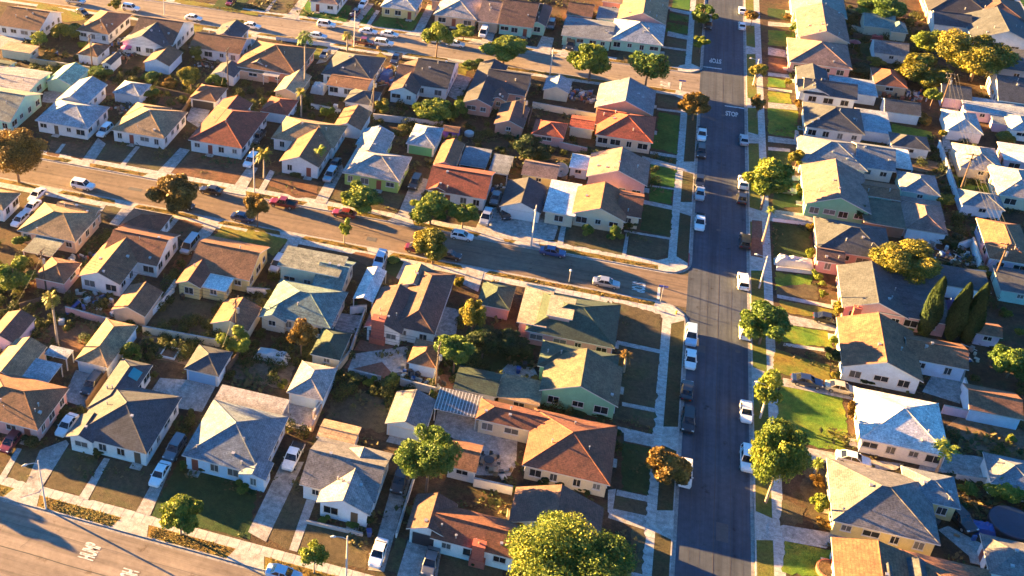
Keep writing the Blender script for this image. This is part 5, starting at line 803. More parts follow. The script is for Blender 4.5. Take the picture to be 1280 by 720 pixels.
{'name': 'garden_shrub', 'label': 'dark green shrub with yellow top by the cream gabled house', 'cat': 'shrub', 'x': 36.66, 'y': 285.07, 'h': 2.67, 'r': 1.4, 'kind': 'shrub', 'col': 'green', 'seed': 118},
{'name': 'garden_shrub', 'label': 'orange shrub beside the teal-roofed cream house', 'cat': 'shrub', 'x': 35.31, 'y': 293.2, 'h': 1.63, 'r': 1.43, 'kind': 'shrub', 'col': 'orange', 'seed': 119},
{'name': 'garden_shrub', 'label': 'dark hedge along the pinkish brown house wall', 'cat': 'shrub', 'x': 43.31, 'y': 262.55, 'h': 1.34, 'r': 2.77, 'kind': 'shrub', 'col': 'green', 'seed': 120},
{'name': 'garden_shrub', 'label': 'orange-flowered shrub at the back corner of the pinkish brown house', 'cat': 'shrub', 'x': 47.39, 'y': 264.92, 'h': 1.78, 'r': 1.67, 'kind': 'shrub', 'col': 'orange', 'seed': 121},
{'name': 'garden_shrub', 'label': 'golden shrub beside the white garage with the grey gable', 'cat': 'shrub', 'x': 53.62, 'y': 270.26, 'h': 2.37, 'r': 2.43, 'kind': 'shrub', 'col': 'gold', 'seed': 122, 'size': 'M'},
{'name': 'garden_shrub', 'label': 'dark bushes behind the golden shrub and the brown garage', 'cat': 'shrub', 'x': 50.43, 'y': 266.26, 'h': 1.63, 'r': 3.15, 'kind': 'shrub', 'col': 'dark', 'seed': 123, 'size': 'M'},
{'name': 'garden_shrub', 'label': 'yellow column tree beside a leaning utility pole below the golden clump', 'cat': 'shrub', 'x': 62.88, 'y': 250.16, 'h': 5.44, 'r': 1.74, 'kind': 'tree', 'col': 'lime', 'seed': 124, 'size': 'M', 'group': 'shrubs in the yards'},
{'name': 'garden_shrub', 'label': 'orange shrub beside the low white garage', 'cat': 'shrub', 'x': 60.37, 'y': 241.81, 'h': 2.85, 'r': 1.86, 'kind': 'shrub', 'col': 'orange', 'seed': 125, 'size': 'M'},
{'name': 'garden_shrub', 'label': 'yellow-green bush in the alley by the white wall end', 'cat': 'shrub', 'x': 63.32, 'y': 236.73, 'h': 2.17, 'r': 1.17, 'kind': 'shrub', 'col': 'gold', 'seed': 126},
{'name': 'garden_shrub', 'label': 'yellow bush by the white peaked garage at the right edge', 'cat': 'shrub', 'x': 75.01, 'y': 239.02, 'h': 2.24, 'r': 2.64, 'kind': 'shrub', 'col': 'gold', 'seed': 127, 'size': 'M'},
{'name': 'garden_shrub', 'label': 'bright yellow bush at the top right corner gable', 'cat': 'shrub', 'x': 85.85, 'y': 291.55, 'h': 1.95, 'r': 1.93, 'kind': 'shrub', 'col': 'lime', 'seed': 128},
{'name': 'garden_shrub', 'label': 'dark round bush by the pavement in the top right corner', 'cat': 'shrub', 'x': 87.73, 'y': 310.41, 'h': 1.6, 'r': 1.23, 'kind': 'shrub', 'col': 'green', 'seed': 129},
{'name': 'garden_shrub', 'label': 'yellow bush above the yellow-green tree, behind the turquoise hut', 'cat': 'shrub', 'x': 64.68, 'y': 299.82, 'h': 1.31, 'r': 1.42, 'kind': 'shrub', 'col': 'gold', 'seed': 130},
{'name': 'garden_shrub', 'label': 'yellow bush beside the leaning pole on the left, over the purple-brown garage', 'cat': 'shrub', 'x': 59.59, 'y': 207.52, 'h': 2.66, 'r': 2.25, 'kind': 'shrub', 'col': 'gold', 'seed': 131, 'size': 'M'},
{'name': 'garden_shrub', 'label': 'yellow-green bush on the right of the leaning pole in the alley', 'cat': 'shrub', 'x': 64.34, 'y': 208.25, 'h': 1.31, 'r': 1.5, 'kind': 'shrub', 'col': 'lime', 'seed': 132},
{'name': 'garden_shrub', 'label': 'dark round tree behind the green-walled house with the dormer', 'cat': 'tree', 'x': 43.88, 'y': 196.77, 'h': 3.95, 'r': 1.91, 'kind': 'tree', 'col': 'dark', 'seed': 133, 'size': 'M'},
{'name': 'garden_shrub', 'label': 'dark bush beside the pale blue garden wall of the purple-brown garage', 'cat': 'shrub', 'x': 58.1, 'y': 195.19, 'h': 1.78, 'r': 2.0, 'kind': 'shrub', 'col': 'dark', 'seed': 134, 'size': 'M'},
{'name': 'garden_shrub', 'label': 'small orange-yellow shrub by the stepped lawn, green-walled house driveway', 'cat': 'shrub', 'x': 35.44, 'y': 191.0, 'h': 1.78, 'r': 0.87, 'kind': 'shrub', 'col': 'gold', 'seed': 135},
{'name': 'garden_shrub', 'label': 'yellow shrub at the right of the dark lawn facing the tan and slate house', 'cat': 'shrub', 'x': 34.97, 'y': 181.65, 'h': 2.69, 'r': 0.98, 'kind': 'shrub', 'col': 'lime', 'seed': 136},
{'name': 'garden_shrub', 'label': 'bright green ball shrub at the white curved planter', 'cat': 'shrub', 'x': 35.92, 'y': 175.31, 'h': 1.93, 'r': 1.23, 'kind': 'shrub', 'col': 'lime', 'seed': 137},
{'name': 'garden_shrub', 'label': 'second bright green ball shrub at the foot of the white curved planter', 'cat': 'shrub', 'x': 36.48, 'y': 173.76, 'h': 1.06, 'r': 0.81, 'kind': 'shrub', 'col': 'lime', 'seed': 138},
{'name': 'garden_shrub', 'label': 'yellow-green ball shrub at the top of the stepped lawns', 'cat': 'shrub', 'x': 36.27, 'y': 170.17, 'h': 1.47, 'r': 0.8, 'kind': 'shrub', 'col': 'lime', 'seed': 139},
{'name': 'garden_shrub', 'label': 'golden bush left of the red chimney of the pink gabled house', 'cat': 'shrub', 'x': 38.3, 'y': 166.0, 'h': 2.78, 'r': 1.17, 'kind': 'shrub', 'col': 'gold', 'seed': 140},
{'name': 'garden_shrub', 'label': 'bright ball shrub above the dark round bush on the stepped lawn', 'cat': 'shrub', 'x': 37.16, 'y': 157.72, 'h': 1.92, 'r': 0.88, 'kind': 'shrub', 'col': 'lime', 'seed': 141},
{'name': 'garden_shrub', 'label': 'big dark round bush at the front of the orange-brown gabled house', 'cat': 'shrub', 'x': 36.99, 'y': 153.3, 'h': 2.68, 'r': 1.6, 'kind': 'shrub', 'col': 'dark', 'seed': 142, 'size': 'M'},
{'name': 'garden_shrub', 'label': 'small ball shrub on the stepped lawn by the pavement', 'cat': 'shrub', 'x': 29.05, 'y': 154.93, 'h': 1.49, 'r': 0.76, 'kind': 'shrub', 'col': 'green', 'seed': 143},
{'name': 'garden_shrub', 'label': 'low yellow bush at the front wall of the pale blue house', 'cat': 'shrub', 'x': 36.75, 'y': 149.14, 'h': 1.67, 'r': 0.85, 'kind': 'shrub', 'col': 'gold', 'seed': 144},
{'name': 'garden_shrub', 'label': 'dark bush under the front windows of the pale blue house', 'cat': 'shrub', 'x': 40.95, 'y': 149.41, 'h': 1.06, 'r': 1.33, 'kind': 'shrub', 'col': 'dark', 'seed': 145},
{'name': 'garden_shrub', 'label': 'tiny yellow ball bush beside the leftmost cypress', 'cat': 'shrub', 'x': 49.08, 'y': 164.95, 'h': 0.92, 'r': 0.64, 'kind': 'shrub', 'col': 'lime', 'seed': 146},
{'name': 'garden_shrub', 'label': 'yellow shrub at the right edge above the bushy backyard tree', 'cat': 'shrub', 'x': 65.41, 'y': 169.57, 'h': 1.22, 'r': 1.02, 'kind': 'shrub', 'col': 'gold', 'seed': 147},
{'name': 'garden_shrub', 'label': 'dark hedge behind the rightmost cypress', 'cat': 'shrub', 'x': 60.45, 'y': 166.48, 'h': 0.6, 'r': 2.52, 'kind': 'shrub', 'col': 'dark', 'seed': 148, 'size': 'M'},
{'name': 'garden_shrub', 'label': 'green weed bush beside a pole at the flat dark garage', 'cat': 'shrub', 'x': 64.53, 'y': 174.4, 'h': 1.65, 'r': 1.04, 'kind': 'shrub', 'col': 'green', 'seed': 149},
{'name': 'garden_shrub', 'label': 'orange flower bed shrub along the front of the white-roofed house', 'cat': 'shrub', 'x': 38.06, 'y': 140.52, 'h': 3.08, 'r': 0.93, 'kind': 'shrub', 'col': 'orange', 'seed': 150},
{'name': 'garden_shrub', 'label': 'bushy yellow-green shrub in the front garden of the large grey house', 'cat': 'shrub', 'x': 32.84, 'y': 120.14, 'h': 3.08, 'r': 1.46, 'kind': 'shrub', 'col': 'lime', 'seed': 151, 'size': 'M'},
{'name': 'garden_shrub', 'label': 'orange ground shrub at the corner of the curved garden bed, lower right', 'cat': 'shrub', 'x': 33.2, 'y': 117.6, 'h': 0.94, 'r': 1.14, 'kind': 'shrub', 'col': 'orange', 'seed': 152},
{'name': 'garden_shrub', 'label': 'brownish shrub below the little yellow palm', 'cat': 'shrub', 'x': 33.14, 'y': 125.16, 'h': 1.45, 'r': 1.08, 'kind': 'shrub', 'col': 'orange', 'seed': 153},
{'name': 'garden_shrub', 'label': 'left half of the bushy hedge behind the large grey house', 'cat': 'shrub', 'x': 52.41, 'y': 129.91, 'h': 1.78, 'r': 1.39, 'kind': 'shrub', 'col': 'green', 'seed': 154, 'size': 'M'},
{'name': 'garden_shrub', 'label': 'right half of the bushy hedge with a yellow top, behind the large grey house', 'cat': 'shrub', 'x': 56.22, 'y': 130.27, 'h': 3.34, 'r': 2.32, 'kind': 'shrub', 'col': 'lime', 'seed': 155, 'size': 'L'},
{'name': 'garden_shrub', 'label': 'dark shrubs at the corner of the yellow wall of the large grey house', 'cat': 'shrub', 'x': 44.43, 'y': 118.5, 'h': 1.82, 'r': 1.53, 'kind': 'shrub', 'col': 'dark', 'seed': 156, 'size': 'M'},
{'name': 'garden_shrub', 'label': 'bright green bush by the corner of the tan and slate roofed house', 'cat': 'shrub', 'x': 34.58, 'y': 111.03, 'h': 1.8, 'r': 0.6, 'kind': 'shrub', 'col': 'lime', 'seed': 157},
{'name': 'garden_shrub', 'label': 'yellow-green tree at the right edge of the dirt yard, beside red flowers', 'cat': 'shrub', 'x': 59.5, 'y': 142.5, 'h': 1.61, 'r': 0.79, 'kind': 'shrub', 'col': 'lime', 'seed': 158},
{'name': 'garden_shrub', 'label': 'yellow bush in the right edge alley beside the brown hip-roofed house', 'cat': 'shrub', 'x': 63.18, 'y': 185.71, 'h': 1.58, 'r': 1.37, 'kind': 'shrub', 'col': 'gold', 'seed': 159},
{'name': 'garden_shrub', 'label': 'dark tree mass between the pale blue wall and the cluttered yard', 'cat': 'shrub', 'x': 58.33, 'y': 194.32, 'h': 1.86, 'r': 2.42, 'kind': 'shrub', 'col': 'dark', 'seed': 160, 'size': 'M'},
{'name': 'broadleaf_tree', 'label': 'bushy tree outside the left edge that shades the street marked HUMP', 'cat': 'tree', 'x': -87.0, 'y': 90.2, 'h': 4.6, 'r': 2.1, 'kind': 'tree', 'col': 'green', 'seed': 7, 'size': 'M'},
]
CARLIST=[
('sedan', 'white', -52.4, 98.03, -91, 'white sedan nose to the street on the drive left of the blue-grey house'),
('suv', 'grey', -52.35, 103.01, -91, 'dark grey estate car right behind the white sedan beside the blue-grey house'),
('sedan', 'white', -69.05, 102.45, -92, 'pale sedan on the drive left of the dark slate house'),
('suv', 'black', -69.52, 111.25, -92, 'black car in the concrete yard below the tan hip-roofed garage'),
('pickup', 'white', -36.12, 106.82, -91, 'white pickup on the drive right of the blue-grey house'),
('sedan', 'white', -20.55, 94.52, -91, 'white sedan parked on the driveway mouth right of the pale gabled house'),
('suv', 'black', -20.88, 107.21, -90, 'dark car deep in the shaded drive right of the pale gabled house'),
('sedan', 'grey', -13.98, 95.24, -91, 'grey sedan on the drive of the long brown ranch house'),
('sedan', 'paleblue', -30.88, 87.75, 1, 'pale blue car on the street marked HUMP, cut by the bottom edge'),
('hatch', 'maroon', -74.94, 96.9, -92, 'dark pink car in the shade before the brown house at the lower left'),
('suv', 'white', -97.84, 162.25, -1, 'white estate car driving along the middle cross street at the left'),
('sedan', 'white', -104.48, 156.2, -95, 'white sedan highest of three white cars on the drive at the left edge'),
('sedan', 'white', -103.25, 152.15, -93, 'white hatch-backed sedan in the middle of three white cars on the left-edge drive'),
('hatch', 'white', -103.04, 147.41, -93, 'white hatchback lowest of three white cars on the left-edge drive'),
('sedan', 'black', -73.57, 168.5, 180, 'black sedan on the far kerb right of the orange-brown street tree'),
('sedan', 'dkblue', -64.33, 161.54, 0, 'dark blue sedan on the near kerb behind the small round orange tree'),
('sedan', 'black', -76.63, 161.99, 0, 'black car half hidden under the orange-brown street tree'),
('pickup', 'red', -58.86, 168.45, 180, 'red pickup truck with an empty dark bed on the middle cross street'),
('sedan', 'red', -46.92, 168.79, 180, 'red sedan on the far kerb, right of the red pickup truck'),
('hatch', 'white', -24.55, 168.45, 0, 'white hatchback on the far kerb below the two dense street trees'),
('sedan', 'maroon', -31.18, 161.92, 0, 'maroon car under the golden street tree on the near kerb'),
('sedan', 'black', -25.56, 161.86, 0, 'dark sedan in front of the maroon car on the near kerb'),
('sedan', 'blue', -8.26, 168.6, 0, 'blue sedan on the far kerb below the white corner house'),
('sedan', 'silver', 1.58, 162.24, 0, 'silver sedan near the STOP marking on the middle cross street'),
('suv', 'white', -103.52, 182.95, -92, 'white car on the drive between the pale cross-gabled and tan houses'),
('suv', 'silver', -53.23, 180.77, -92, 'silver car on the drive left of the lime green house'),
('sedan', 'black', -53.64, 185.27, -92, 'black car behind the silver car, left of the lime green house'),
('suv', 'black', -36.77, 183.27, -92, 'small dark car on the concrete drive right of the lime green house'),
('suv', 'silver', -21.43, 175.38, -92, 'silver car on the wide white drive right of the two dense street trees'),
('sedan', 'grey', -20.94, 182.82, -92, 'grey sedan in the shade above the silver car on the white drive'),
('hatch', 'black', -18.55, 178.12, -60, 'black car at the edge of the wide white drive by the dark garage'),
('suv', 'paleblue', -36.6, 156.0, -91, 'pale blue car at the street end of the long white canopy'),
('van', 'silver', -69.93, 149.64, -92, 'pale blue-silver van on the drive left of the yellow-walled house'),
('suv', 'silver', -53.19, 149.22, -92, 'silver car in the gap left of the teal-roofed house'),
('suv', 'white', -70.01, 181.05, -92, 'white car on the drive right of the red-brown house with a bare front yard'),
('pickup', 'grey', -72.07, 190.74, -92, 'grey pickup in the gap behind the red-brown house with a bare front yard'),
('suv', 'black', 15.87, 281.15, -90, 'dark car on the left kerb at the top of the avenue, under a tree'),
('pickup', 'white', 15.71, 221.41, -90, 'white pickup at the left kerb just below the far crossing'),
('suv', 'black', 15.77, 213.76, -90, 'black car right below the white pickup near the far crossing'),
('sedan', 'black', 15.79, 202.0, -90, 'black sedan on the left kerb touching a silver sedan below it'),
('sedan', 'silver', 15.98, 197.04, -90, 'silver sedan on the left kerb opposite the large kerb tree'),
('pickup', 'white', 16.17, 186.53, -90, 'white pickup with rails on its bed at the left kerb'),
('suv', 'paleblue', 15.7, 151.95, -90, 'pale blue estate car on the left kerb just below the middle crossing'),
('sedan', 'white', 15.82, 146.12, -90, 'white sedan on the left kerb behind the pale blue estate car'),
('sedan', 'black', 15.54, 138.64, 90, 'black sedan, upper of two black cars on the left kerb'),
('suv', 'black', 15.9, 131.77, -90, 'black estate car, lower of two black cars on the left kerb'),
('suv', 'white', 15.87, 120.83, -90, 'white car half hidden by the orange autumn tree on the left kerb'),
('sedan', 'white', 24.07, 294.18, 90, 'white sedan on the right kerb at the very top of the avenue'),
('sedan', 'white', 24.02, 283.61, 90, 'white sedan on the right kerb, second from the top of the avenue'),
('sedan', 'silver', 24.13, 221.97, 90, 'pale sedan on the right kerb just below the far crossing'),
('suv', 'white', 23.84, 203.9, 90, 'white car on the right kerb beside the large kerb tree'),
('sedan', 'black', 23.63, 198.08, 90, 'black car on the right kerb under the large kerb tree'),
('suv', 'black', 24.07, 182.68, 90, 'black car on the right kerb beside the red parking strip'),
('suv', 'white', 23.66, 169.91, 90, 'white estate car on the right kerb opposite the middle crossing'),
('suv', 'white', 23.89, 156.16, 90, 'white car on the right kerb behind the dense green kerb tree'),
('sedan', 'white', 23.9, 136.54, -90, 'white sedan with an open door on the right kerb beside the bright lawn'),
('suv', 'white', 23.95, 126.48, -90, 'white car on the right kerb under the two-tiered tree'),
('sedan', 'white', 37.95, 131.16, -1, 'white sedan on the concrete drive below the white-roofed house'),
('sedan', 'dkblue', 32.71, 146.34, -1, 'dark blue sedan on the drive beside the bright lawn'),
('sedan', 'beige', 37.47, 146.29, -1, 'beige sedan on the drive against the pale blue house'),
('sedan', 'black', 36.72, 163.41, -1, 'black car on the drive left of the pink gabled house'),
('suv', 'black', 50.34, 124.02, -60, 'dark car in the shaded yard behind the large grey house'),
('hatch', 'grey', 31.5, 203.37, 0, 'dark car at the end of the green-walled house drive, near the kerb tree'),
('pickup', 'silver', -143.07, 244.59, 0, 'pale pickup at the top left end of the far cross street'),
('suv', 'white', -127.27, 245.03, -2, 'white car on the near kerb of the far cross street, right of a yellow tree'),
('sedan', 'white', -109.31, 244.41, -2, 'white sedan on the far cross street kerb beside the dark brown gabled house'),
('sedan', 'white', -93.34, 244.41, -2, 'white sedan on the near kerb right of the yellow clipped bush'),
('sedan', 'red', -103.97, 257.07, -91, 'dark red car on a drive beyond the far cross street, upper left'),
('sedan', 'black', -137.81, 238.17, -30, 'dark car on the short drive behind the brown hip-roofed house, top left'),
('suv', 'white', -75.71, 250.96, 0, 'white estate car on the far kerb in front of the white house lawn'),
('sedan', 'paleblue', -75.7, 243.86, 0, 'pale blue sedan on the near kerb behind a white fence'),
('sedan', 'white', -64.55, 250.39, 0, 'left one of two white sedans before the tan brick house'),
('sedan', 'white', -59.1, 250.41, 0, 'right one of two white sedans before the tan brick house'),
('suv', 'white', -59.04, 244.68, 0, 'white estate car on the near kerb beside a red pickup'),
('pickup', 'red', -63.86, 243.81, 0, 'faded red pickup on the near kerb of the far cross street'),
('sedan', 'white', -48.28, 250.5, 0, 'white sedan under the yellow-green street tree, far cross street'),
('sedan', 'white', -42.39, 249.99, 0, 'white sedan right of the yellow-green street tree, far cross street'),
('van', 'white', -37.02, 258.3, -91, 'white van on the drive of the peach house'),
('sedan', 'white', -70.41, 266.42, -91, 'white sedan on a drive at the top edge right of the dark lawn'),
('hatch', 'maroon', -70.62, 260.06, -91, 'dark red car on the drive at the left of the tan brick house'),
('suv', 'grey', -21.73, 268.33, -91, 'dark car on the drive right of the dark brown gabled house'),
('suv', 'black', -15.62, 257.46, -91, 'black car on the pale drive behind the round street tree'),
('pickup', 'dkblue', -53.98, 236.57, -91, 'dark truck among tarps on the drive right of the dark slate house'),
('sedan', 'grey', -70.79, 233.88, -91, 'dark car on the drive left of the dark slate house near the pergola'),
]
WALLS=[
{'name': 'garden_wall', 'label': 'white wall beside the shaded drive right of the pale gabled house', 'cat': 'wall', 'col': 'white', 'h': 0.9, 'th': 0.2, 'pts': [(-19.12, 98.05), (-19.23, 108.55)]},
{'name': 'garden_wall', 'label': 'white garden wall right of the brown garage courtyard', 'cat': 'wall', 'col': 'white', 'h': 1.5, 'th': 0.2, 'pts': [(-11.36, 110.03), (-6.21, 110.17)]},
{'name': 'garden_wall', 'label': 'long cream wall across the two bare dirt yards', 'cat': 'wall', 'col': 'cream', 'h': 1.4, 'th': 0.2, 'pts': [(-67.86, 125.51), (-54.83, 126.21)]},
{'name': 'garden_wall', 'label': 'pink garden wall behind the white cross-gabled house', 'cat': 'wall', 'col': 'pink', 'h': 1.3, 'th': 0.2, 'pts': [(-82.09, 126.19), (-73.96, 125.61)]},
{'name': 'wood_fence', 'label': 'orange fence beside the rear wing of the dark slate house', 'cat': 'fence', 'col': 'brown', 'h': 1.3, 'th': 0.12, 'pts': [(-68.44, 107.04), (-68.52, 115.4)]},
{'name': 'wood_fence', 'label': 'orange plank fence at the left edge beside the tan gabled building', 'cat': 'fence', 'col': 'brown', 'h': 1.4, 'th': 0.12, 'pts': [(-85.77, 110.61), (-85.61, 115.67)]},
{'name': 'garden_wall', 'label': 'long grey-tan wall running beside the light grey garage to the chimney house', 'cat': 'wall', 'col': 'tan', 'h': 1.2, 'th': 0.2, 'pts': [(-35.28, 112.89), (-35.59, 125.91), (-34.72, 130.63), (-35.3, 141.54)]},
{'name': 'garden_wall', 'label': 'white wall segment at the side of the light grey garage', 'cat': 'wall', 'col': 'white', 'h': 1.6, 'th': 0.2, 'pts': [(-35.89, 115.26), (-35.53, 118.03)]},
{'name': 'garden_wall', 'label': 'low wall under the overgrown shrubs above the dry dirt yard', 'cat': 'wall', 'col': 'grey', 'h': 1.1, 'th': 0.2, 'pts': [(-33.84, 126.49), (-28.72, 126.29)]},
{'name': 'garden_wall', 'label': 'grey wall between the terracotta patio and the corrugated roof yard', 'cat': 'wall', 'col': 'grey', 'h': 1.3, 'th': 0.2, 'pts': [(-25.68, 126.6), (-20.36, 126.28)]},
{'name': 'garden_wall', 'label': 'white picket wall beside the white house garage', 'cat': 'wall', 'col': 'white', 'h': 1.3, 'th': 0.2, 'pts': [(-68.62, 127.13), (-67.52, 137.06)]},
{'name': 'garden_wall', 'label': 'white low wall behind the yellow-walled house sunroom', 'cat': 'wall', 'col': 'white', 'h': 1.2, 'th': 0.2, 'pts': [(-55.74, 140.77), (-51.93, 141.39)]},
{'name': 'garden_wall', 'label': 'white slatted wall left of the yellow-walled house', 'cat': 'wall', 'col': 'white', 'h': 1.3, 'th': 0.2, 'pts': [(-67.88, 133.04), (-67.92, 138.7)]},
{'name': 'garden_wall', 'label': 'cream wall with red coping between the two red roofed garages', 'cat': 'wall', 'col': 'cream', 'h': 1.5, 'th': 0.2, 'pts': [(-19.86, 223.08), (-5.97, 221.9)]},
{'name': 'garden_wall', 'label': 'pale block wall below the dark hedge block', 'cat': 'wall', 'col': 'grey', 'h': 1.5, 'th': 0.2, 'pts': [(-51.54, 206.68), (-36.68, 207.88)]},
{'name': 'garden_wall', 'label': 'pink garden wall above the long yellow shed', 'cat': 'wall', 'col': 'pink', 'h': 1.4, 'th': 0.2, 'pts': [(-11.99, 207.12), (-6.45, 206.38)]},
{'name': 'garden_wall', 'label': 'pale blue garden wall below the purple-brown garage', 'cat': 'wall', 'col': 'paleblue', 'h': 1.9, 'th': 0.2, 'pts': [(48.58, 194.52), (57.16, 194.34)]},
{'name': 'garden_wall', 'label': 'white alley wall running down past the large pale garage', 'cat': 'wall', 'col': 'bluewhite', 'h': 1.7, 'th': 0.2, 'pts': [(62.06, 232.13), (62.39, 208.34)]},
{'name': 'garden_wall', 'label': 'white alley wall end beside the cluttered yard', 'cat': 'wall', 'col': 'white', 'h': 2.0, 'th': 0.2, 'pts': [(62.4, 194.6), (62.54, 187.44)]},
{'name': 'garden_wall', 'label': 'pale blue wall corner in the cluttered yard behind the golden tree', 'cat': 'wall', 'col': 'paleblue', 'h': 1.7, 'th': 0.2, 'pts': [(59.88, 192.28), (62.49, 194.63)]},
{'name': 'garden_wall', 'label': 'tan lit parapet wall in front of the cluttered yard', 'cat': 'wall', 'col': 'tan', 'h': 1.2, 'th': 0.2, 'pts': [(54.18, 183.95), (63.06, 185.19)]},
{'name': 'garden_wall', 'label': 'pale wall beside the paved yard of the orange-brown gabled house', 'cat': 'wall', 'col': 'bluewhite', 'h': 2.0, 'th': 0.2, 'pts': [(55.0, 148.72), (54.8, 152.77)]},
{'name': 'garden_wall', 'label': 'low lilac wall behind the white-roofed house', 'cat': 'wall', 'col': 'lilac', 'h': 1.5, 'th': 0.2, 'pts': [(51.14, 145.87), (54.31, 145.82)]},
{'name': 'garden_wall', 'label': 'white-topped wall before the hedge at the lower right', 'cat': 'wall', 'col': 'white', 'h': 1.0, 'th': 0.2, 'pts': [(51.04, 132.21), (55.4, 132.63)]},
{'name': 'garden_wall', 'label': 'white front wall beside a covered white car, right of the avenue', 'cat': 'wall', 'col': 'white', 'h': 0.7, 'th': 0.2, 'pts': [(29.2, 176.0), (34.91, 176.67)]},
{'name': 'garden_wall', 'label': 'low wall of the dark lawn, right of the avenue', 'cat': 'wall', 'col': 'bluewhite', 'h': 0.7, 'th': 0.2, 'pts': [(28.95, 192.13), (36.25, 192.81)]},
{'name': 'picket_fence', 'label': 'white picket fence on the near kerb of the far cross street', 'cat': 'fence', 'col': 'white', 'h': 0.9, 'th': 0.1, 'pts': [(-85.08, 239.14), (-71.33, 239.77)]},
{'name': 'garden_wall', 'label': 'tan boundary wall in the upper left behind the mint garage', 'cat': 'wall', 'col': 'tan', 'h': 1.3, 'th': 0.2, 'pts': [(-135.95, 208.34), (-120.29, 208.47)]},
{'name': 'wood_fence', 'label': 'weathered fence between the yards of the red-brown and mint rows', 'cat': 'fence', 'col': 'brown', 'h': 1.4, 'th': 0.1, 'pts': [(-101.41, 203.98), (-92.6, 202.8)]},
{'name': 'garden_wall', 'label': 'low white wall under the salmon pergola house', 'cat': 'wall', 'col': 'white', 'h': 1.1, 'th': 0.2, 'pts': [(-65.9, 207.71), (-59.06, 207.05)]},
{'name': 'wood_fence', 'label': 'brown fence between the brown garage at left and the dirt yard', 'cat': 'fence', 'col': 'brown', 'h': 1.3, 'th': 0.1, 'pts': [(-89.69, 124.49), (-85.68, 128.67)]},
{'name': 'garden_wall', 'label': 'pale wall stub between the teal-roofed house and the white canopy', 'cat': 'wall', 'col': 'white', 'h': 1.5, 'th': 0.2, 'pts': [(-37.64, 140.76), (-35.29, 142.1)]},
{'name': 'garden_wall', 'label': 'low concrete wall of the planted strip before the pale gabled house', 'cat': 'wall', 'col': 'grey', 'h': 0.5, 'th': 0.2, 'pts': [(-30.92, 96.72), (-23.38, 96.98)]},
{'name': 'garden_wall', 'label': 'tan wall behind the cream garage, top right yards', 'cat': 'wall', 'col': 'cream', 'h': 1.3, 'th': 0.2, 'pts': [(49.98, 290.62), (52.99, 289.21)]},
{'name': 'wood_fence', 'label': 'brown alley fence beside the small alley lawn', 'cat': 'fence', 'col': 'brown', 'h': 1.2, 'th': 0.1, 'pts': [(70.59, 220.94), (70.77, 216.2)]},
{'name': 'wood_fence', 'label': 'weathered fence left of the dirt yard behind the light grey garage', 'cat': 'fence', 'col': 'brown', 'h': 1.3, 'th': 0.1, 'pts': [(-51.58, 120.57), (-50.84, 127.28)]},
{'name': 'wood_fence', 'label': 'dark fence at the back of the sandbox yard', 'cat': 'fence', 'col': 'brown', 'h': 1.3, 'th': 0.1, 'pts': [(-57.07, 120.19), (-57.43, 125.08)]},
{'name': 'wood_fence', 'label': 'brown fence between the red tiled garage and the purple play hut', 'cat': 'fence', 'col': 'brown', 'h': 1.3, 'th': 0.1, 'pts': [(-19.53, 213.6), (-19.59, 221.21)]},
{'name': 'wood_fence', 'label': 'brown fence beside the drive of the tan hip-roofed house, far row', 'cat': 'fence', 'col': 'brown', 'h': 1.3, 'th': 0.1, 'pts': [(-91.18, 193.44), (-92.18, 202.94)]},
{'name': 'wood_fence', 'label': 'weathered fence behind the small red-brown garage and yellow palm', 'cat': 'fence', 'col': 'brown', 'h': 1.3, 'th': 0.1, 'pts': [(-68.5, 201.01), (-60.9, 199.79)]},
{'name': 'wood_fence', 'label': 'brown fence between the slate house yard and the salmon house yard, upper row', 'cat': 'fence', 'col': 'brown', 'h': 1.3, 'th': 0.1, 'pts': [(-52.6, 213.14), (-52.29, 222.48)]},
{'name': 'wood_fence', 'label': 'weathered fence between the cream garage and the white grey-gabled garage', 'cat': 'fence', 'col': 'brown', 'h': 1.3, 'th': 0.1, 'pts': [(49.96, 285.81), (54.32, 284.92)]},
{'name': 'wood_fence', 'label': 'brown fence along the yard below the red awning garage, right column', 'cat': 'fence', 'col': 'brown', 'h': 1.3, 'th': 0.1, 'pts': [(48.05, 269.79), (53.2, 268.94)]},
]
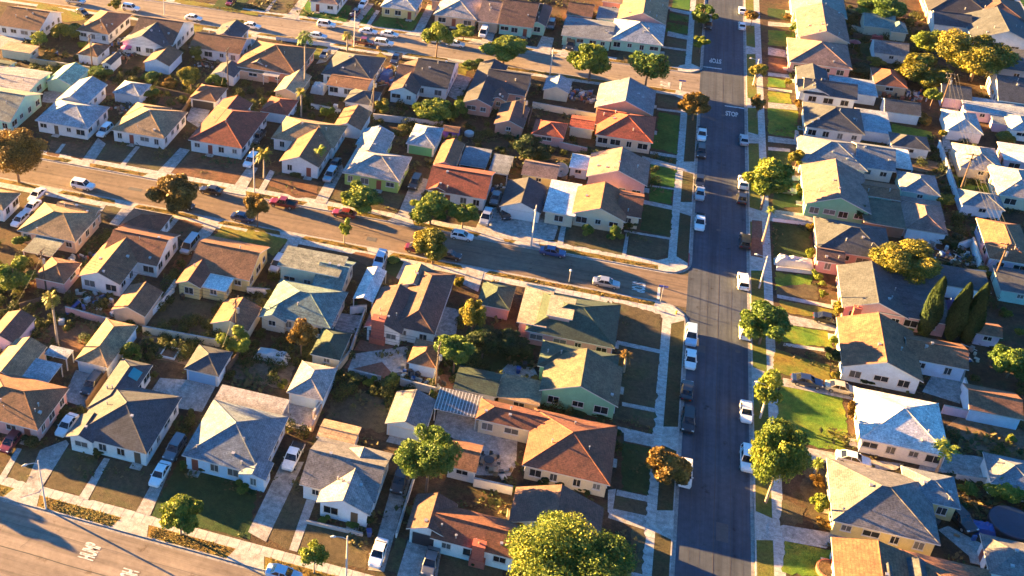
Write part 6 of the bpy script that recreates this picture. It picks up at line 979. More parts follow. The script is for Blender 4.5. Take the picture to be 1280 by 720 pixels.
PATCH=[
('lawn_dry', [(-73.1, 91.33), (-73.29, 96.44), (-70.12, 98.73), (-69.32, 91.24)]),
('lawn_dry', [(-66.59, 91.58), (-67.32, 98.84), (-62.05, 98.98), (-61.36, 91.45)]),
('lawn_dry', [(-60.25, 91.45), (-60.5, 98.69), (-53.88, 99.9), (-52.62, 91.44)]),
('lawn_dark', [(-50.7, 91.36), (-51.21, 101.39), (-39.23, 101.1), (-36.91, 91.77)]),
('lawn_dry', [(-34.94, 92.77), (-34.8, 103.35), (-31.0, 103.09), (-31.62, 91.85)]),
('lawn_dry', [(-30.67, 91.83), (-30.85, 96.92), (-22.64, 97.22), (-21.45, 91.95)]),
('lawn_dry', [(-19.39, 92.96), (-19.12, 98.05), (-17.82, 98.15), (-17.31, 92.37)]),
('drive', [(-68.71, 88.62), (-70.61, 97.34), (-68.07, 100.25), (-67.29, 99.68), (-66.82, 90.37)]),
('path', [(-73.36, 91.24), (-73.89, 96.65), (-73.12, 96.7), (-72.39, 91.18)]),
('path', [(-61.3, 91.17), (-61.34, 98.81), (-60.46, 98.9), (-59.88, 91.2)]),
('drive', [(-52.87, 91.35), (-53.15, 102.35), (-51.93, 102.35), (-50.83, 91.32)]),
('drive', [(-37.61, 92.91), (-37.46, 105.98), (-34.55, 106.96), (-34.84, 92.12)]),
('path', [(-31.62, 91.85), (-32.12, 100.84), (-30.87, 100.89), (-30.55, 91.87)]),
('drive', [(-21.22, 92.03), (-22.01, 109.56), (-19.74, 109.54), (-19.44, 98.29), (-19.23, 92.37)]),
('drive', [(-17.54, 92.29), (-17.57, 98.23), (-13.14, 98.35), (-12.67, 92.65)]),
('lawn_dry', [(-12.67, 92.65), (-12.83, 98.12), (-5.24, 98.67), (-4.8, 93.11)]),
('drive', [(-72.63, 107.45), (-73.84, 114.11), (-69.12, 114.23), (-68.44, 107.04)]),
('drive', [(-60.89, 112.74), (-60.81, 116.53), (-52.07, 118.49), (-51.87, 111.68), (-55.84, 111.25)]),
('dirt', [(-66.91, 120.89), (-68.03, 126.25), (-54.92, 126.43), (-57.25, 120.62), (-63.92, 120.38)]),
('dirt_red', [(-83.6, 118.41), (-82.39, 124.71), (-75.23, 124.92), (-75.56, 118.0)]),
('lawn_dry', [(-67.76, 127.95), (-66.98, 136.65), (-55.82, 135.8), (-57.05, 128.32)]),
('dirt_red', [(-83.42, 126.59), (-82.22, 132.74), (-71.86, 134.44), (-71.38, 127.29)]),
('dirt', [(-51.42, 120.14), (-51.74, 126.98), (-48.54, 126.52), (-42.14, 126.16), (-41.69, 120.08)]),
('drive', [(-44.04, 112.54), (-45.52, 117.41), (-36.23, 117.8), (-35.28, 112.89)]),
('lawn_dry', [(-34.33, 116.66), (-34.68, 122.89), (-25.73, 123.11), (-25.45, 116.17), (-28.67, 115.95)]),
('paving_red', [(-34.52, 132.22), (-34.29, 134.88), (-28.78, 135.16), (-29.79, 132.78)]),
('drive', [(-34.1, 127.38), (-34.26, 131.29), (-26.68, 135.86), (-25.73, 130.66), (-25.84, 127.25), (-29.61, 130.84)]),
('paving_red', [(-34.81, 127.63), (-34.42, 130.73), (-29.67, 131.07), (-25.81, 129.66), (-25.84, 127.25)]),
('paving_red', [(-22.57, 127.87), (-22.31, 130.83), (-18.04, 131.29), (-17.98, 128.0)]),
('drive', [(-41.24, 135.73), (-41.23, 140.12), (-35.32, 140.98), (-35.16, 135.63)]),
('drive', [(-23.5, 139.0), (-23.74, 147.65), (-20.69, 147.54), (-20.06, 141.2)]),
('lawn_dark', [(-19.39, 131.8), (-18.53, 143.32), (-7.95, 145.78), (-7.28, 136.82), (-11.23, 134.53)]),
('drive', [(-18.89, 119.64), (-19.15, 123.5), (-13.08, 122.88), (-11.81, 120.73), (-9.69, 118.5), (-6.33, 115.19), (-10.55, 115.37)]),
('drive', [(-17.5, 120.0), (-16.93, 121.49), (-12.35, 121.72), (-7.03, 120.95), (-6.45, 115.94), (-6.88, 113.44), (-11.4, 112.08), (-11.23, 117.99)]),
('drive', [(-11.81, 134.34), (-10.95, 136.58), (-6.99, 136.92), (-6.14, 135.26), (-9.12, 132.84)]),
('drive', [(-24.68, 114.33), (-24.29, 117.41), (-22.18, 117.26), (-22.06, 114.37)]),
('dirt_red', [(-82.18, 143.22), (-81.85, 154.07), (-73.87, 153.28), (-73.45, 141.09)]),
('lawn_dry', [(-89.78, 153.54), (-90.75, 157.93), (-87.41, 157.95), (-86.86, 153.45)]),
('lawn_gold', [(-83.38, 152.17), (-83.89, 158.39), (-76.84, 158.22), (-76.56, 153.06)]),
('dirt_red', [(-76.56, 153.06), (-75.86, 157.83), (-70.63, 157.82), (-71.48, 151.38)]),
('lawn_gold', [(-67.51, 154.05), (-67.23, 158.25), (-62.34, 157.81), (-62.58, 154.35)]),
('lawn_gold', [(-62.46, 155.06), (-62.46, 159.15), (-54.23, 157.81), (-54.97, 152.3)]),
('drive', [(-87.28, 152.26), (-87.41, 157.95), (-85.32, 157.91), (-85.41, 152.18)]),
('drive', [(-71.07, 149.53), (-70.28, 157.93), (-67.93, 158.02), (-68.38, 149.12)]),
('path', [(-76.83, 153.66), (-76.53, 157.97), (-75.61, 157.71), (-75.75, 153.47)]),
('path', [(-91.23, 155.57), (-91.45, 158.07), (-90.75, 157.93), (-90.43, 155.63)]),
('drive', [(-54.37, 153.8), (-54.23, 157.81), (-51.97, 157.89), (-52.01, 154.59)]),
('dirt_red', [(-70.88, 143.82), (-71.23, 150.8), (-68.35, 150.44), (-68.61, 142.09)]),
('dirt_red', [(-42.55, 156.46), (-41.54, 158.08), (-37.17, 158.25), (-37.9, 154.21)]),
('drive', [(-37.61, 151.83), (-37.51, 158.14), (-35.75, 158.4), (-35.14, 153.27)]),
('lawn_dark', [(-35.29, 153.84), (-35.68, 158.11), (-32.71, 157.83), (-32.89, 152.8)]),
('path', [(-32.89, 152.8), (-32.71, 157.83), (-31.88, 158.1), (-32.1, 152.46)]),
('lawn_dry', [(2.78, 154.26), (2.94, 157.98), (10.74, 156.92), (11.2, 148.0), (4.74, 147.91)]),
('lawn_dry', [(4.72, 140.83), (4.85, 146.65), (11.27, 146.75), (11.17, 142.98), (11.24, 133.65), (6.8, 133.52)]),
('lawn_dry', [(5.41, 129.49), (5.74, 132.27), (11.28, 133.0), (11.35, 129.31)]),
('drive', [(-21.78, 154.7), (-21.7, 159.62), (-18.84, 159.33), (-18.77, 153.34)]),
('path', [(4.6, 147.76), (11.38, 147.55), (11.28, 146.6), (4.53, 146.7)]),
('path', [(6.52, 133.43), (11.33, 133.55), (11.21, 132.66), (6.59, 132.55)]),
('path', [(6.1, 127.99), (11.48, 127.87), (11.49, 126.82), (6.19, 126.95)]),
('lawn_dark', [(7.32, 125.01), (11.31, 125.1), (11.45, 115.95), (7.78, 115.85)]),
('lawn_dry', [(7.24, 114.36), (11.27, 114.6), (11.3, 112.07), (7.19, 111.96)]),
('lawn_dry', [(9.5, 101.97), (9.67, 109.75), (11.33, 109.61), (11.45, 101.98)]),
('drive', [(6.67, 111.96), (11.43, 112.11), (11.33, 109.61), (6.57, 110.13)]),
('path', [(7.28, 115.57), (11.34, 115.66), (11.35, 114.62), (7.24, 114.44)]),
('path', [(9.24, 102.2), (11.43, 102.23), (11.42, 101.65), (9.32, 101.26)]),
('drive', [(7.28, 127.31), (11.45, 127.44), (11.43, 125.35), (7.44, 125.26)]),
('path', [(6.13, 115.11), (7.14, 115.64), (7.04, 110.65), (6.43, 111.16)]),
('dirt_red', [(-111.12, 171.42), (-112.82, 176.98), (-109.23, 176.4), (-108.2, 171.11)]),
('dirt_red', [(-108.4, 172.33), (-109.64, 177.15), (-104.5, 178.87), (-103.0, 171.58)]),
('lawn_dry', [(-100.49, 172.84), (-101.36, 179.03), (-95.09, 180.24), (-94.61, 172.71)]),
('lawn_dry', [(-94.23, 172.84), (-94.7, 180.37), (-86.58, 181.34), (-86.6, 172.51)]),
('dirt_red', [(-84.02, 172.56), (-83.14, 181.62), (-71.88, 181.98), (-70.0, 179.28), (-70.09, 172.83)]),
('dirt_red', [(-64.15, 174.81), (-63.54, 178.99), (-55.11, 178.62), (-53.56, 173.72), (-57.35, 171.7)]),
('lawn_dry', [(-50.6, 173.2), (-50.43, 179.39), (-48.22, 173.25)]),
('lawn_dry', [(-41.18, 174.86), (-41.9, 179.14), (-38.06, 179.66), (-37.8, 172.33)]),
('lawn_dry', [(-6.74, 172.34), (-7.18, 179.01), (2.85, 179.59), (3.44, 172.14)]),
('lawn_dry', [(4.28, 172.42), (4.28, 179.38), (11.27, 180.02), (10.82, 174.92), (9.86, 173.64), (7.87, 172.65)]),
('lawn_dark', [(5.92, 181.3), (6.04, 190.63), (11.18, 190.14), (11.24, 180.69)]),
('lawn_green', [(6.87, 192.02), (6.72, 197.7), (10.86, 197.53), (10.9, 192.25)]),
('lawn_green', [(6.65, 198.85), (6.4, 206.45), (11.25, 206.0), (11.19, 198.41)]),
('lawn_green', [(6.2, 213.2), (5.79, 220.22), (10.8, 221.89), (11.19, 212.27)]),
('lawn_dark', [(7.14, 210.49), (11.26, 210.59), (11.17, 208.04), (7.09, 207.93)]),
('lawn_green', [(6.89, 218.76), (6.7, 229.99), (11.12, 229.52), (11.15, 218.38)]),
('lawn_dry', [(6.34, 232.83), (6.07, 237.8), (10.82, 237.34), (11.2, 232.96)]),
('drive', [(-103.0, 171.58), (-104.1, 180.79), (-101.36, 179.03), (-100.33, 171.22)]),
('path', [(-94.82, 172.23), (-95.09, 180.24), (-94.13, 180.12), (-93.76, 172.33)]),
('drive', [(-86.6, 172.51), (-86.13, 182.36), (-83.85, 182.25), (-83.86, 172.2)]),
('drive', [(-70.19, 172.01), (-70.28, 180.01), (-68.11, 179.91), (-67.58, 171.72)]),
('path', [(-109.57, 172.36), (-110.02, 176.14), (-109.23, 176.4), (-108.68, 172.41)]),
('path', [(-65.19, 172.52), (-65.57, 179.94), (-64.36, 179.53), (-64.02, 172.13)]),
('drive', [(-53.64, 171.44), (-53.76, 182.26), (-52.61, 186.74), (-51.56, 184.62), (-51.27, 171.49)]),
('drive', [(-37.45, 172.45), (-37.78, 186.79), (-34.45, 186.31), (-34.9, 172.23)]),
('drive', [(-22.81, 171.02), (-22.42, 178.92), (-18.11, 182.56), (-9.46, 182.52), (-8.42, 177.2), (-8.61, 173.05), (-12.29, 171.15), (-16.15, 170.53)]),
('path', [(-7.93, 171.94), (-7.98, 178.04), (-7.06, 178.0), (-6.87, 171.96)]),
('path', [(3.44, 172.14), (3.57, 179.48), (4.1, 179.46), (4.14, 172.05)]),
('path', [(3.14, 180.37), (11.6, 180.47), (11.46, 179.75), (3.19, 179.7)]),
('path', [(5.95, 192.09), (11.12, 191.59), (11.18, 190.14), (5.86, 190.57)]),
('path', [(6.7, 198.08), (11.2, 198.26), (11.22, 197.65), (6.73, 197.47)]),
('drive', [(4.46, 209.17), (11.38, 207.69), (11.26, 205.76), (6.2, 206.38), (4.62, 206.69)]),
('path', [(5.88, 211.79), (11.22, 211.59), (11.27, 210.42), (5.96, 210.52)]),
('path', [(6.18, 231.78), (11.24, 231.99), (11.27, 231.03), (6.23, 230.81)]),
('lawn_dry', [(5.21, 253.77), (6.07, 264.04), (11.2, 263.95), (10.94, 257.98), (9.71, 254.7)]),
('lawn_dry', [(-4.46, 254.0), (-4.02, 260.07), (0.65, 260.43), (0.22, 253.24)]),
('lawn_dry', [(6.21, 265.92), (6.68, 271.04), (10.97, 270.6), (11.14, 265.74)]),
('lawn_green', [(6.02, 274.65), (6.2, 281.27), (11.13, 280.26), (11.06, 275.05)]),
('lawn_green', [(6.38, 282.67), (6.41, 287.47), (10.93, 286.23), (11.04, 282.89)]),
('lawn_green', [(6.75, 291.08), (6.69, 298.25), (11.01, 299.69), (11.27, 291.18)]),
('path', [(5.51, 265.69), (11.14, 265.5), (11.18, 264.31), (5.58, 264.49)]),
('path', [(6.47, 275.44), (11.34, 273.86), (11.32, 271.34), (6.38, 272.21)]),
('path', [(6.25, 290.91), (11.32, 289.8), (11.13, 287.67), (6.35, 288.84)]),
('lawn_green', [(-85.32, 255.45), (-85.47, 266.01), (-73.22, 265.78), (-71.78, 255.23)]),
('lawn_green', [(-64.83, 254.89), (-64.38, 263.13), (-54.34, 267.87), (-54.49, 255.08)]),
('lawn_dry', [(-96.27, 255.26), (-96.56, 263.77), (-93.51, 264.79), (-92.85, 255.01)]),
('lawn_dry', [(-92.61, 255.09), (-93.51, 264.79), (-88.51, 265.0), (-88.48, 255.08)]),
('lawn_green', [(-68.7, 255.59), (-69.59, 268.42), (-66.19, 263.91), (-65.95, 255.18)]),
('drive', [(-87.39, 252.71), (-87.86, 268.15), (-85.47, 266.01), (-84.3, 252.39)]),
('drive', [(-71.12, 254.78), (-70.95, 269.41), (-68.08, 268.93), (-68.36, 254.37)]),
('path', [(-66.44, 255.02), (-66.54, 265.19), (-65.38, 264.88), (-65.31, 254.73)]),
('drive', [(-54.01, 255.24), (-54.54, 273.45), (-52.25, 272.79), (-51.83, 254.68)]),
('path', [(-93.82, 255.38), (-94.27, 264.53), (-93.51, 264.79), (-92.84, 255.29)]),
('drive', [(-23.56, 251.74), (-23.11, 262.36), (-20.12, 262.09), (-19.75, 251.83)]),
('drive', [(-17.32, 251.46), (-17.48, 260.47), (-14.14, 260.97), (-13.05, 251.13)]),
('drive', [(-36.97, 253.34), (-36.98, 261.58), (-34.38, 261.15), (-34.33, 252.38)]),
('lawn_gold', [(-73.49, 232.11), (-74.36, 239.62), (-71.69, 239.29), (-71.34, 231.66)]),
('drive', [(-71.58, 229.26), (-71.57, 240.55), (-68.75, 239.66), (-69.66, 231.06)]),
('lawn_gold', [(-59.43, 236.8), (-58.93, 240.53), (-56.26, 237.87), (-56.6, 235.42)]),
('drive', [(-38.55, 222.9), (-38.65, 234.62), (-35.17, 233.58), (-35.57, 223.89), (-36.46, 221.55)]),
('lawn_gold', [(-39.98, 234.18), (-40.39, 240.83), (-36.58, 240.95), (-36.92, 233.0)]),
('lawn_gold', [(-151.46, 238.23), (-152.5, 242.17), (-136.06, 237.82), (-135.83, 235.18), (-139.59, 232.58)]),
('lawn_gold', [(-107.35, 236.14), (-108.82, 241.52), (-104.97, 240.83), (-104.27, 236.53)]),
('lawn_gold', [(-94.4, 237.28), (-95.23, 240.83), (-91.74, 240.07), (-91.22, 235.84)]),
('drive', [(-90.72, 226.35), (-92.05, 238.07), (-90.12, 239.98), (-88.06, 226.07)]),
('lawn_gold', [(-118.78, 253.44), (-119.39, 256.14), (-95.32, 254.18), (-94.42, 251.73)]),
('lawn_dark', [(-107.68, 252.86), (-108.76, 262.65), (-100.61, 262.41), (-99.76, 252.7)]),
('drive', [(-147.12, 213.26), (-151.71, 220.84), (-147.19, 220.21), (-143.48, 221.44), (-144.27, 214.21)]),
('dirt_red', [(-98.56, 198.79), (-100.13, 204.41), (-93.79, 204.45), (-93.19, 198.59)]),
('dirt_red', [(-113.79, 198.8), (-117.08, 206.22), (-110.89, 205.04), (-108.64, 197.44)]),
('drive', [(-123.36, 191.51), (-125.37, 195.98), (-121.14, 198.43), (-119.95, 191.65)]),
('drive', [(-89.75, 193.91), (-91.06, 200.3), (-86.58, 199.81), (-84.77, 190.89)]),
('lawn_dark', [(30.49, 292.76), (30.63, 299.05), (35.06, 299.12), (34.82, 292.17)]),
('lawn_green', [(30.09, 274.51), (30.3, 284.05), (36.45, 284.81), (36.97, 274.97)]),
('dirt_red', [(29.76, 259.7), (29.92, 267.24), (34.4, 266.98), (34.12, 258.92)]),
('lawn_green', [(29.55, 250.35), (29.67, 255.78), (33.34, 255.37), (33.2, 251.04)]),
('lawn_green', [(29.37, 242.53), (29.5, 248.22), (34.15, 248.21), (34.38, 243.19)]),
('lawn_green', [(29.03, 227.06), (29.31, 239.5), (35.49, 240.09), (34.95, 227.23)]),
('lawn_dark', [(28.67, 211.01), (28.88, 220.34), (33.13, 220.45), (32.78, 211.16)]),
('lawn_dark', [(29.05, 196.11), (30.08, 207.86), (34.86, 207.88), (34.12, 199.27)]),
('lawn_dark', [(28.82, 180.29), (29.11, 191.48), (35.53, 192.23), (34.94, 180.42)]),
('lawn_green', [(28.87, 169.84), (29.02, 175.32), (35.04, 176.1), (34.79, 171.23)]),
('lawn_dry', [(29.0, 168.71), (29.07, 171.09), (35.89, 173.96), (35.62, 169.18)]),
('lawn_gold', [(29.48, 163.73), (29.59, 167.17), (37.97, 167.13), (38.4, 164.5)]),
('lawn_green', [(29.54, 155.67), (29.99, 160.33), (36.65, 160.68), (37.28, 156.71)]),
('lawn_gold', [(28.13, 147.68), (28.43, 153.5), (36.39, 151.9), (36.14, 147.95)]),
('lawn_green', [(28.04, 134.03), (28.92, 145.07), (37.59, 144.72), (37.87, 137.32), (37.01, 132.87), (28.53, 132.51)]),
('lawn_green', [(28.03, 108.16), (28.57, 113.64), (34.91, 113.73), (34.36, 108.99)]),
('lawn_dry', [(28.03, 115.88), (28.43, 120.7), (31.41, 120.23), (30.78, 117.15)]),
('lawn_green', [(53.22, 233.33), (54.31, 240.14), (61.93, 238.97), (61.44, 235.18)]),
('lawn_green', [(63.63, 215.54), (63.45, 221.25), (70.59, 220.94), (70.52, 215.9)]),
('lawn_dark', [(47.76, 293.82), (49.04, 305.2), (53.4, 305.25), (51.99, 293.91)]),
('lawn_dark', [(49.02, 279.61), (49.98, 286.14), (55.04, 286.57), (53.49, 274.52)]),
('drive', [(30.36, 286.68), (30.42, 289.63), (38.1, 290.33), (38.47, 288.08)]),
('drive', [(29.95, 268.43), (30.06, 273.27), (34.83, 272.44), (34.67, 268.23)]),
('path', [(29.68, 256.34), (29.73, 258.35), (34.54, 258.51), (34.47, 256.62)]),
('path', [(29.51, 248.75), (29.54, 250.03), (34.65, 250.26), (34.6, 248.88)]),
('drive', [(29.31, 239.5), (29.37, 242.32), (35.2, 242.96), (35.5, 240.39)]),
('drive', [(28.95, 223.44), (29.01, 226.15), (34.91, 226.32), (34.81, 224.07)]),
('path', [(34.12, 226.05), (34.5, 230.73), (35.28, 230.53), (34.91, 226.32)]),
('drive', [(28.25, 191.9), (28.34, 196.24), (36.46, 196.78), (36.44, 193.23)]),
('path', [(28.6, 207.76), (28.63, 209.37), (34.44, 210.91), (34.35, 208.89)]),
('path', [(28.87, 219.72), (28.9, 221.21), (33.18, 221.77), (33.13, 220.45)]),
('drive', [(29.2, 176.0), (29.49, 180.52), (35.27, 180.53), (35.09, 177.04)]),
('path', [(29.13, 167.59), (29.16, 168.64), (37.75, 168.46), (37.83, 167.36)]),
('drive', [(29.69, 160.5), (29.93, 163.33), (38.15, 163.06), (38.17, 161.19)]),
('path', [(29.65, 154.68), (29.83, 155.51), (36.06, 156.05), (35.87, 155.22)]),
('drive', [(29.19, 144.69), (29.39, 146.65), (39.69, 146.8), (38.97, 144.72)]),
('drive', [(31.08, 129.67), (31.58, 132.08), (40.6, 132.45), (44.75, 133.04), (43.56, 131.46), (39.37, 130.06)]),
('drive', [(28.21, 113.86), (28.41, 116.19), (35.13, 116.86), (42.45, 116.58), (41.91, 115.9), (34.24, 114.35)]),
('path', [(26.5, 113.64), (26.56, 116.1), (27.3, 115.99), (27.23, 113.53)]),
('path', [(28.44, 113.43), (28.59, 114.16), (33.75, 114.18), (33.49, 113.83)]),
('drive', [(49.1, 149.94), (51.45, 155.46), (56.27, 158.05), (54.09, 148.86)]),
('drive', [(46.45, 132.43), (48.02, 136.96), (56.31, 138.1), (55.62, 133.93)]),
('drive', [(47.53, 121.7), (48.87, 122.84), (52.56, 120.97), (51.52, 117.3)]),
('dirt', [(51.36, 142.68), (53.4, 145.96), (62.32, 146.34), (61.01, 139.27), (51.62, 138.98)]),
('paving_red', [(25.13, 179.06), (25.43, 191.31), (27.19, 191.54), (27.13, 179.08)]),
('lawn_dry', [(30.8, 123.35), (32.08, 128.81), (34.83, 127.38), (34.19, 117.24), (32.23, 116.94)]),
('drive', [(65.22, 250.94), (65.92, 252.85), (68.96, 252.19), (64.84, 235.54), (65.88, 231.06), (62.83, 230.04)]),
('drive', [(64.26, 234.34), (65.58, 234.79), (65.14, 225.96), (63.29, 224.41)]),
('lawn_dark', [(63.43, 202.59), (65.21, 203.19), (64.46, 189.49), (62.84, 188.25)]),
('dirt', [(55.18, 220.27), (55.67, 224.57), (62.46, 226.01), (62.51, 221.09)]),
('drive', [(56.52, 169.46), (58.16, 176.71), (62.1, 176.88), (60.93, 171.48)]),
]
POLES=[
{'label': 'pale street lamp on the parkway of the street marked HUMP, left end', 'x': -64.5, 'y': 88.12, 'h': 8.86, 'kind': 'lamp', 'arm': 225},
{'label': 'pale street lamp before the pale gabled house, cut by the bottom edge', 'x': -23.45, 'y': 89.84, 'h': 7.8, 'kind': 'lamp', 'arm': 200},
{'label': 'white street lamp on the kerb beside the blue sedan, middle cross street', 'x': -12.27, 'y': 169.83, 'h': 8.75, 'kind': 'lamp', 'arm': 270},
{'label': 'leaning-looking street lamp on the right kerb of the avenue by the thin tree', 'x': 25.91, 'y': 136.34, 'h': 5.04, 'kind': 'lamp', 'arm': 180},
{'label': 'street lamp on the right kerb of the avenue across from the middle crossing', 'x': 26.31, 'y': 169.57, 'h': 6.66, 'kind': 'lamp', 'arm': 180},
{'label': 'street lamp on the right kerb of the avenue under the far crossing', 'x': 26.33, 'y': 250.33, 'h': 6.28, 'kind': 'lamp', 'arm': 180},
{'label': 'street lamp on the far cross street beside the white garage drive', 'x': -18.34, 'y': 241.18, 'h': 6.71, 'kind': 'lamp', 'arm': 270},
{'label': 'street lamp before the tan brick house, far cross street', 'x': -65.68, 'y': 241.3, 'h': 9.42, 'kind': 'lamp', 'arm': 250},
{'label': 'thin pale lamp post on the near side of the far cross street, top left', 'x': -117.62, 'y': 244.66, 'h': 5.24, 'kind': 'lamp', 'arm': 90},
{'label': 'slim palm-side street lamp on the far kerb of the middle cross street', 'x': -65.66, 'y': 171.2, 'h': 9.8, 'kind': 'lamp', 'arm': 270},
{'label': 'brown utility pole behind the chimney house, in the middle of the block', 'x': -20.37, 'y': 127.43, 'h': 8.37, 'kind': 'pole'},
{'label': 'brown utility pole beside the cream garage in the dirt yard', 'x': -52.89, 'y': 128.66, 'h': 6.44, 'kind': 'pole'},
{'label': 'brown utility pole beside the small brown hip-roofed garage at the left', 'x': -88.26, 'y': 130.72, 'h': 5.01, 'kind': 'pole'},
{'label': 'brown utility pole before the small white slate-gabled garage', 'x': -86.29, 'y': 210.07, 'h': 10.15, 'kind': 'pole'},
{'label': 'brown utility pole in front of the small brown garage, upper left', 'x': -121.0, 'y': 211.05, 'h': 6.92, 'kind': 'pole'},
{'label': 'dark utility pole in the yards left of the white house with red windows', 'x': -52.01, 'y': 208.43, 'h': 9.62, 'kind': 'pole'},
{'label': 'utility pole beside the brown gabled garage with salmon walls', 'x': -20.54, 'y': 213.27, 'h': 6.46, 'kind': 'pole'},
{'label': 'leaning-looking brown utility pole over the large pale alley garage', 'x': 62.96, 'y': 212.31, 'h': 9.61, 'kind': 'pole'},
{'label': 'brown utility pole under the golden clump at the upper right', 'x': 65.37, 'y': 252.11, 'h': 4.7, 'kind': 'pole'},
{'label': 'utility pole at the flat dark garage on the right edge', 'x': 64.23, 'y': 183.88, 'h': 5.89, 'kind': 'pole'},
{'label': 'pole with a blue street-name sign on the middle crossing corner', 'x': 10.62, 'y': 160.37, 'h': 3.33, 'kind': 'sign'},
{'label': 'pole with a blue street-name sign on the far crossing corner', 'x': 10.73, 'y': 241.95, 'h': 2.76, 'kind': 'sign'},
{'label': 'white lamp globe post on the near kerb, middle cross street opposite the blue sedan', 'x': -4.52, 'y': 161.07, 'h': 2.54, 'kind': 'globe'},
]
MISC=[
{'kind': 'bin', 'label': 'blue wheeled bin on the patio behind the green gabled house, left one', 'x': -9.15, 'y': 134.98, 'col': 'blue'},
{'kind': 'bin', 'label': 'dark wheeled bin beside the blue one behind the green gabled house', 'x': -8.4, 'y': 136.45, 'col': 'black'},
{'kind': 'bin', 'label': 'blue bin at the right front corner of the pale gabled house', 'x': -22.52, 'y': 97.26, 'col': 'blue'},
{'kind': 'bin', 'label': 'dark wheeled bin left of the small white garage with the orange-lit roof', 'x': -24.77, 'y': 129.28, 'col': 'black'},
{'kind': 'bin', 'label': 'dark bin in front of the small white garage with the orange-lit roof', 'x': -23.51, 'y': 128.98, 'col': 'black'},
{'kind': 'bin', 'label': 'green-black bin beside the yellow-walled house back wall', 'x': -65.33, 'y': 135.61, 'col': 'black'},
{'kind': 'table', 'label': 'round dark patio table with a ring of chairs in the courtyard', 'x': -10.08, 'y': 114.88},
{'kind': 'dish', 'label': 'big satellite dish on the ground beside the long yellow shed', 'x': -10.34, 'y': 195.55, 'r': 1.5},
{'kind': 'dish', 'label': 'white satellite dish in front of the mint garage', 'x': 57.23, 'y': 210.57, 'r': 0.8},
{'kind': 'slide', 'label': 'blue plastic slide in the cluttered yard behind the white house', 'x': -80.53, 'y': 128.11},
{'kind': 'tank', 'label': 'white appliance left in the dirt yard by the tall thin palm', 'x': -81.33, 'y': 123.42, 's': (0.9, 0.8, 0.9), 'col': 'white'},
{'kind': 'sandbox', 'label': 'white-edged square sandbox in the bare dirt yard', 'x': -61.68, 'y': 122.24},
{'kind': 'pool', 'label': 'round dark blue covered pool in the bottom right yard', 'x': 56.62, 'y': 125.08, 'r': 2.9},
{'kind': 'umbrella', 'label': 'pink garden parasol behind the slate-winged house, upper left', 'x': -116.17, 'y': 219.62, 'col': 'pink'},
{'kind': 'umbrella', 'label': 'red garden parasol at the back of the cream gabled house', 'x': 49.54, 'y': 278.26, 'col': 'red'},
{'kind': 'tarp', 'label': 'blue tarp-covered load in the yard behind the cypresses', 'x': 58.36, 'y': 173.94, 's': (5, 4, 1.1), 'col': 'blue'},
{'kind': 'tarp', 'label': 'red awning-covered table beside the cream garage, upper right', 'x': 55.38, 'y': 285.27, 's': (3, 1.6, 1.6), 'col': 'red'},
{'kind': 'tarp', 'label': 'white sheet over a trailer behind a white front wall, right of the avenue', 'x': 32.23, 'y': 178.57, 's': (6.5, 2.1, 1.5), 'col': 'white'},
{'kind': 'tarp', 'label': 'white tarp over goods left of the dark slate hip-roofed house', 'x': -66.7, 'y': 216.09, 's': (3.2, 3.5, 1.8), 'col': 'white'},
{'kind': 'tarp', 'label': 'blue tarp load on the drive right of the dark slate hip-roofed house', 'x': -54.13, 'y': 227.79, 's': (2.6, 5, 1.4), 'col': 'blue'},
{'kind': 'tarp', 'label': 'heap of white covered goods behind the brown hip-roofed house, upper left', 'x': -127.31, 'y': 226.29, 's': (3.5, 2.6, 1.6), 'col': 'white'},
{'kind': 'tarp', 'label': 'pale covered trailer behind the sparse orange shrubs wall', 'x': -46.14, 'y': 126.32, 's': (5.5, 2.2, 1.2), 'col': 'white'},
{'kind': 'pergola', 'label': 'white pergola behind the salmon house, near the tall fan palm', 'x': -78.02, 'y': 216.56},
{'kind': 'playhouse', 'label': 'purple play hut in the yard behind the salmon pink house', 'x': -34.16, 'y': 205.05},
{'kind': 'tank', 'label': 'round pale tank top in the dark yard beside the purple play hut', 'x': -30.65, 'y': 206.68, 's': (2, 1.6, 0.8), 'col': 'white'},
{'kind': 'planter', 'label': 'red brick planter with a white pot at the tan and slate roofed house, bottom right', 'x': 33.61, 'y': 110.02},
{'kind': 'tarp', 'label': 'purple-blue covered goods beside the round dark pool', 'x': 52.97, 'y': 123.51, 's': (3, 2, 1), 'col': 'blue'},
{'kind': 'drum', 'label': 'blue drum beside the rust-coloured shrub, upper left', 'x': -132.27, 'y': 214.17, 'col': 'blue'},
{'kind': 'hydrant', 'label': 'fire hydrant on the near corner parkway of the middle crossing', 'x': 13.23, 'y': 157.86},
]
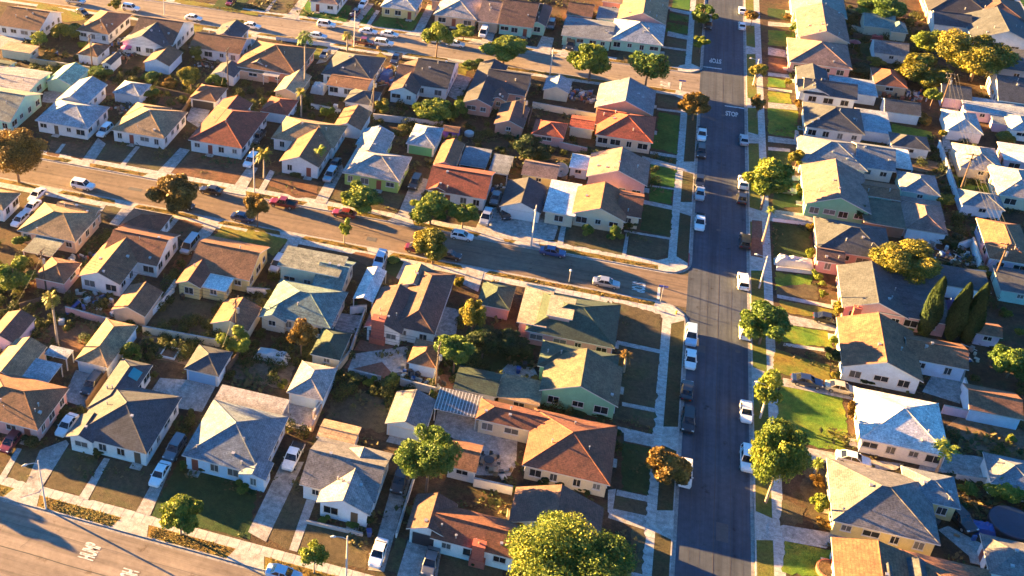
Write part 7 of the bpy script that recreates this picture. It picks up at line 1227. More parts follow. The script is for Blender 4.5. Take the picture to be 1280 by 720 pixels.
JUNK=[(-24.4, 129.2, 2, 1.2, 23), (-52.9, 228.7, 2.2, 6, 57), (56.8, 255.8, 5, 2.5, 61), (-20.7, 187.8, 1.8, 4, 37), (-124.4, 226.0, 5, 3, 51), (-104.4, 193.8, 3, 2, 23), (58.9, 190.3, 4, 2.5, 57), (-10.3, 232.3, 3.2, 3, 68), (-79.1, 130.3, 5, 2.5, 34), (-10.4, 114.6, 4, 2, 20), (-9.7, 197.0, 2, 2, 17), (74.0, 252.5, 4, 2, 23), (74.4, 232.5, 2, 4, 27), (50.4, 123.3, 3.5, 2.5, 30), (-86.0, 140.7, 3, 2, 20), (-58.9, 244.2, 2, 3, 20), (-85.7, 114.1, 2, 2, 13), (-116.6, 218.9, 3, 3, 34), (-21.9, 129.0, 3, 1.5, 17), (-10.3, 140.3, 2, 1, 17), (57.1, 161.8, 2, 2, 13), (-95.8, 221.2, 3, 2, 23), (-55.4, 148.4, 2, 2, 13), (58.8, 256.2, 4, 3, 34), (-58.1, 208.3, 3, 2, 20)]
APR={'bot': [-68.4, -52.3, -36.2, -86, -20.3, -13.6], 'near': [-87.4, -70.3, -54.1, -37.6, -20.5, -103.5, -119], 'far': [-102.8, -86.1, -69.3, -52.8, -36.2, -19.5, -13, -121], 'top': [-85.8, -70.0, -53.3, -37.4, -21.8, -16.0, -98, -119], 'topn': [-72.9, -92.6, -55.0, -40.2], 'avl': [111.6, 128.1, 191.6, 207.6, 290.0], 'avr': [115.0, 128.6, 145.3, 161.9, 193.2, 177.0, 224.1, 240.7, 269.9, 287.7]}
# ------------------------------------------------------------------ camera, sun, sky
cam=bpy.data.cameras.new('camera'); co=bpy.data.objects.new('camera',cam); C.objects.link(co); SC.camera=co
cam.sensor_width=36; cam.lens=36*1399/1280; cam.shift_x=(640-370)/1280; cam.shift_y=-(360-229)/1280
cam.clip_start=1; cam.clip_end=9000
co.location=(0,0,115); co.rotation_euler=(R(90-31.669),0,R(18.469))
sl=bpy.data.lights.new('sun','SUN'); sl.energy=5.0; sl.angle=R(.5); sl.color=(1,.57,.18)
so=bpy.data.objects.new('sun',sl); C.objects.link(so)
e,a=R(SUN_EL),R(SUN_AZ); sd=Vector((-math.cos(e)*math.cos(a),math.cos(e)*math.sin(a),math.sin(e)))
so.rotation_euler=sd.to_track_quat('Z','Y').to_euler(); so.location=(-200,40,60)
W=bpy.data.worlds.new('World'); SC.world=W; W.use_nodes=True
N=W.node_tree.nodes; L=W.node_tree.links
sk=N.new('ShaderNodeTexSky'); sk.sky_type='NISHITA'; sk.sun_disc=False; sk.sun_elevation=e
sk.sun_rotation=math.atan2(sd.x,sd.y); sk.air_density=1.0; sk.dust_density=.3; sk.ozone_density=4.5
L.new(mixc(N,L,1,sk.outputs[0],(.34,.63,.76),'MULTIPLY'),N['Background'].inputs[0]); N['Background'].inputs[1].default_value=.05
SC.view_settings.view_transform='Standard'; SC.view_settings.look='None'; SC.view_settings.exposure=3.95; SC.view_settings.gamma=1
SC.cycles.max_bounces=6; SC.cycles.diffuse_bounces=3; SC.cycles.transparent_max_bounces=4; SC.cycles.use_denoising=True

# ------------------------------------------------------------------ the ground, streets and pavements
def ASPH(ax='x'):
    k='asphalt '+ax
    if k in _M: return _M[k]
    m,N,L,B=newmat(k); p=wpos(N)
    a=noise(N,L,.12,4,p); b=noise(N,L,1.1,5,p); f=noise(N,L,9,3,p,.8)
    x=mixc(N,L,1,ramp(N,L,a.outputs[0],[(.3,(.180,.146,.118)),(.7,(.240,.198,.160))] if ax=='x pale' else [(.3,(.135,.100,.072)),(.7,(.185,.138,.100))] if ax=='x' else [(.3,(.046,.057,.075)),(.7,(.068,.081,.101))]).outputs[0],ramp(N,L,b.outputs[0],[(.3,(.84,.84,.84)),(.7,(1.12,1.12,1.12))]).outputs[0],'MULTIPLY')  # avenue asphalt darkened and blued: its shade is painted into the colour
    x=mixc(N,L,1,x,ramp(N,L,f.outputs[0],[(.3,(.84,.84,.84)),(.7,(1.16,1.16,1.16))]).outputs[0],'MULTIPLY')
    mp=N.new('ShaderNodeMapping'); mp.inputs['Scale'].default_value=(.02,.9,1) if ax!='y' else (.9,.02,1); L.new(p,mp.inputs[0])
    t=noise(N,L,1,4,mp.outputs[0],.7); x=mixc(N,L,1,x,ramp(N,L,t.outputs[0],[(.35,(.70,.70,.71)),(.5,(1,1,1)),(.65,(1.2,1.19,1.16))]).outputs[0],'MULTIPLY')
    s_=noise(N,L,.4,7,p,.72); x=mixc(N,L,1,x,ramp(N,L,s_.outputs[0],[(.30,(.50,.42,.36)),(.40,(1,1,1)),(1,(1,1,1))]).outputs[0],'MULTIPLY')
    L.new(x,B.inputs['Base Color']); B.inputs['Roughness'].default_value=.9; B.inputs['Specular IOR Level'].default_value=.2; bump(N,L,B,f.outputs[0],.3,.03)
    _M[k]=m; return m
SEAM=lambda: plain('tar seam',(.05,.047,.045),.8,.2)
PAINT=lambda: ground_mat('road paint',[(.30,.285,.26),(.52,.505,.475),(.60,.585,.55)],1.6,4,11,0,.01,.7)
def sheet(name,pts,z,mat,kind='structure'):
    b=MB(); b.poly([(x,y,z) for x,y in pts]); o=b.build(name,mat); tag(o,kind=kind); return o
def rect(name,x0,y0,x1,y1,z,mat): return sheet(name,[(x0,y0),(x1,y0),(x1,y1),(x0,y1)],z,mat)
YARD=ground_mat('yard soil',[(.034,.025,.018),(.075,.047,.029),(.046,.046,.023)],.3,1.1,4,.9,.2)
far=MB(); S=1200; far.poly([(-S,-S,-.16),(S,-S,-.16),(S,S,-.16),(-S,S,-.16)]); tag(far.build('ground',ground_mat('far soil',[(.09,.065,.042),(.12,.09,.055),(.10,.09,.05)],.05,.6,4,.3)),kind='structure')
AX0,AX1=14.8,24.9; BY0,BY1=73.5,87.9; MY0,MY1=160.2,169.5; TY0,TY1=242.2,252.6; ZR=-.125
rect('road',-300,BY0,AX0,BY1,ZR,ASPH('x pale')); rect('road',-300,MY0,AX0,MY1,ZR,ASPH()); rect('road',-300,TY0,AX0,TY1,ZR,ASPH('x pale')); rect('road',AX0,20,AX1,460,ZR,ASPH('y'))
rect('road',98,20,108,460,ZR,ASPH('y'))
def block(x0,y0,x1,y1,rc):
    """raised block of yards with rounded right corners (rc) and its kerb; returns outline"""
    P=[(x0,y0)]
    def arc(cx,cy,r,a0,a1): return [(cx+r*math.cos(R(a0+(a1-a0)*i/8)),cy+r*math.sin(R(a0+(a1-a0)*i/8))) for i in range(9)]
    r=4.2
    P+= arc(x1-r,y0+r,r,-90,0) if rc else [(x1,y0)]
    P+= arc(x1-r,y1-r,r,0,90) if rc else [(x1,y1)]
    P.append((x0,y1))
    b=MB(); b.poly([(x,y,0) for x,y in P]); b.poly([(x,y,-.2) for x,y in P][::-1])
    for i in range(len(P)):
        p,q=P[i],P[(i+1)%len(P)]; b.poly([(p[0],p[1],0),(p[0],p[1],-.2),(q[0],q[1],-.2),(q[0],q[1],0)])
    tag(b.build('yard_ground',YARD),kind='structure')
    k=MB(); g=MB()
    for i in range(len(P)-1):       # kerb top, face and concrete gutter along the street sides
        p,q=Vector(P[i]),Vector(P[i+1])
        if i==len(P)-1: break
        d=(q-p)
        if d.length<.01: continue
        d.normalize(); n=Vector((d.y,-d.x))
        pi,qi=p-n*.17,q-n*.17; po,qo=p+n*.005,q+n*.005; pg,qg=p+n*.5,q+n*.5
        k.poly([(*po,.006),(*qo,.006),(*qi,.006),(*pi,.006)]); k.poly([(*po,.006),(*po,-.13),(*qo,-.13),(*qo,.006)])
        g.poly([(*pg,ZR+.008),(*qg,ZR+.008),(*qo,ZR+.008),(*po,ZR+.008)])
    tag(k.build('kerb',CONC()),kind='structure'); tag(g.build('gutter',ground_mat('gutter concrete',[(.20,.185,.17),(.26,.24,.22),(.29,.27,.24)],.4,1.5,7,.1,.01,.85)),kind='structure')
block(-300,BY1,AX0,MY0,1); block(-300,MY1,AX0,TY0,1); block(-300,TY1,AX0,460,1); block(-300,20,AX0,BY0,1)
# right-hand block is entered from its left edge: mirrored kerb
b=MB(); b.box(AX1,20,-.2,98,460,0); tag(b.build('yard_ground',YARD),kind='structure')
b=MB(); b.box(AX1-.005,20,-.13,AX1+.17,460,.006); tag(b.build('kerb',CONC()),kind='structure'); rect('gutter',AX1-.5,20,AX1-.006,460,ZR+.008,ground_mat('gutter concrete',None))
b=MB(); b.box(97.83,20,-.13,98.005,460,.006); tag(b.build('kerb',CONC()),kind='structure')
b=MB(); b.box(108,20,-.2,300,460,0); tag(b.build('yard_ground',YARD),kind='structure')
# parkway strips and pavements
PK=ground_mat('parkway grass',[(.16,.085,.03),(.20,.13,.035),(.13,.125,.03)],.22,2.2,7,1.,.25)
PKD=ground_mat('parkway shaded grass',[(.055,.050,.026),(.075,.062,.032),(.045,.060,.024)],.22,2.2,7,1.,.25)  # darker copy of the parkway grass, the avenue's shade put into its colour
SW=ground_mat('pavement concrete',[(.34,.32,.29),(.40,.375,.34),(.43,.40,.365)],.4,1.5,9,.12,.01,.85)
rect('parkway',-300,88.1,10,89.9,.004,PK); rect('pavement',-300,89.9,12.6,91.4,.008,SW)
rect('parkway',-300,158.8,10.5,160.0,.004,PK); rect('pavement',-300,157.2,12.6,158.8,.008,SW)
rect('parkway',-300,169.7,10.5,171.0,.004,PK); rect('pavement',-300,171.0,12.6,172.5,.008,SW)
rect('parkway',-300,240.6,10.5,242.0,.004,PK); rect('pavement',-300,239.2,12.6,240.6,.008,SW)
rect('parkway',-300,252.8,10.5,254.0,.004,PK); rect('pavement',-300,254.0,12.6,255.4,.008,SW)
for y0,y1 in ((91.4,157.2),(172.5,239.2),(255.4,460)):
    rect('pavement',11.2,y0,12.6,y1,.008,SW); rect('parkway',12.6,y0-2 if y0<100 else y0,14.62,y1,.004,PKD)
rect('pavement',27.1,20,28.5,460,.008,SW); rect('parkway',25.08,20,27.1,460,.004,ground_mat('right parkway',[(.13,.095,.035),(.12,.13,.03),(.07,.12,.025)],.15,2,7,1.,.25))
for y in (157.9,171.8,239.9,254.7,90.6):    # corner fans of paving
    sgn=1 if y in(157.9,239.9) else -1
    pts=[(9.5,y-.7*sgn),(12.6,y-.7*sgn),(12.6,y-3*sgn),(14.55,y-1.5*sgn),(14.55,y+.0*sgn),(12.6,y+2.0*sgn),(9.8,y+2.2*sgn)]
    c=convex(pts); sheet('pavement',c,.0085 if True else 0,SW)
rect('pavement',93,20,94.4,460,.008,SW); rect('lawn',94.4,20,97.8,460,.004,ground_mat('lawn_green',[(.026,.085,.014),(.04,.115,.018),(.07,.125,.02)],.2,1.4,7,.8,.15))
# control joints of the pavements
j=MB()
def joints(x0,x1,y0,y1,along):
    t=x0 if along=='x' else y0
    while t<(x1 if along=='x' else y1):
        if along=='x': j.poly([(t,y0,.0125),(t+.04,y0,.0125),(t+.04,y1,.0125),(t,y1,.0125)])
        else: j.poly([(x0,t,.0125),(x1,t,.0125),(x1,t+.04,.0125),(x0,t+.04,.0125)])
        t+=1.5
for y0 in (89.9,157.2,171.0,239.2,254.0): joints(-140,12,y0,y0+1.5,'x')
joints(11.2,12.6,92,156,'y'); joints(11.2,12.6,173,238,'y'); joints(27.1,28.5,90,330,'y')
tag(j.build('pavement_joint',plain('joint dirt',(.10,.09,.08),.9)),kind='structure')
# driveway aprons across the parkways
A=MB()
def apx(x,y0,y1,w): A.poly([(x-w,y0,.016),(x+w,y0,.016),(x+w,y1,.016),(x-w,y1,.016)])
def apron_x(x,yk,yp,w=1.9):     # from kerb yk to pavement yp
    A.poly(sorted([(x-w-.7,yk,.016),(x+w+.7,yk,.016)])+[(x+w,yp,.016),(x-w,yp,.016)] if yp>yk else [(x-w,yp,.016),(x+w,yp,.016),(x+w+.7,yk,.016),(x-w-.7,yk,.016)])
def apron_y(y,xk,xp,w=1.9):
    A.poly([(xk,y-w-.7,.016),(xp,y-w,.016),(xp,y+w,.016),(xk,y+w+.7,.016)] if xp>xk else [(xp,y-w,.016),(xk,y-w-.7,.016),(xk,y+w+.7,.016),(xp,y+w,.016)])
for x in APR['bot']: apron_x(x,87.88,89.95)
for x in APR['near']: apron_x(x,160.22,158.75)
for x in APR['far']: apron_x(x,169.48,171.05)
for x in APR['top']: apron_x(x,252.58,254.05)
for x in APR['topn']: apron_x(x,242.22,240.55)
for y in APR['avl']: apron_y(y,14.82,12.55)
for y in APR['avr']: apron_y(y,24.88,27.15)
tag(A.build('driveway_apron',CONC()),kind='structure')
# yards: lawns, dirt, drives and garden paths
PM=dict(lawn_mix=('lawn',[(.040,.125,.016),(.105,.165,.022),(.24,.19,.032)],.16,1.2,6,.9,.18),  # green lawn copy with the sun's yellow painted in, right of the avenue
 lawn_green=('lawn',[(.026,.085,.014),(.042,.115,.018),(.085,.13,.022)],.2,1.4,7,.8,.15),
 lawn_dark=('lawn',[(.018,.042,.014),(.028,.056,.018),(.045,.062,.024)],.25,1.6,7,.8,.15),
 lawn_dry=('lawn',[(.062,.050,.030),(.090,.070,.042),(.070,.075,.034)],.2,1.4,7,.7,.12),
 lawn_gold=('lawn',[(.15,.10,.025),(.15,.135,.028),(.09,.13,.022)],.3,1.6,7,.9,.15),  # yellow of the low sun painted into the grass colour
 dirt=('dirt',[(.13,.085,.052),(.185,.125,.08),(.10,.065,.04)],.3,1.5,7,.6,.1),
 dirt_red=('dirt',[(.115,.052,.030),(.155,.078,.045),(.085,.048,.030)],.25,1.3,7,.6,.1),
 paving_red=('paving',[(.15,.065,.045),(.19,.09,.06),(.16,.085,.06)],.6,2.5,9,.3,.03),
 drive=('driveway',[(.24,.225,.205),(.31,.29,.265),(.35,.325,.30)],.35,1.4,7,.15,.01),
 path=('path',[(.30,.28,.26),(.36,.335,.31),(.40,.37,.34)],.4,1.4,8,.12,.01))
for i,(k,pts) in enumerate(PATCH):
    if k=='lawn_green' and pts[0][0]>28 and pts[0][1]<275: k='lawn_mix'
    nm,cols,s1,s2,s3,bp,ds=PM[k]
    cx=sum(p[0] for p in pts)/len(pts); cy=sum(p[1] for p in pts)/len(pts)
    pts=sorted(pts,key=lambda p: math.atan2(p[1]-cy,p[0]-cx)) if len(pts)<=4 else pts
    area=sum(pts[q][0]*pts[(q+1)%len(pts)][1]-pts[(q+1)%len(pts)][0]*pts[q][1] for q in range(len(pts)))
    if area<0: pts=pts[::-1]
    if k not in('drive','path','paving_red'):      # ragged edges where grass and dirt meet
        rr=random.Random(i); Q=[]
        for a_,b_ in zip(pts,pts[1:]+pts[:1]):
            n_=max(1,int(math.dist(a_,b_)/.55)); ex=((b_[1]-a_[1])/max(.01,math.dist(a_,b_)),-(b_[0]-a_[0])/max(.01,math.dist(a_,b_)))
            for q in range(n_):
                t=q/n_; j_=rr.gauss(0,.13) if q else 0; Q.append((a_[0]+(b_[0]-a_[0])*t+ex[0]*j_,a_[1]+(b_[1]-a_[1])*t+ex[1]*j_))
        pts=Q
    z=.010+.00008*i if k not in('drive','path') else .030+.00008*i
    sheet(nm,pts,z,ground_mat(k,cols,s1,s2,s3,bp,ds))
# seams, cracks, covers and patches in the roadway
s=MB(); zz=ZR+.012
def strip(x0,y0,x1,y1,w):
    d=Vector((x1-x0,y1-y0)).normalized()*w/2; n=(-d.y,d.x)
    s.poly([(x0+n[0],y0+n[1],zz),(x0-n[0],y0-n[1],zz),(x1-n[0],y1-n[1],zz),(x1+n[0],y1+n[1],zz)])
rg=random.Random(4)
def seam(x0,y0,x1,y1,w=.07,amp=.06,n=60):
    P=[]
    for i in range(n+1):
        t=i/n; P.append((x0+(x1-x0)*t+rg.uniform(-amp,amp)*(abs(y1-y0)>abs(x1-x0)),y0+(y1-y0)*t+rg.uniform(-amp,amp)*(abs(x1-x0)>abs(y1-y0))))
    for a_,b_ in zip(P,P[1:]): strip(*a_,*b_,w)
seam(-140,80.85,14,80.85,.13); seam(-140,84.6,14,84.7,.04); seam(-140,164.9,14,164.9,.05); seam(-140,247.4,14,247.4,.05)
for x,w in ((19.85,.10),(18.1,.05),(21.9,.07),(16.9,.04),(23.4,.04)): seam(x,60,x,420,w,.04,120)
for i in range(34):
    x=rg.uniform(-130,12); y=rg.choice([80.8,164.9,247.4])+rg.uniform(-3,3); seam(x,y,x+rg.uniform(-1.5,1.5),y+rg.uniform(1,3),.035,.15,6)
for i in range(26):
    y=rg.uniform(95,320); x=rg.uniform(15.6,21); seam(x,y,x+rg.uniform(1.5,4),y+rg.uniform(-1,1),.035,.12,6)
tag(s.build('road_seam',SEAM()),kind='structure')
pm=MB()
for x,y,w,d in ((20.9,112.5,.75,1.6),(20.4,101.6,.7,1.3),(17.4,150,.6,.9),(-40,163,.9,.6),(-88,165,1.4,.5),(22.6,199,.6,1.1)): pm.poly([(x-w,y-d,zz+.003),(x+w,y-d,zz+.003),(x+w,y+d,zz+.003),(x-w,y+d,zz+.003)])
tag(pm.build('asphalt_patch',plain('asphalt patch',(.075,.072,.07),.9,.2,4)),kind='structure')
def disc(x,y,r): 
    b=MB(); b.poly([(x+r*math.cos(q*.4488),y+r*math.sin(q*.4488),zz+.006) for q in range(14)]); return tag(b.build('manhole_cover',plain('cast iron',(.06,.055,.05),.6,.2)),kind='structure')
for x,y in ((22.9,151.2),(19.6,186),(-30,165.6),(20,233),(-58,248)): disc(x,y,.42)
# painted words and stop bars
def words(txt,x,y,w,h,rz,name='road_marking'):
    cu=bpy.data.curves.new(name,'FONT'); cu.body=txt; cu.align_x='CENTER'; cu.align_y='CENTER'; cu.offset=.035
    o=bpy.data.objects.new(name,cu); C.objects.link(o); bpy.context.view_layer.update()
    me=bpy.data.meshes.new_from_object(o); dx=max(v.co.x for v in me.vertices)-min(v.co.x for v in me.vertices); dy=max(v.co.y for v in me.vertices)-min(v.co.y for v in me.vertices)
    mx=(max(v.co.x for v in me.vertices)+min(v.co.x for v in me.vertices))/2; my=(max(v.co.y for v in me.vertices)+min(v.co.y for v in me.vertices))/2
    for v in me.vertices: v.co.x=(v.co.x-mx)*w/dx; v.co.y=(v.co.y-my)*h/dy; v.co.z=0
    bpy.data.objects.remove(o); me.materials.clear(); me.materials.append(PAINT())
    q=link(name,me,None,(x,y,ZR+.022),R(rz)); tag(q,kind='structure')
words('HUMP',-55.7,83.7,2.6,2.2,90); words('HUMP',-49.4,81.6-.15,2.6,2.2,-90)
words('STOP',6.9,163.5,2.9,2.2,-90); words('STOP',18.0,261.2,2.7,2.6,180); words('STOP',21.8,234.3,2.6,2.3,0); words('STOP',7.3,244.6,2.9,2.3,-90)
bars=MB()
for x0,y0,x1,y1 in ((15.4,256.8,19.5,257.3),(20.3,237.6,24.4,238.1),(10.0,161.0,10.45,164.6),(10.4,243.0,10.85,246.9)): bars.poly([(x0,y0,ZR+.02),(x1,y0,ZR+.02),(x1,y1,ZR+.02),(x0,y1,ZR+.02)])
tag(bars.build('stop_line',PAINT()),kind='structure')
r_=MB(); r_.box(14.63,172.6,-.128,14.812,176.5,.012); tag(r_.build('red_kerb',plain('red kerb paint',(.35,.04,.04),.6)),kind='structure')

# ------------------------------------------------------------------ buildings, trees, vehicles
rng=random.Random(21)
for D in HOUSES: house(D,rng)
for D in COVERS: cover(D,rng)
for D in TREES:
    if D: tree(D)
for k,c,x,y,an,lab in CARLIST:
    on_road=(AX0<x<AX1) or BY0<y<BY1 or (MY0<y<MY1 and x<AX0) or (TY0<y<TY1 and x<AX0)
    car(k,c,x,y,an+rng.uniform(-1.5,1.5),lab,ZR+.002 if on_road else .036)
for D in WALLS:
    if not D: continue
    P=D['pts']; cx,cy=P[0]; w=MB(); t=D['th']/2; cap=MB()
    pts=[(x-cx,y-cy) for x,y in P]; seg_=[]
    for a_,b_ in zip(pts,pts[1:]):
        d=(Vector(b_)-Vector(a_)).normalized(); n=Vector((-d.y,d.x))*t; ex=d*t*.98
        A_,B_=Vector(a_)-ex*0,Vector(b_)+ex
        q=[A_+n,A_-n,B_-n,B_+n]
        for mb,z0,z1,g in ((w,0,D['h'],1),(cap,D['h']+.002,D['h']+.07,1.35)):
            q=[A_+n*g,A_-n*g,B_-n*g,B_+n*g]; bb=len(mb.v); mb.v+=[(*p,z0) for p in q]+[(*p,z1) for p in q]
            for f_ in ((0,1,2,3),(7,6,5,4),(0,4,5,1),(1,5,6,2),(2,6,7,3),(3,7,4,0)): mb.f.append(tuple(bb+i for i in f_)); mb.m.append(0)
    root=thing(D['name'],D['label'],D['cat'],(cx,cy,0),0,'walls and fences between the yards')
    w.build('panel' if 'fence' in D['name'] else 'wall',WM(D['col']) if D['col']!='brown' else DARKW(),root)
    cap.build('coping',CONC() if D['col']!='brown' else DARKW(),root)

# ------------------------------------------------------------------ poles, lamps, wires
def pole(D):
    k=D['kind']; h=D['h']; x,y=D['x'],D['y']
    if k=='lamp':
        h=max(h,6.5); r=thing('street_lamp',D['label'],'street lamp',(x,y,0),0,'street lamps'); p=MB(); p.tube([(0,0,0),(0,0,h*.5),(0,0,h)],[.15,.12,.08],8); p.build('pole',plain('lamp concrete',(.52,.49,.44),.7,.1),r)
        an=R(D['arm']); dx,dy=math.cos(an),math.sin(an); q=MB(); q.tube([(0,0,h-.6),(dx*.6,dy*.6,h-.2),(dx*1.5,dy*1.5,h-.05)],.045,6); q.build('arm',METAL(),r)
        l=MB(); l.tube([(dx*1.4,dy*1.4,h-.06),(dx*1.7,dy*1.7,h-.05),(dx*2.1,dy*2.1,h-.08)],[.08,.17,.07],8); l.build('lamp_head',plain('lamp head',(.5,.5,.48),.4,.05),r); return
    if k=='pole':
        h=max(h,8.2); r=thing('utility_pole',D['label'],'utility pole',(x,y,0),0,'utility poles along the back fences'); p=MB(); p.tube([(0,0,0),(0,0,h)],[.17,.12],8); p.build('pole',DARKW(),r)
        al=D['along']=='x'
        for z,w in ((h-.35,1.2),(h-1.3,.9)):
            c=MB(); c.box(*((-.06,-w,z,.06,w,z+.13) if al else (-w,-.06,z,w,.06,z+.13))); cr=c.build('crossarm',DARKW(),r)
            i=MB()
            for s_ in (-.9,-.35,.35,.9):
                px,py=(0,s_*w) if al else (s_*w,0); i.tube([(px,py,z+.13),(px,py,z+.3)],.05,6)
            i.build('insulators',plain('porcelain',(.4,.36,.3),.3,.1),cr)
        near=sorted(HOUSES,key=lambda d: math.hypot((d['segs'][0][2]+d['segs'][0][4])/2-x,(d['segs'][0][3]+d['segs'][0][5])/2-y))[:4]
        for d_ in near:
            s0=d_['segs'][0]; ex_,ey_=min(max(x,s0[2]+.6),s0[4]-.6)-x,min(max(y,s0[3]+.6),s0[5]-.6)-y
            if math.hypot(ex_,ey_)<1.5: continue
            w=MB(); w.tube([(ex_*t_,ey_*t_,(h-1.2)*(1-t_)+(s0[6]+.9)*t_-1.6*t_*(1-t_)) for t_ in (0,.2,.4,.6,.8,1)],.02,4); w.build('service_wire',plain('wire',(.03,.03,.03),.6),r)
        t=MB(); t.tube([(.32,0,h-2.6),(.32,0,h-1.7)],.24,10); t.build('transformer',METAL(),r); return
    if k=='sign':
        r=thing('street_name_sign',D['label'],'sign',(x,y,0),0,'street-name signs'); p=MB(); p.tube([(0,0,0),(0,0,h)],.06,8); p.build('pole',METAL(),r)
        s_=MB(); s_.box(-.75,-.02,h-.3,.75,.02,h-.02); s_.build('sign_plate',plain('sign blue',(.02,.06,.38),.4,.05),r); s_=MB(); s_.box(-.02,-.75,h-.58,.02,.75,h-.32); s_.build('sign_plate',plain('sign blue',None),r); return
    r=thing('lamp_post',D['label'],'lamp post',(x,y,0)); p=MB(); p.tube([(0,0,0),(0,0,h-.3)],[.07,.05],8); p.build('pole',METAL(),r); g=MB(); g.tube([(0,0,h-.32),(0,0,h-.25),(0,0,h-.1),(0,0,h+.02),(0,0,h+.1)],[.07,.17,.22,.17,.05],10); g.build('lamp_globe',plain('globe glass',(.7,.7,.68),.3,.03),r)
row=[D for D in POLES if D['kind']=='pole']
for D in row: D['along']='x' if D['x']<30 else 'y'
for D in POLES: pole(D)
def wires(A_,B_,lab):
    b=MB(); al=A_['along']
    ha,hb=max(A_['h'],8.2),max(B_['h'],8.2)
    for s_ in (-1.05,-.4,.4,1.05):
        P=[]
        for i in range(13):
            t=i/12; x=A_['x']+(B_['x']-A_['x'])*t; y=A_['y']+(B_['y']-A_['y'])*t; z=ha+(hb-ha)*t-.03-1.1*4*t*(1-t)*.5
            P.append((x+(0 if al=='x' else s_),y+(s_ if al=='x' else 0),z))
        b.tube(P,.026,4)
    tag(b.build('power_line',plain('wire',(.03,.03,.03),.6)),lab,'power line',group='power lines strung between the utility poles')
by=lambda s: next(D for D in row if s in D['label'])
for p,q,lab in (('small brown hip-roofed garage at the left','cream garage','power lines over the back yards between the left edge pole and the dirt yard pole'),('cream garage','chimney house','power lines over the back yards between the dirt yard pole and the chimney house pole'),
   ('small brown garage, upper left','slate-gabled','power lines between the poles of the two small garages at the upper left'),('slate-gabled','red windows','power lines over the yards behind the pergola and dark slate houses'),('red windows','salmon walls','power lines over the hedges behind the salmon pink house'),
   ('flat dark garage','large pale alley','power lines down the lower part of the right-hand alley'),('large pale alley','golden clump','power lines up the right-hand alley to the golden trees')): wires(by(p),by(q),lab)

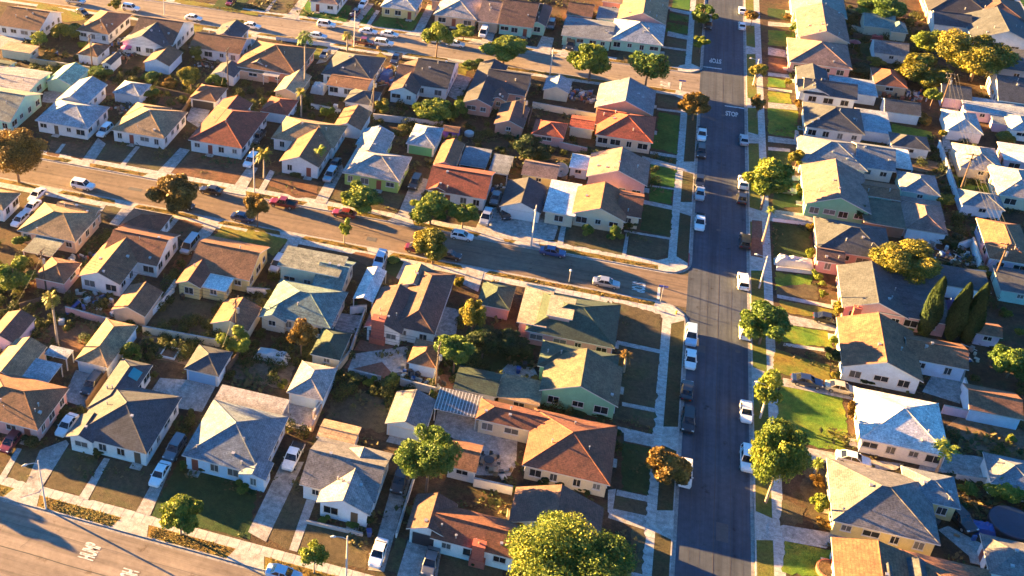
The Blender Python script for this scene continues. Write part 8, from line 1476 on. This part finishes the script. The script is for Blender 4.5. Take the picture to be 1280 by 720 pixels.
# ------------------------------------------------------------------ yard things
COL=dict(blue=(.02,.06,.22),black=(.02,.022,.025),white=(.42,.42,.40),red=(.30,.035,.03),pink=(.6,.12,.22),purple=(.22,.08,.42))
def cm(c): return plain('plastic '+c,COL[c],.5,.12,3)
def cloth(w,d,h,seed):
    """draped sheet: lumpy closed mound"""
    r=random.Random(seed); b=MB(); n=9; m=7; base=len(b.v); Z={}
    for i in range(n+1):
        for k in range(m+1):
            u,v=i/n*2-1,k/m*2-1; e=(1-abs(u)**6)*(1-abs(v)**6); z=h*(e**.4)*(.8+.28*r.random()) if abs(u)<1 and abs(v)<1 else 0
            b.v.append((u*w/2*(1+.04*r.random()),v*d/2*(1+.04*r.random()),z))
    for i in range(n):
        for k in range(m): q=i*(m+1)+k; b.f.append((q,q+m+1,q+m+2,q+1)); b.m.append(0)
    return b
grp={}
for i,D in enumerate(MISC):
    if not D: continue
    k=D['kind']; x,y=D['x'],D['y']; lab=D['label']
    if k=='bin':
        r=thing('wheeled_bin',lab,'bin',(x,y,0),.2*i,'rubbish bins in the yards'); b=MB(); loft(b,[[(-.24,-.27,.06),(.24,-.27,.06),(.24,.27,.06),(-.24,.27,.06)],[(-.3,-.34,.98),(.3,-.34,.98),(.3,.34,.98),(-.3,.34,.98)]]); b.build('body',cm(D['col']),r)
        l=MB(); l.box(-.33,-.38,.99,.33,.36,1.06); l.tube([(-.28,.4,1.0),(.28,.4,1.0)],.03,6); l.build('lid',cm(D['col']),r)
        for s_ in(-1,1): w=MB(); w.tube([(s_*.26-.03,.3,.1),(s_*.26+.03,.3,.1)],.1,10); w.build('wheel',plain('tyre rubber',None),r)
    elif k=='table':
        r=thing('patio_table_set',lab,'patio table',(x,y,0)); t=MB(); t.tube([(0,0,.70),(0,0,.75)],.75,18); t.tube([(0,0,0),(0,0,.7)],.06,8); t.build('table_top',plain('dark iron',(.03,.03,.03),.4),r)
        for q in range(8):
            an=q*math.pi/4; c=MB(); c.box(-.22,-.22,.42,.22,.22,.47); c.box(.19,-.22,.472,.24,.22,.92)
            for sx in(-.2,.2):
                for sy in(-.2,.2): c.tube([(sx,sy,0),(sx,sy,.42)],.02,5)
            c.build('chair',plain('dark iron',None),r,(math.cos(an)*1.35,math.sin(an)*1.35,0),an)
    elif k=='dish':
        R_=D['r']; r=thing('satellite_dish',lab,'satellite dish',(x,y,0),0,'satellite dishes'); p=MB(); p.tube([(0,0,0),(0,0,R_*.7)],.07,8); p.build('mast',METAL(),r)
        d=MB(); d.tube([(0,.25*R_,R_*.75),(0,.1*R_,R_*.9),(0,-.12*R_,R_*1.1),(0,-.3*R_,R_*1.3)],[R_*.1,R_*.55,R_*.85,R_],18,cap=False); d.build('reflector',plain('dish mesh',(.45,.42,.38),.5,.1),r); f_=MB(); f_.tube([(0,.15*R_,R_*.9),(0,-.7*R_,R_*1.65)],.03,5); f_.build('feed_arm',METAL(),r)
    elif k=='slide':
        r=thing('garden_slide',lab,'slide',(x,y,0),-.5); b=MB(); b.poly([(-.3,0,1.4),(.3,0,1.4),(.3,-2.6,.15),(-.3,-2.6,.15)][::-1]); b.poly([(-.3,0,1.34),(.3,0,1.34),(.3,-2.6,.09),(-.3,-2.6,.09)])
        for s_ in(-.3,.3): b.poly([(s_,0,1.6),(s_,-2.6,.35),(s_,-2.6,.09),(s_,0,1.34)])
        b.build('chute',cm('blue'),r); l=MB()
        for s_ in(-.3,.3): l.tube([(s_,.6,0),(s_,0,1.7)],.04,6)
        for q in range(5): l.tube([(-.3,.6-.1*q,.25*q+.2),(.3,.6-.1*q,.25*q+.2)],.025,5)
        l.build('ladder',METAL(),r)
    elif k=='tank':
        sx,sy,sz=D['s']; r=thing('appliance' if sz>.85 else 'tank',lab,'appliance' if sz>.85 else 'tank',(x,y,0),.3); b=MB()
        if sz>.85: b.box(-sx/2,-sy/2,.05,sx/2,sy/2,sz)
        else: b.tube([(0,0,0),(0,0,sz*.8),(0,0,sz)],[sx/2,sx/2,sx*.4],16)
        b.build('body',cm('white'),r); l=MB(); l.box(-sx*.3,-sy*.3,sz+.003,sx*.3,sy*.3,sz+.06); l.build('lid',METAL(),r)
    elif k=='sandbox':
        r=thing('sandbox',lab,'sandbox',(x,y,0)); f_=MB(); f_.box(-1.3,-1.3,0,1.3,-1.1,.3); f_.box(-1.3,1.1,0,1.3,1.3,.3); f_.box(-1.3,-1.098,0,-1.1,1.098,.3); f_.box(1.1,-1.098,0,1.3,1.098,.3); f_.build('rim',TRIM(),r); s_=MB(); s_.box(-1.098,-1.098,0,1.098,1.098,.16); s_.build('sand',ground_mat('dirt_red',None),r)
    elif k=='pool':
        r=thing('round_pool',lab,'pool',(x,y,0)); w=MB(); w.tube([(0,0,0),(0,0,1.1)],D['r'],28,cap=False); w.build('wall',cm('black'),r); c=MB(); c.tube([(0,0,1.0),(0,0,1.16),(0,0,1.3)],[D['r']*1.01,D['r']*.96,.3],28); c.build('cover',plain('pool cover',(.012,.025,.05),.4,.2,1.5),r)
    elif k=='umbrella':
        r=thing('parasol',lab,'parasol',(x,y,0),0,'garden parasols'); p=MB(); p.tube([(0,0,0),(0,0,2.5)],.03,6); p.build('pole',METAL(),r); c=MB(); n=8
        for q in range(n): a0,a1=q*2*math.pi/n,(q+1)*2*math.pi/n; c.poly([(0,0,2.6),(1.4*math.cos(a0),1.4*math.sin(a0),2.05),(1.4*math.cos(a1),1.4*math.sin(a1),2.05)])
        c.build('canopy',cm(D['col']),r)
    elif k=='tarp':
        w,d,h=D['s']; o=cloth(w,d,h,i).build('covered_load',cm(D['col']),None,(x,y,.03)); tag(o,lab,'tarpaulin',group='covered loads in the yards')
    elif k=='pergola':
        r=thing('pergola',lab,'pergola',(x,y,0)); 
        for sx in(-1.7,1.7):
            for sy in(-1.3,1.3): p=MB(); p.box(-.08,-.08,0,.08,.08,2.3); p.build('post',TRIM(),r,(sx,sy,0))
        b=MB()
        for q in range(9): b.box(-1.9,-1.5+q*.375-.05,2.42,1.9,-1.5+q*.375+.05,2.54)
        for sx in(-1.7,1.7): b.box(sx-.06,-1.6,2.302,sx+.06,1.6,2.415)
        b.build('beams',TRIM(),r)
    elif k=='playhouse':
        r=thing('play_hut',lab,'play hut',(x,y,0)); b=MB(); b.box(-1.6,-1.2,0,1.6,1.2,1.7); b.build('wall',cm('purple'),r); t,_=rooftops('gx',-1.8,-1.4,1.8,1.4,1.75,.4); q=MB(); slab(q,t,.08,0,0); q.build('roof',cm('purple') if 0 else RM('brown'),r); d=MB(); d.box(-.35,-1.23,.02,.35,-1.203,1.4); d.build('door',cm('black'),r)
    elif k=='planter':
        r=thing('brick_planter',lab,'planter',(x,y,0)); b=MB(); b.tube([(0,0,0),(0,0,.6)],1.6,20); b.build('wall',plain('planter brick',(.30,.10,.06),.9,.25,6),r); s_=MB(); s_.tube([(0,0,.605),(0,0,.62)],1.4,20); s_.build('soil',YARD,r); p=MB(); p.tube([(.3,0,.62),(.3,0,.95),(.3,0,1.1)],[.18,.28,.3],12); p.build('pot',cm('white'),r)
    elif k=='drum':
        r=thing('drum',lab,'drum',(x,y,0)); b=MB(); b.tube([(0,0,0),(0,0,.9)],.5,16); b.build('body',cm('blue'),r); l=MB(); l.tube([(0,0,.905),(0,0,.95)],.52,16); l.build('lid',cm('white'),r)
    elif k=='hydrant':
        r=thing('fire_hydrant',lab,'hydrant',(x,y,0)); b=MB(); b.tube([(0,0,0),(0,0,.08),(0,0,.1),(0,0,.55),(0,0,.6),(0,0,.72)],[.18,.18,.11,.11,.14,.05],10); b.tube([(-.2,0,.42),(.2,0,.42)],.06,8); b.build('body',plain('hydrant yellow',(.5,.36,.04),.5,.1),r)

# ------------------------------------------------------------------ weeds and rough grass nobody could count
def inside(px,py,P):
    c=False; n=len(P); j=n-1
    for i in range(n):
        (xi,yi),(xj,yj)=P[i],P[j]
        if (yi>py)!=(yj>py) and px<(xj-xi)*(py-yi)/(yj-yi)+xi: c=not c
        j=i
    return c
HARD=[]
for k,pts in PATCH:
    if k in('drive','path','paving_red') :
        cx=sum(p[0] for p in pts)/len(pts); cy=sum(p[1] for p in pts)/len(pts); P=sorted(pts,key=lambda p: math.atan2(p[1]-cy,p[0]-cx))
        HARD.append((min(p[0] for p in P),min(p[1] for p in P),max(p[0] for p in P),max(p[1] for p in P),P))
ROOFS=[tuple(s_[2:6]) for D in HOUSES for s_ in D['segs']]+[D['rect'] for D in COVERS]+[(x-2.6,y-2.6,x+2.6,y+2.6) for _,_,x,y,_,_ in CARLIST]
def free(x,y):
    if 10.9<x<28.7 or BY0<y<91.6 or 157<y<172.7 or 239<y<255.6 or 92.8<x<108: return False
    for a,b,c,d in ROOFS:
        if a<x<c and b<y<d: return False
    for a,b,c,d,P in HARD:
        if a<x<c and b<y<d and inside(x,y,P): return False
    return True
def tufts(name,spots,mat,lo,hi,rng):
    v=[];f=[];t=[]
    for x,y,k in spots:
        tb=rng.uniform(.1,.9); s0=rng.uniform(lo,hi)*k
        for q in range(6):
            a=rng.uniform(0,6.28); e=rng.uniform(.2,1.2); s=s0*rng.uniform(.6,1.2); px,py=x+rng.gauss(0,s0*.7),y+rng.gauss(0,s0*.7); b=len(v)
            dx,dy=math.cos(a),math.sin(a); z=s*math.sin(e)
            v+=[(px,py,.0),(px+dx*s*.5-dy*s*.4,py+dy*s*.5+dx*s*.4,z*.7),(px+dx*s,py+dy*s,z),(px+dx*s*.5+dy*s*.4,py+dy*s*.5-dx*s*.4,z*.6)]; f.append((b,b+1,b+2,b+3)); t.append(min(1,max(0,tb+rng.gauss(0,.12))))
    me=bpy.data.meshes.new(name); me.from_pydata(v,[],f); me.materials.append(mat); at=me.attributes.new('tint','FLOAT','FACE'); at.data.foreach_set('value',t); me.update()
    tag(link(name,me),kind='stuff')
rg=random.Random(9); from mathutils import noise as mnoise
sp=[]
while len(sp)<9500:
    x,y=rg.uniform(-150,92),rg.uniform(92,335)
    if x<-40-(y-92)*.62-30: continue
    n=mnoise.noise((x*.16,y*.16,0))
    front=(91<y<99 or 151<y<157 or 172<y<179 or 233<y<240 or 5.5<x<11 or 28<x<35)
    if n<(.28 if front else -.02) or not free(x,y): continue
    sp.append((x,y,(1.0 if front else 1.9)*(.6+max(0,n))))
tufts('weeds',sp,leafmat('weed',*LEAF['weed'],.2),.18,.5,rg)
sp=[]
for y0,y1,ap,w in ((88.2,89.8,'bot',2.9),(158.9,159.9,'near',2.8),(169.8,170.9,'far',2.8),(240.7,241.9,'topn',2.8),(252.9,253.9,'top',2.8)):
    for _ in range(2600 if y0<100 else 1500):
        x=rg.uniform(-112 if y0>100 else -75,9.5); y=rg.uniform(y0,y1)
        if any(abs(x-a)<w for a in APR[ap]): continue
        sp.append((x,y,.75+.5*mnoise.noise((x*.5,y,3))))
tufts('parkway_grass',sp,leafmat('straw',*LEAF['straw'],.3),.09,.24,rg)

# bushes run wild along the back fences, and heaps of yard junk: masses nobody could count
def bushes(name,spots,mat,rng):
    v=[];f=[];t=[]
    for x,y,r,h in spots:
        tb=rng.uniform(.15,.75)
        for q in range(int(170*r+60)):
            d=Vector((rng.gauss(0,1),rng.gauss(0,1),abs(rng.gauss(0,1)))).normalized(); k=(.6+.4*rng.random())*(1+.2*math.sin(4*d.x+x)*math.cos(5*d.y))
            p=Vector((x+d.x*r*k,y+d.y*r*k,d.z*h*k+.03)); n=(d+Vector((rng.gauss(0,.5),rng.gauss(0,.5),rng.gauss(0,.5)))).normalized(); a=n.orthogonal().normalized(); c=n.cross(a); s0=rng.uniform(.09,.2); b=len(v)
            v+=[tuple(p-a*s0),tuple(p-c*s0*.6),tuple(p+a*s0),tuple(p+c*s0*.6)]; f.append((b,b+1,b+2,b+3)); t.append(min(1,max(0,tb+rng.gauss(0,.18))))
    me=bpy.data.meshes.new(name); me.from_pydata(v,[],f); me.materials.append(mat); at=me.attributes.new('tint','FLOAT','FACE'); at.data.foreach_set('value',t); me.update(); tag(link(name,me),kind='stuff')
rg=random.Random(31); sp=[]
while len(sp)<760:
    z=rg.random()
    if z<.36: x=rg.uniform(-110,8); y=127+rg.gauss(0,4.5)
    elif z<.66: x=rg.uniform(-135,8); y=206+rg.gauss(0,4.5)
    elif z<.9: x=rg.choice([50.5,60.5,65])+rg.gauss(0,1.6); y=rg.uniform(118,315)
    else: x=rg.choice([-85.6,-69.2,-52.8,-36.4,-20])+rg.gauss(0,.5); y=rg.uniform(100,150)
    if not free(x,y): continue
    r=rg.uniform(.5,1.35); sp.append((x,y,r,r*rg.uniform(.8,1.6)))
bushes('undergrowth',sp,leafmat('undergrowth',(.018,.035,.010),(.055,.075,.018),(.14,.13,.03),.3),rg)
J=MB(); JM=[plain('junk %d'%i,c,.6,.2,3) for i,c in enumerate([(.5,.5,.48),(.22,.2,.18),(.05,.12,.3),(.35,.1,.05),(.3,.2,.11),(.06,.06,.06),(.45,.42,.34)])]
for x0,y0,sx,sy,n in JUNK:
    for _ in range(n):
        x,y=x0+rg.uniform(-sx,sx),y0+rg.uniform(-sy,sy)
        if any(a<x<c and b<y<d for a,b,c,d in ROOFS): continue
        w,d,h=rg.uniform(.1,.55),rg.uniform(.1,.5),rg.uniform(.12,.9); an=rg.uniform(0,3.14); mi=rg.randrange(7)
        if rg.random()<.25: J.tube([(x,y,0),(x,y,h)],w*.6,9,mi)
        elif rg.random()<.3: J.tube([(x-math.cos(an)*w*2.2,y-math.sin(an)*w*2.2,.05),(x+math.cos(an)*w*2.2,y+math.sin(an)*w*2.2,.05+h*.5)],.06,5,mi)
        else:
            ca,sa=math.cos(an),math.sin(an); q=[(x+ca*u*w-sa*vv*d,y+sa*u*w+ca*vv*d) for u,vv in((-1,-1),(1,-1),(1,1),(-1,1))]; b=len(J.v); J.v+=[(*p,0) for p in q]+[(*p,h) for p in q]
            for f_ in ((4,5,6,7),(0,1,5,4),(1,2,6,5),(2,3,7,6),(3,0,4,7)): J.f.append(tuple(b+i for i in f_)); J.m.append(mi)
tag(J.build('yard_clutter',JM),kind='stuff')

# the low golden haze over the neighbourhood
hz=MB(); hz.box(-1230,-1230,-1.3,1230,1230,117.5)
hm=bpy.data.materials.new('haze'); hm.use_nodes=True; hn=hm.node_tree.nodes; hn.remove(hn['Principled BSDF']); pv=hn.new('ShaderNodeVolumePrincipled')
pv.inputs['Color'].default_value=(.98,.95,.90,1); pv.inputs['Density'].default_value=.000018; pv.inputs['Anisotropy'].default_value=.6
hm.node_tree.links.new(pv.outputs[0],hn['Material Output'].inputs['Volume'])
tag(hz.build('haze',hm),kind='stuff')
SC.cycles.volume_bounces=0
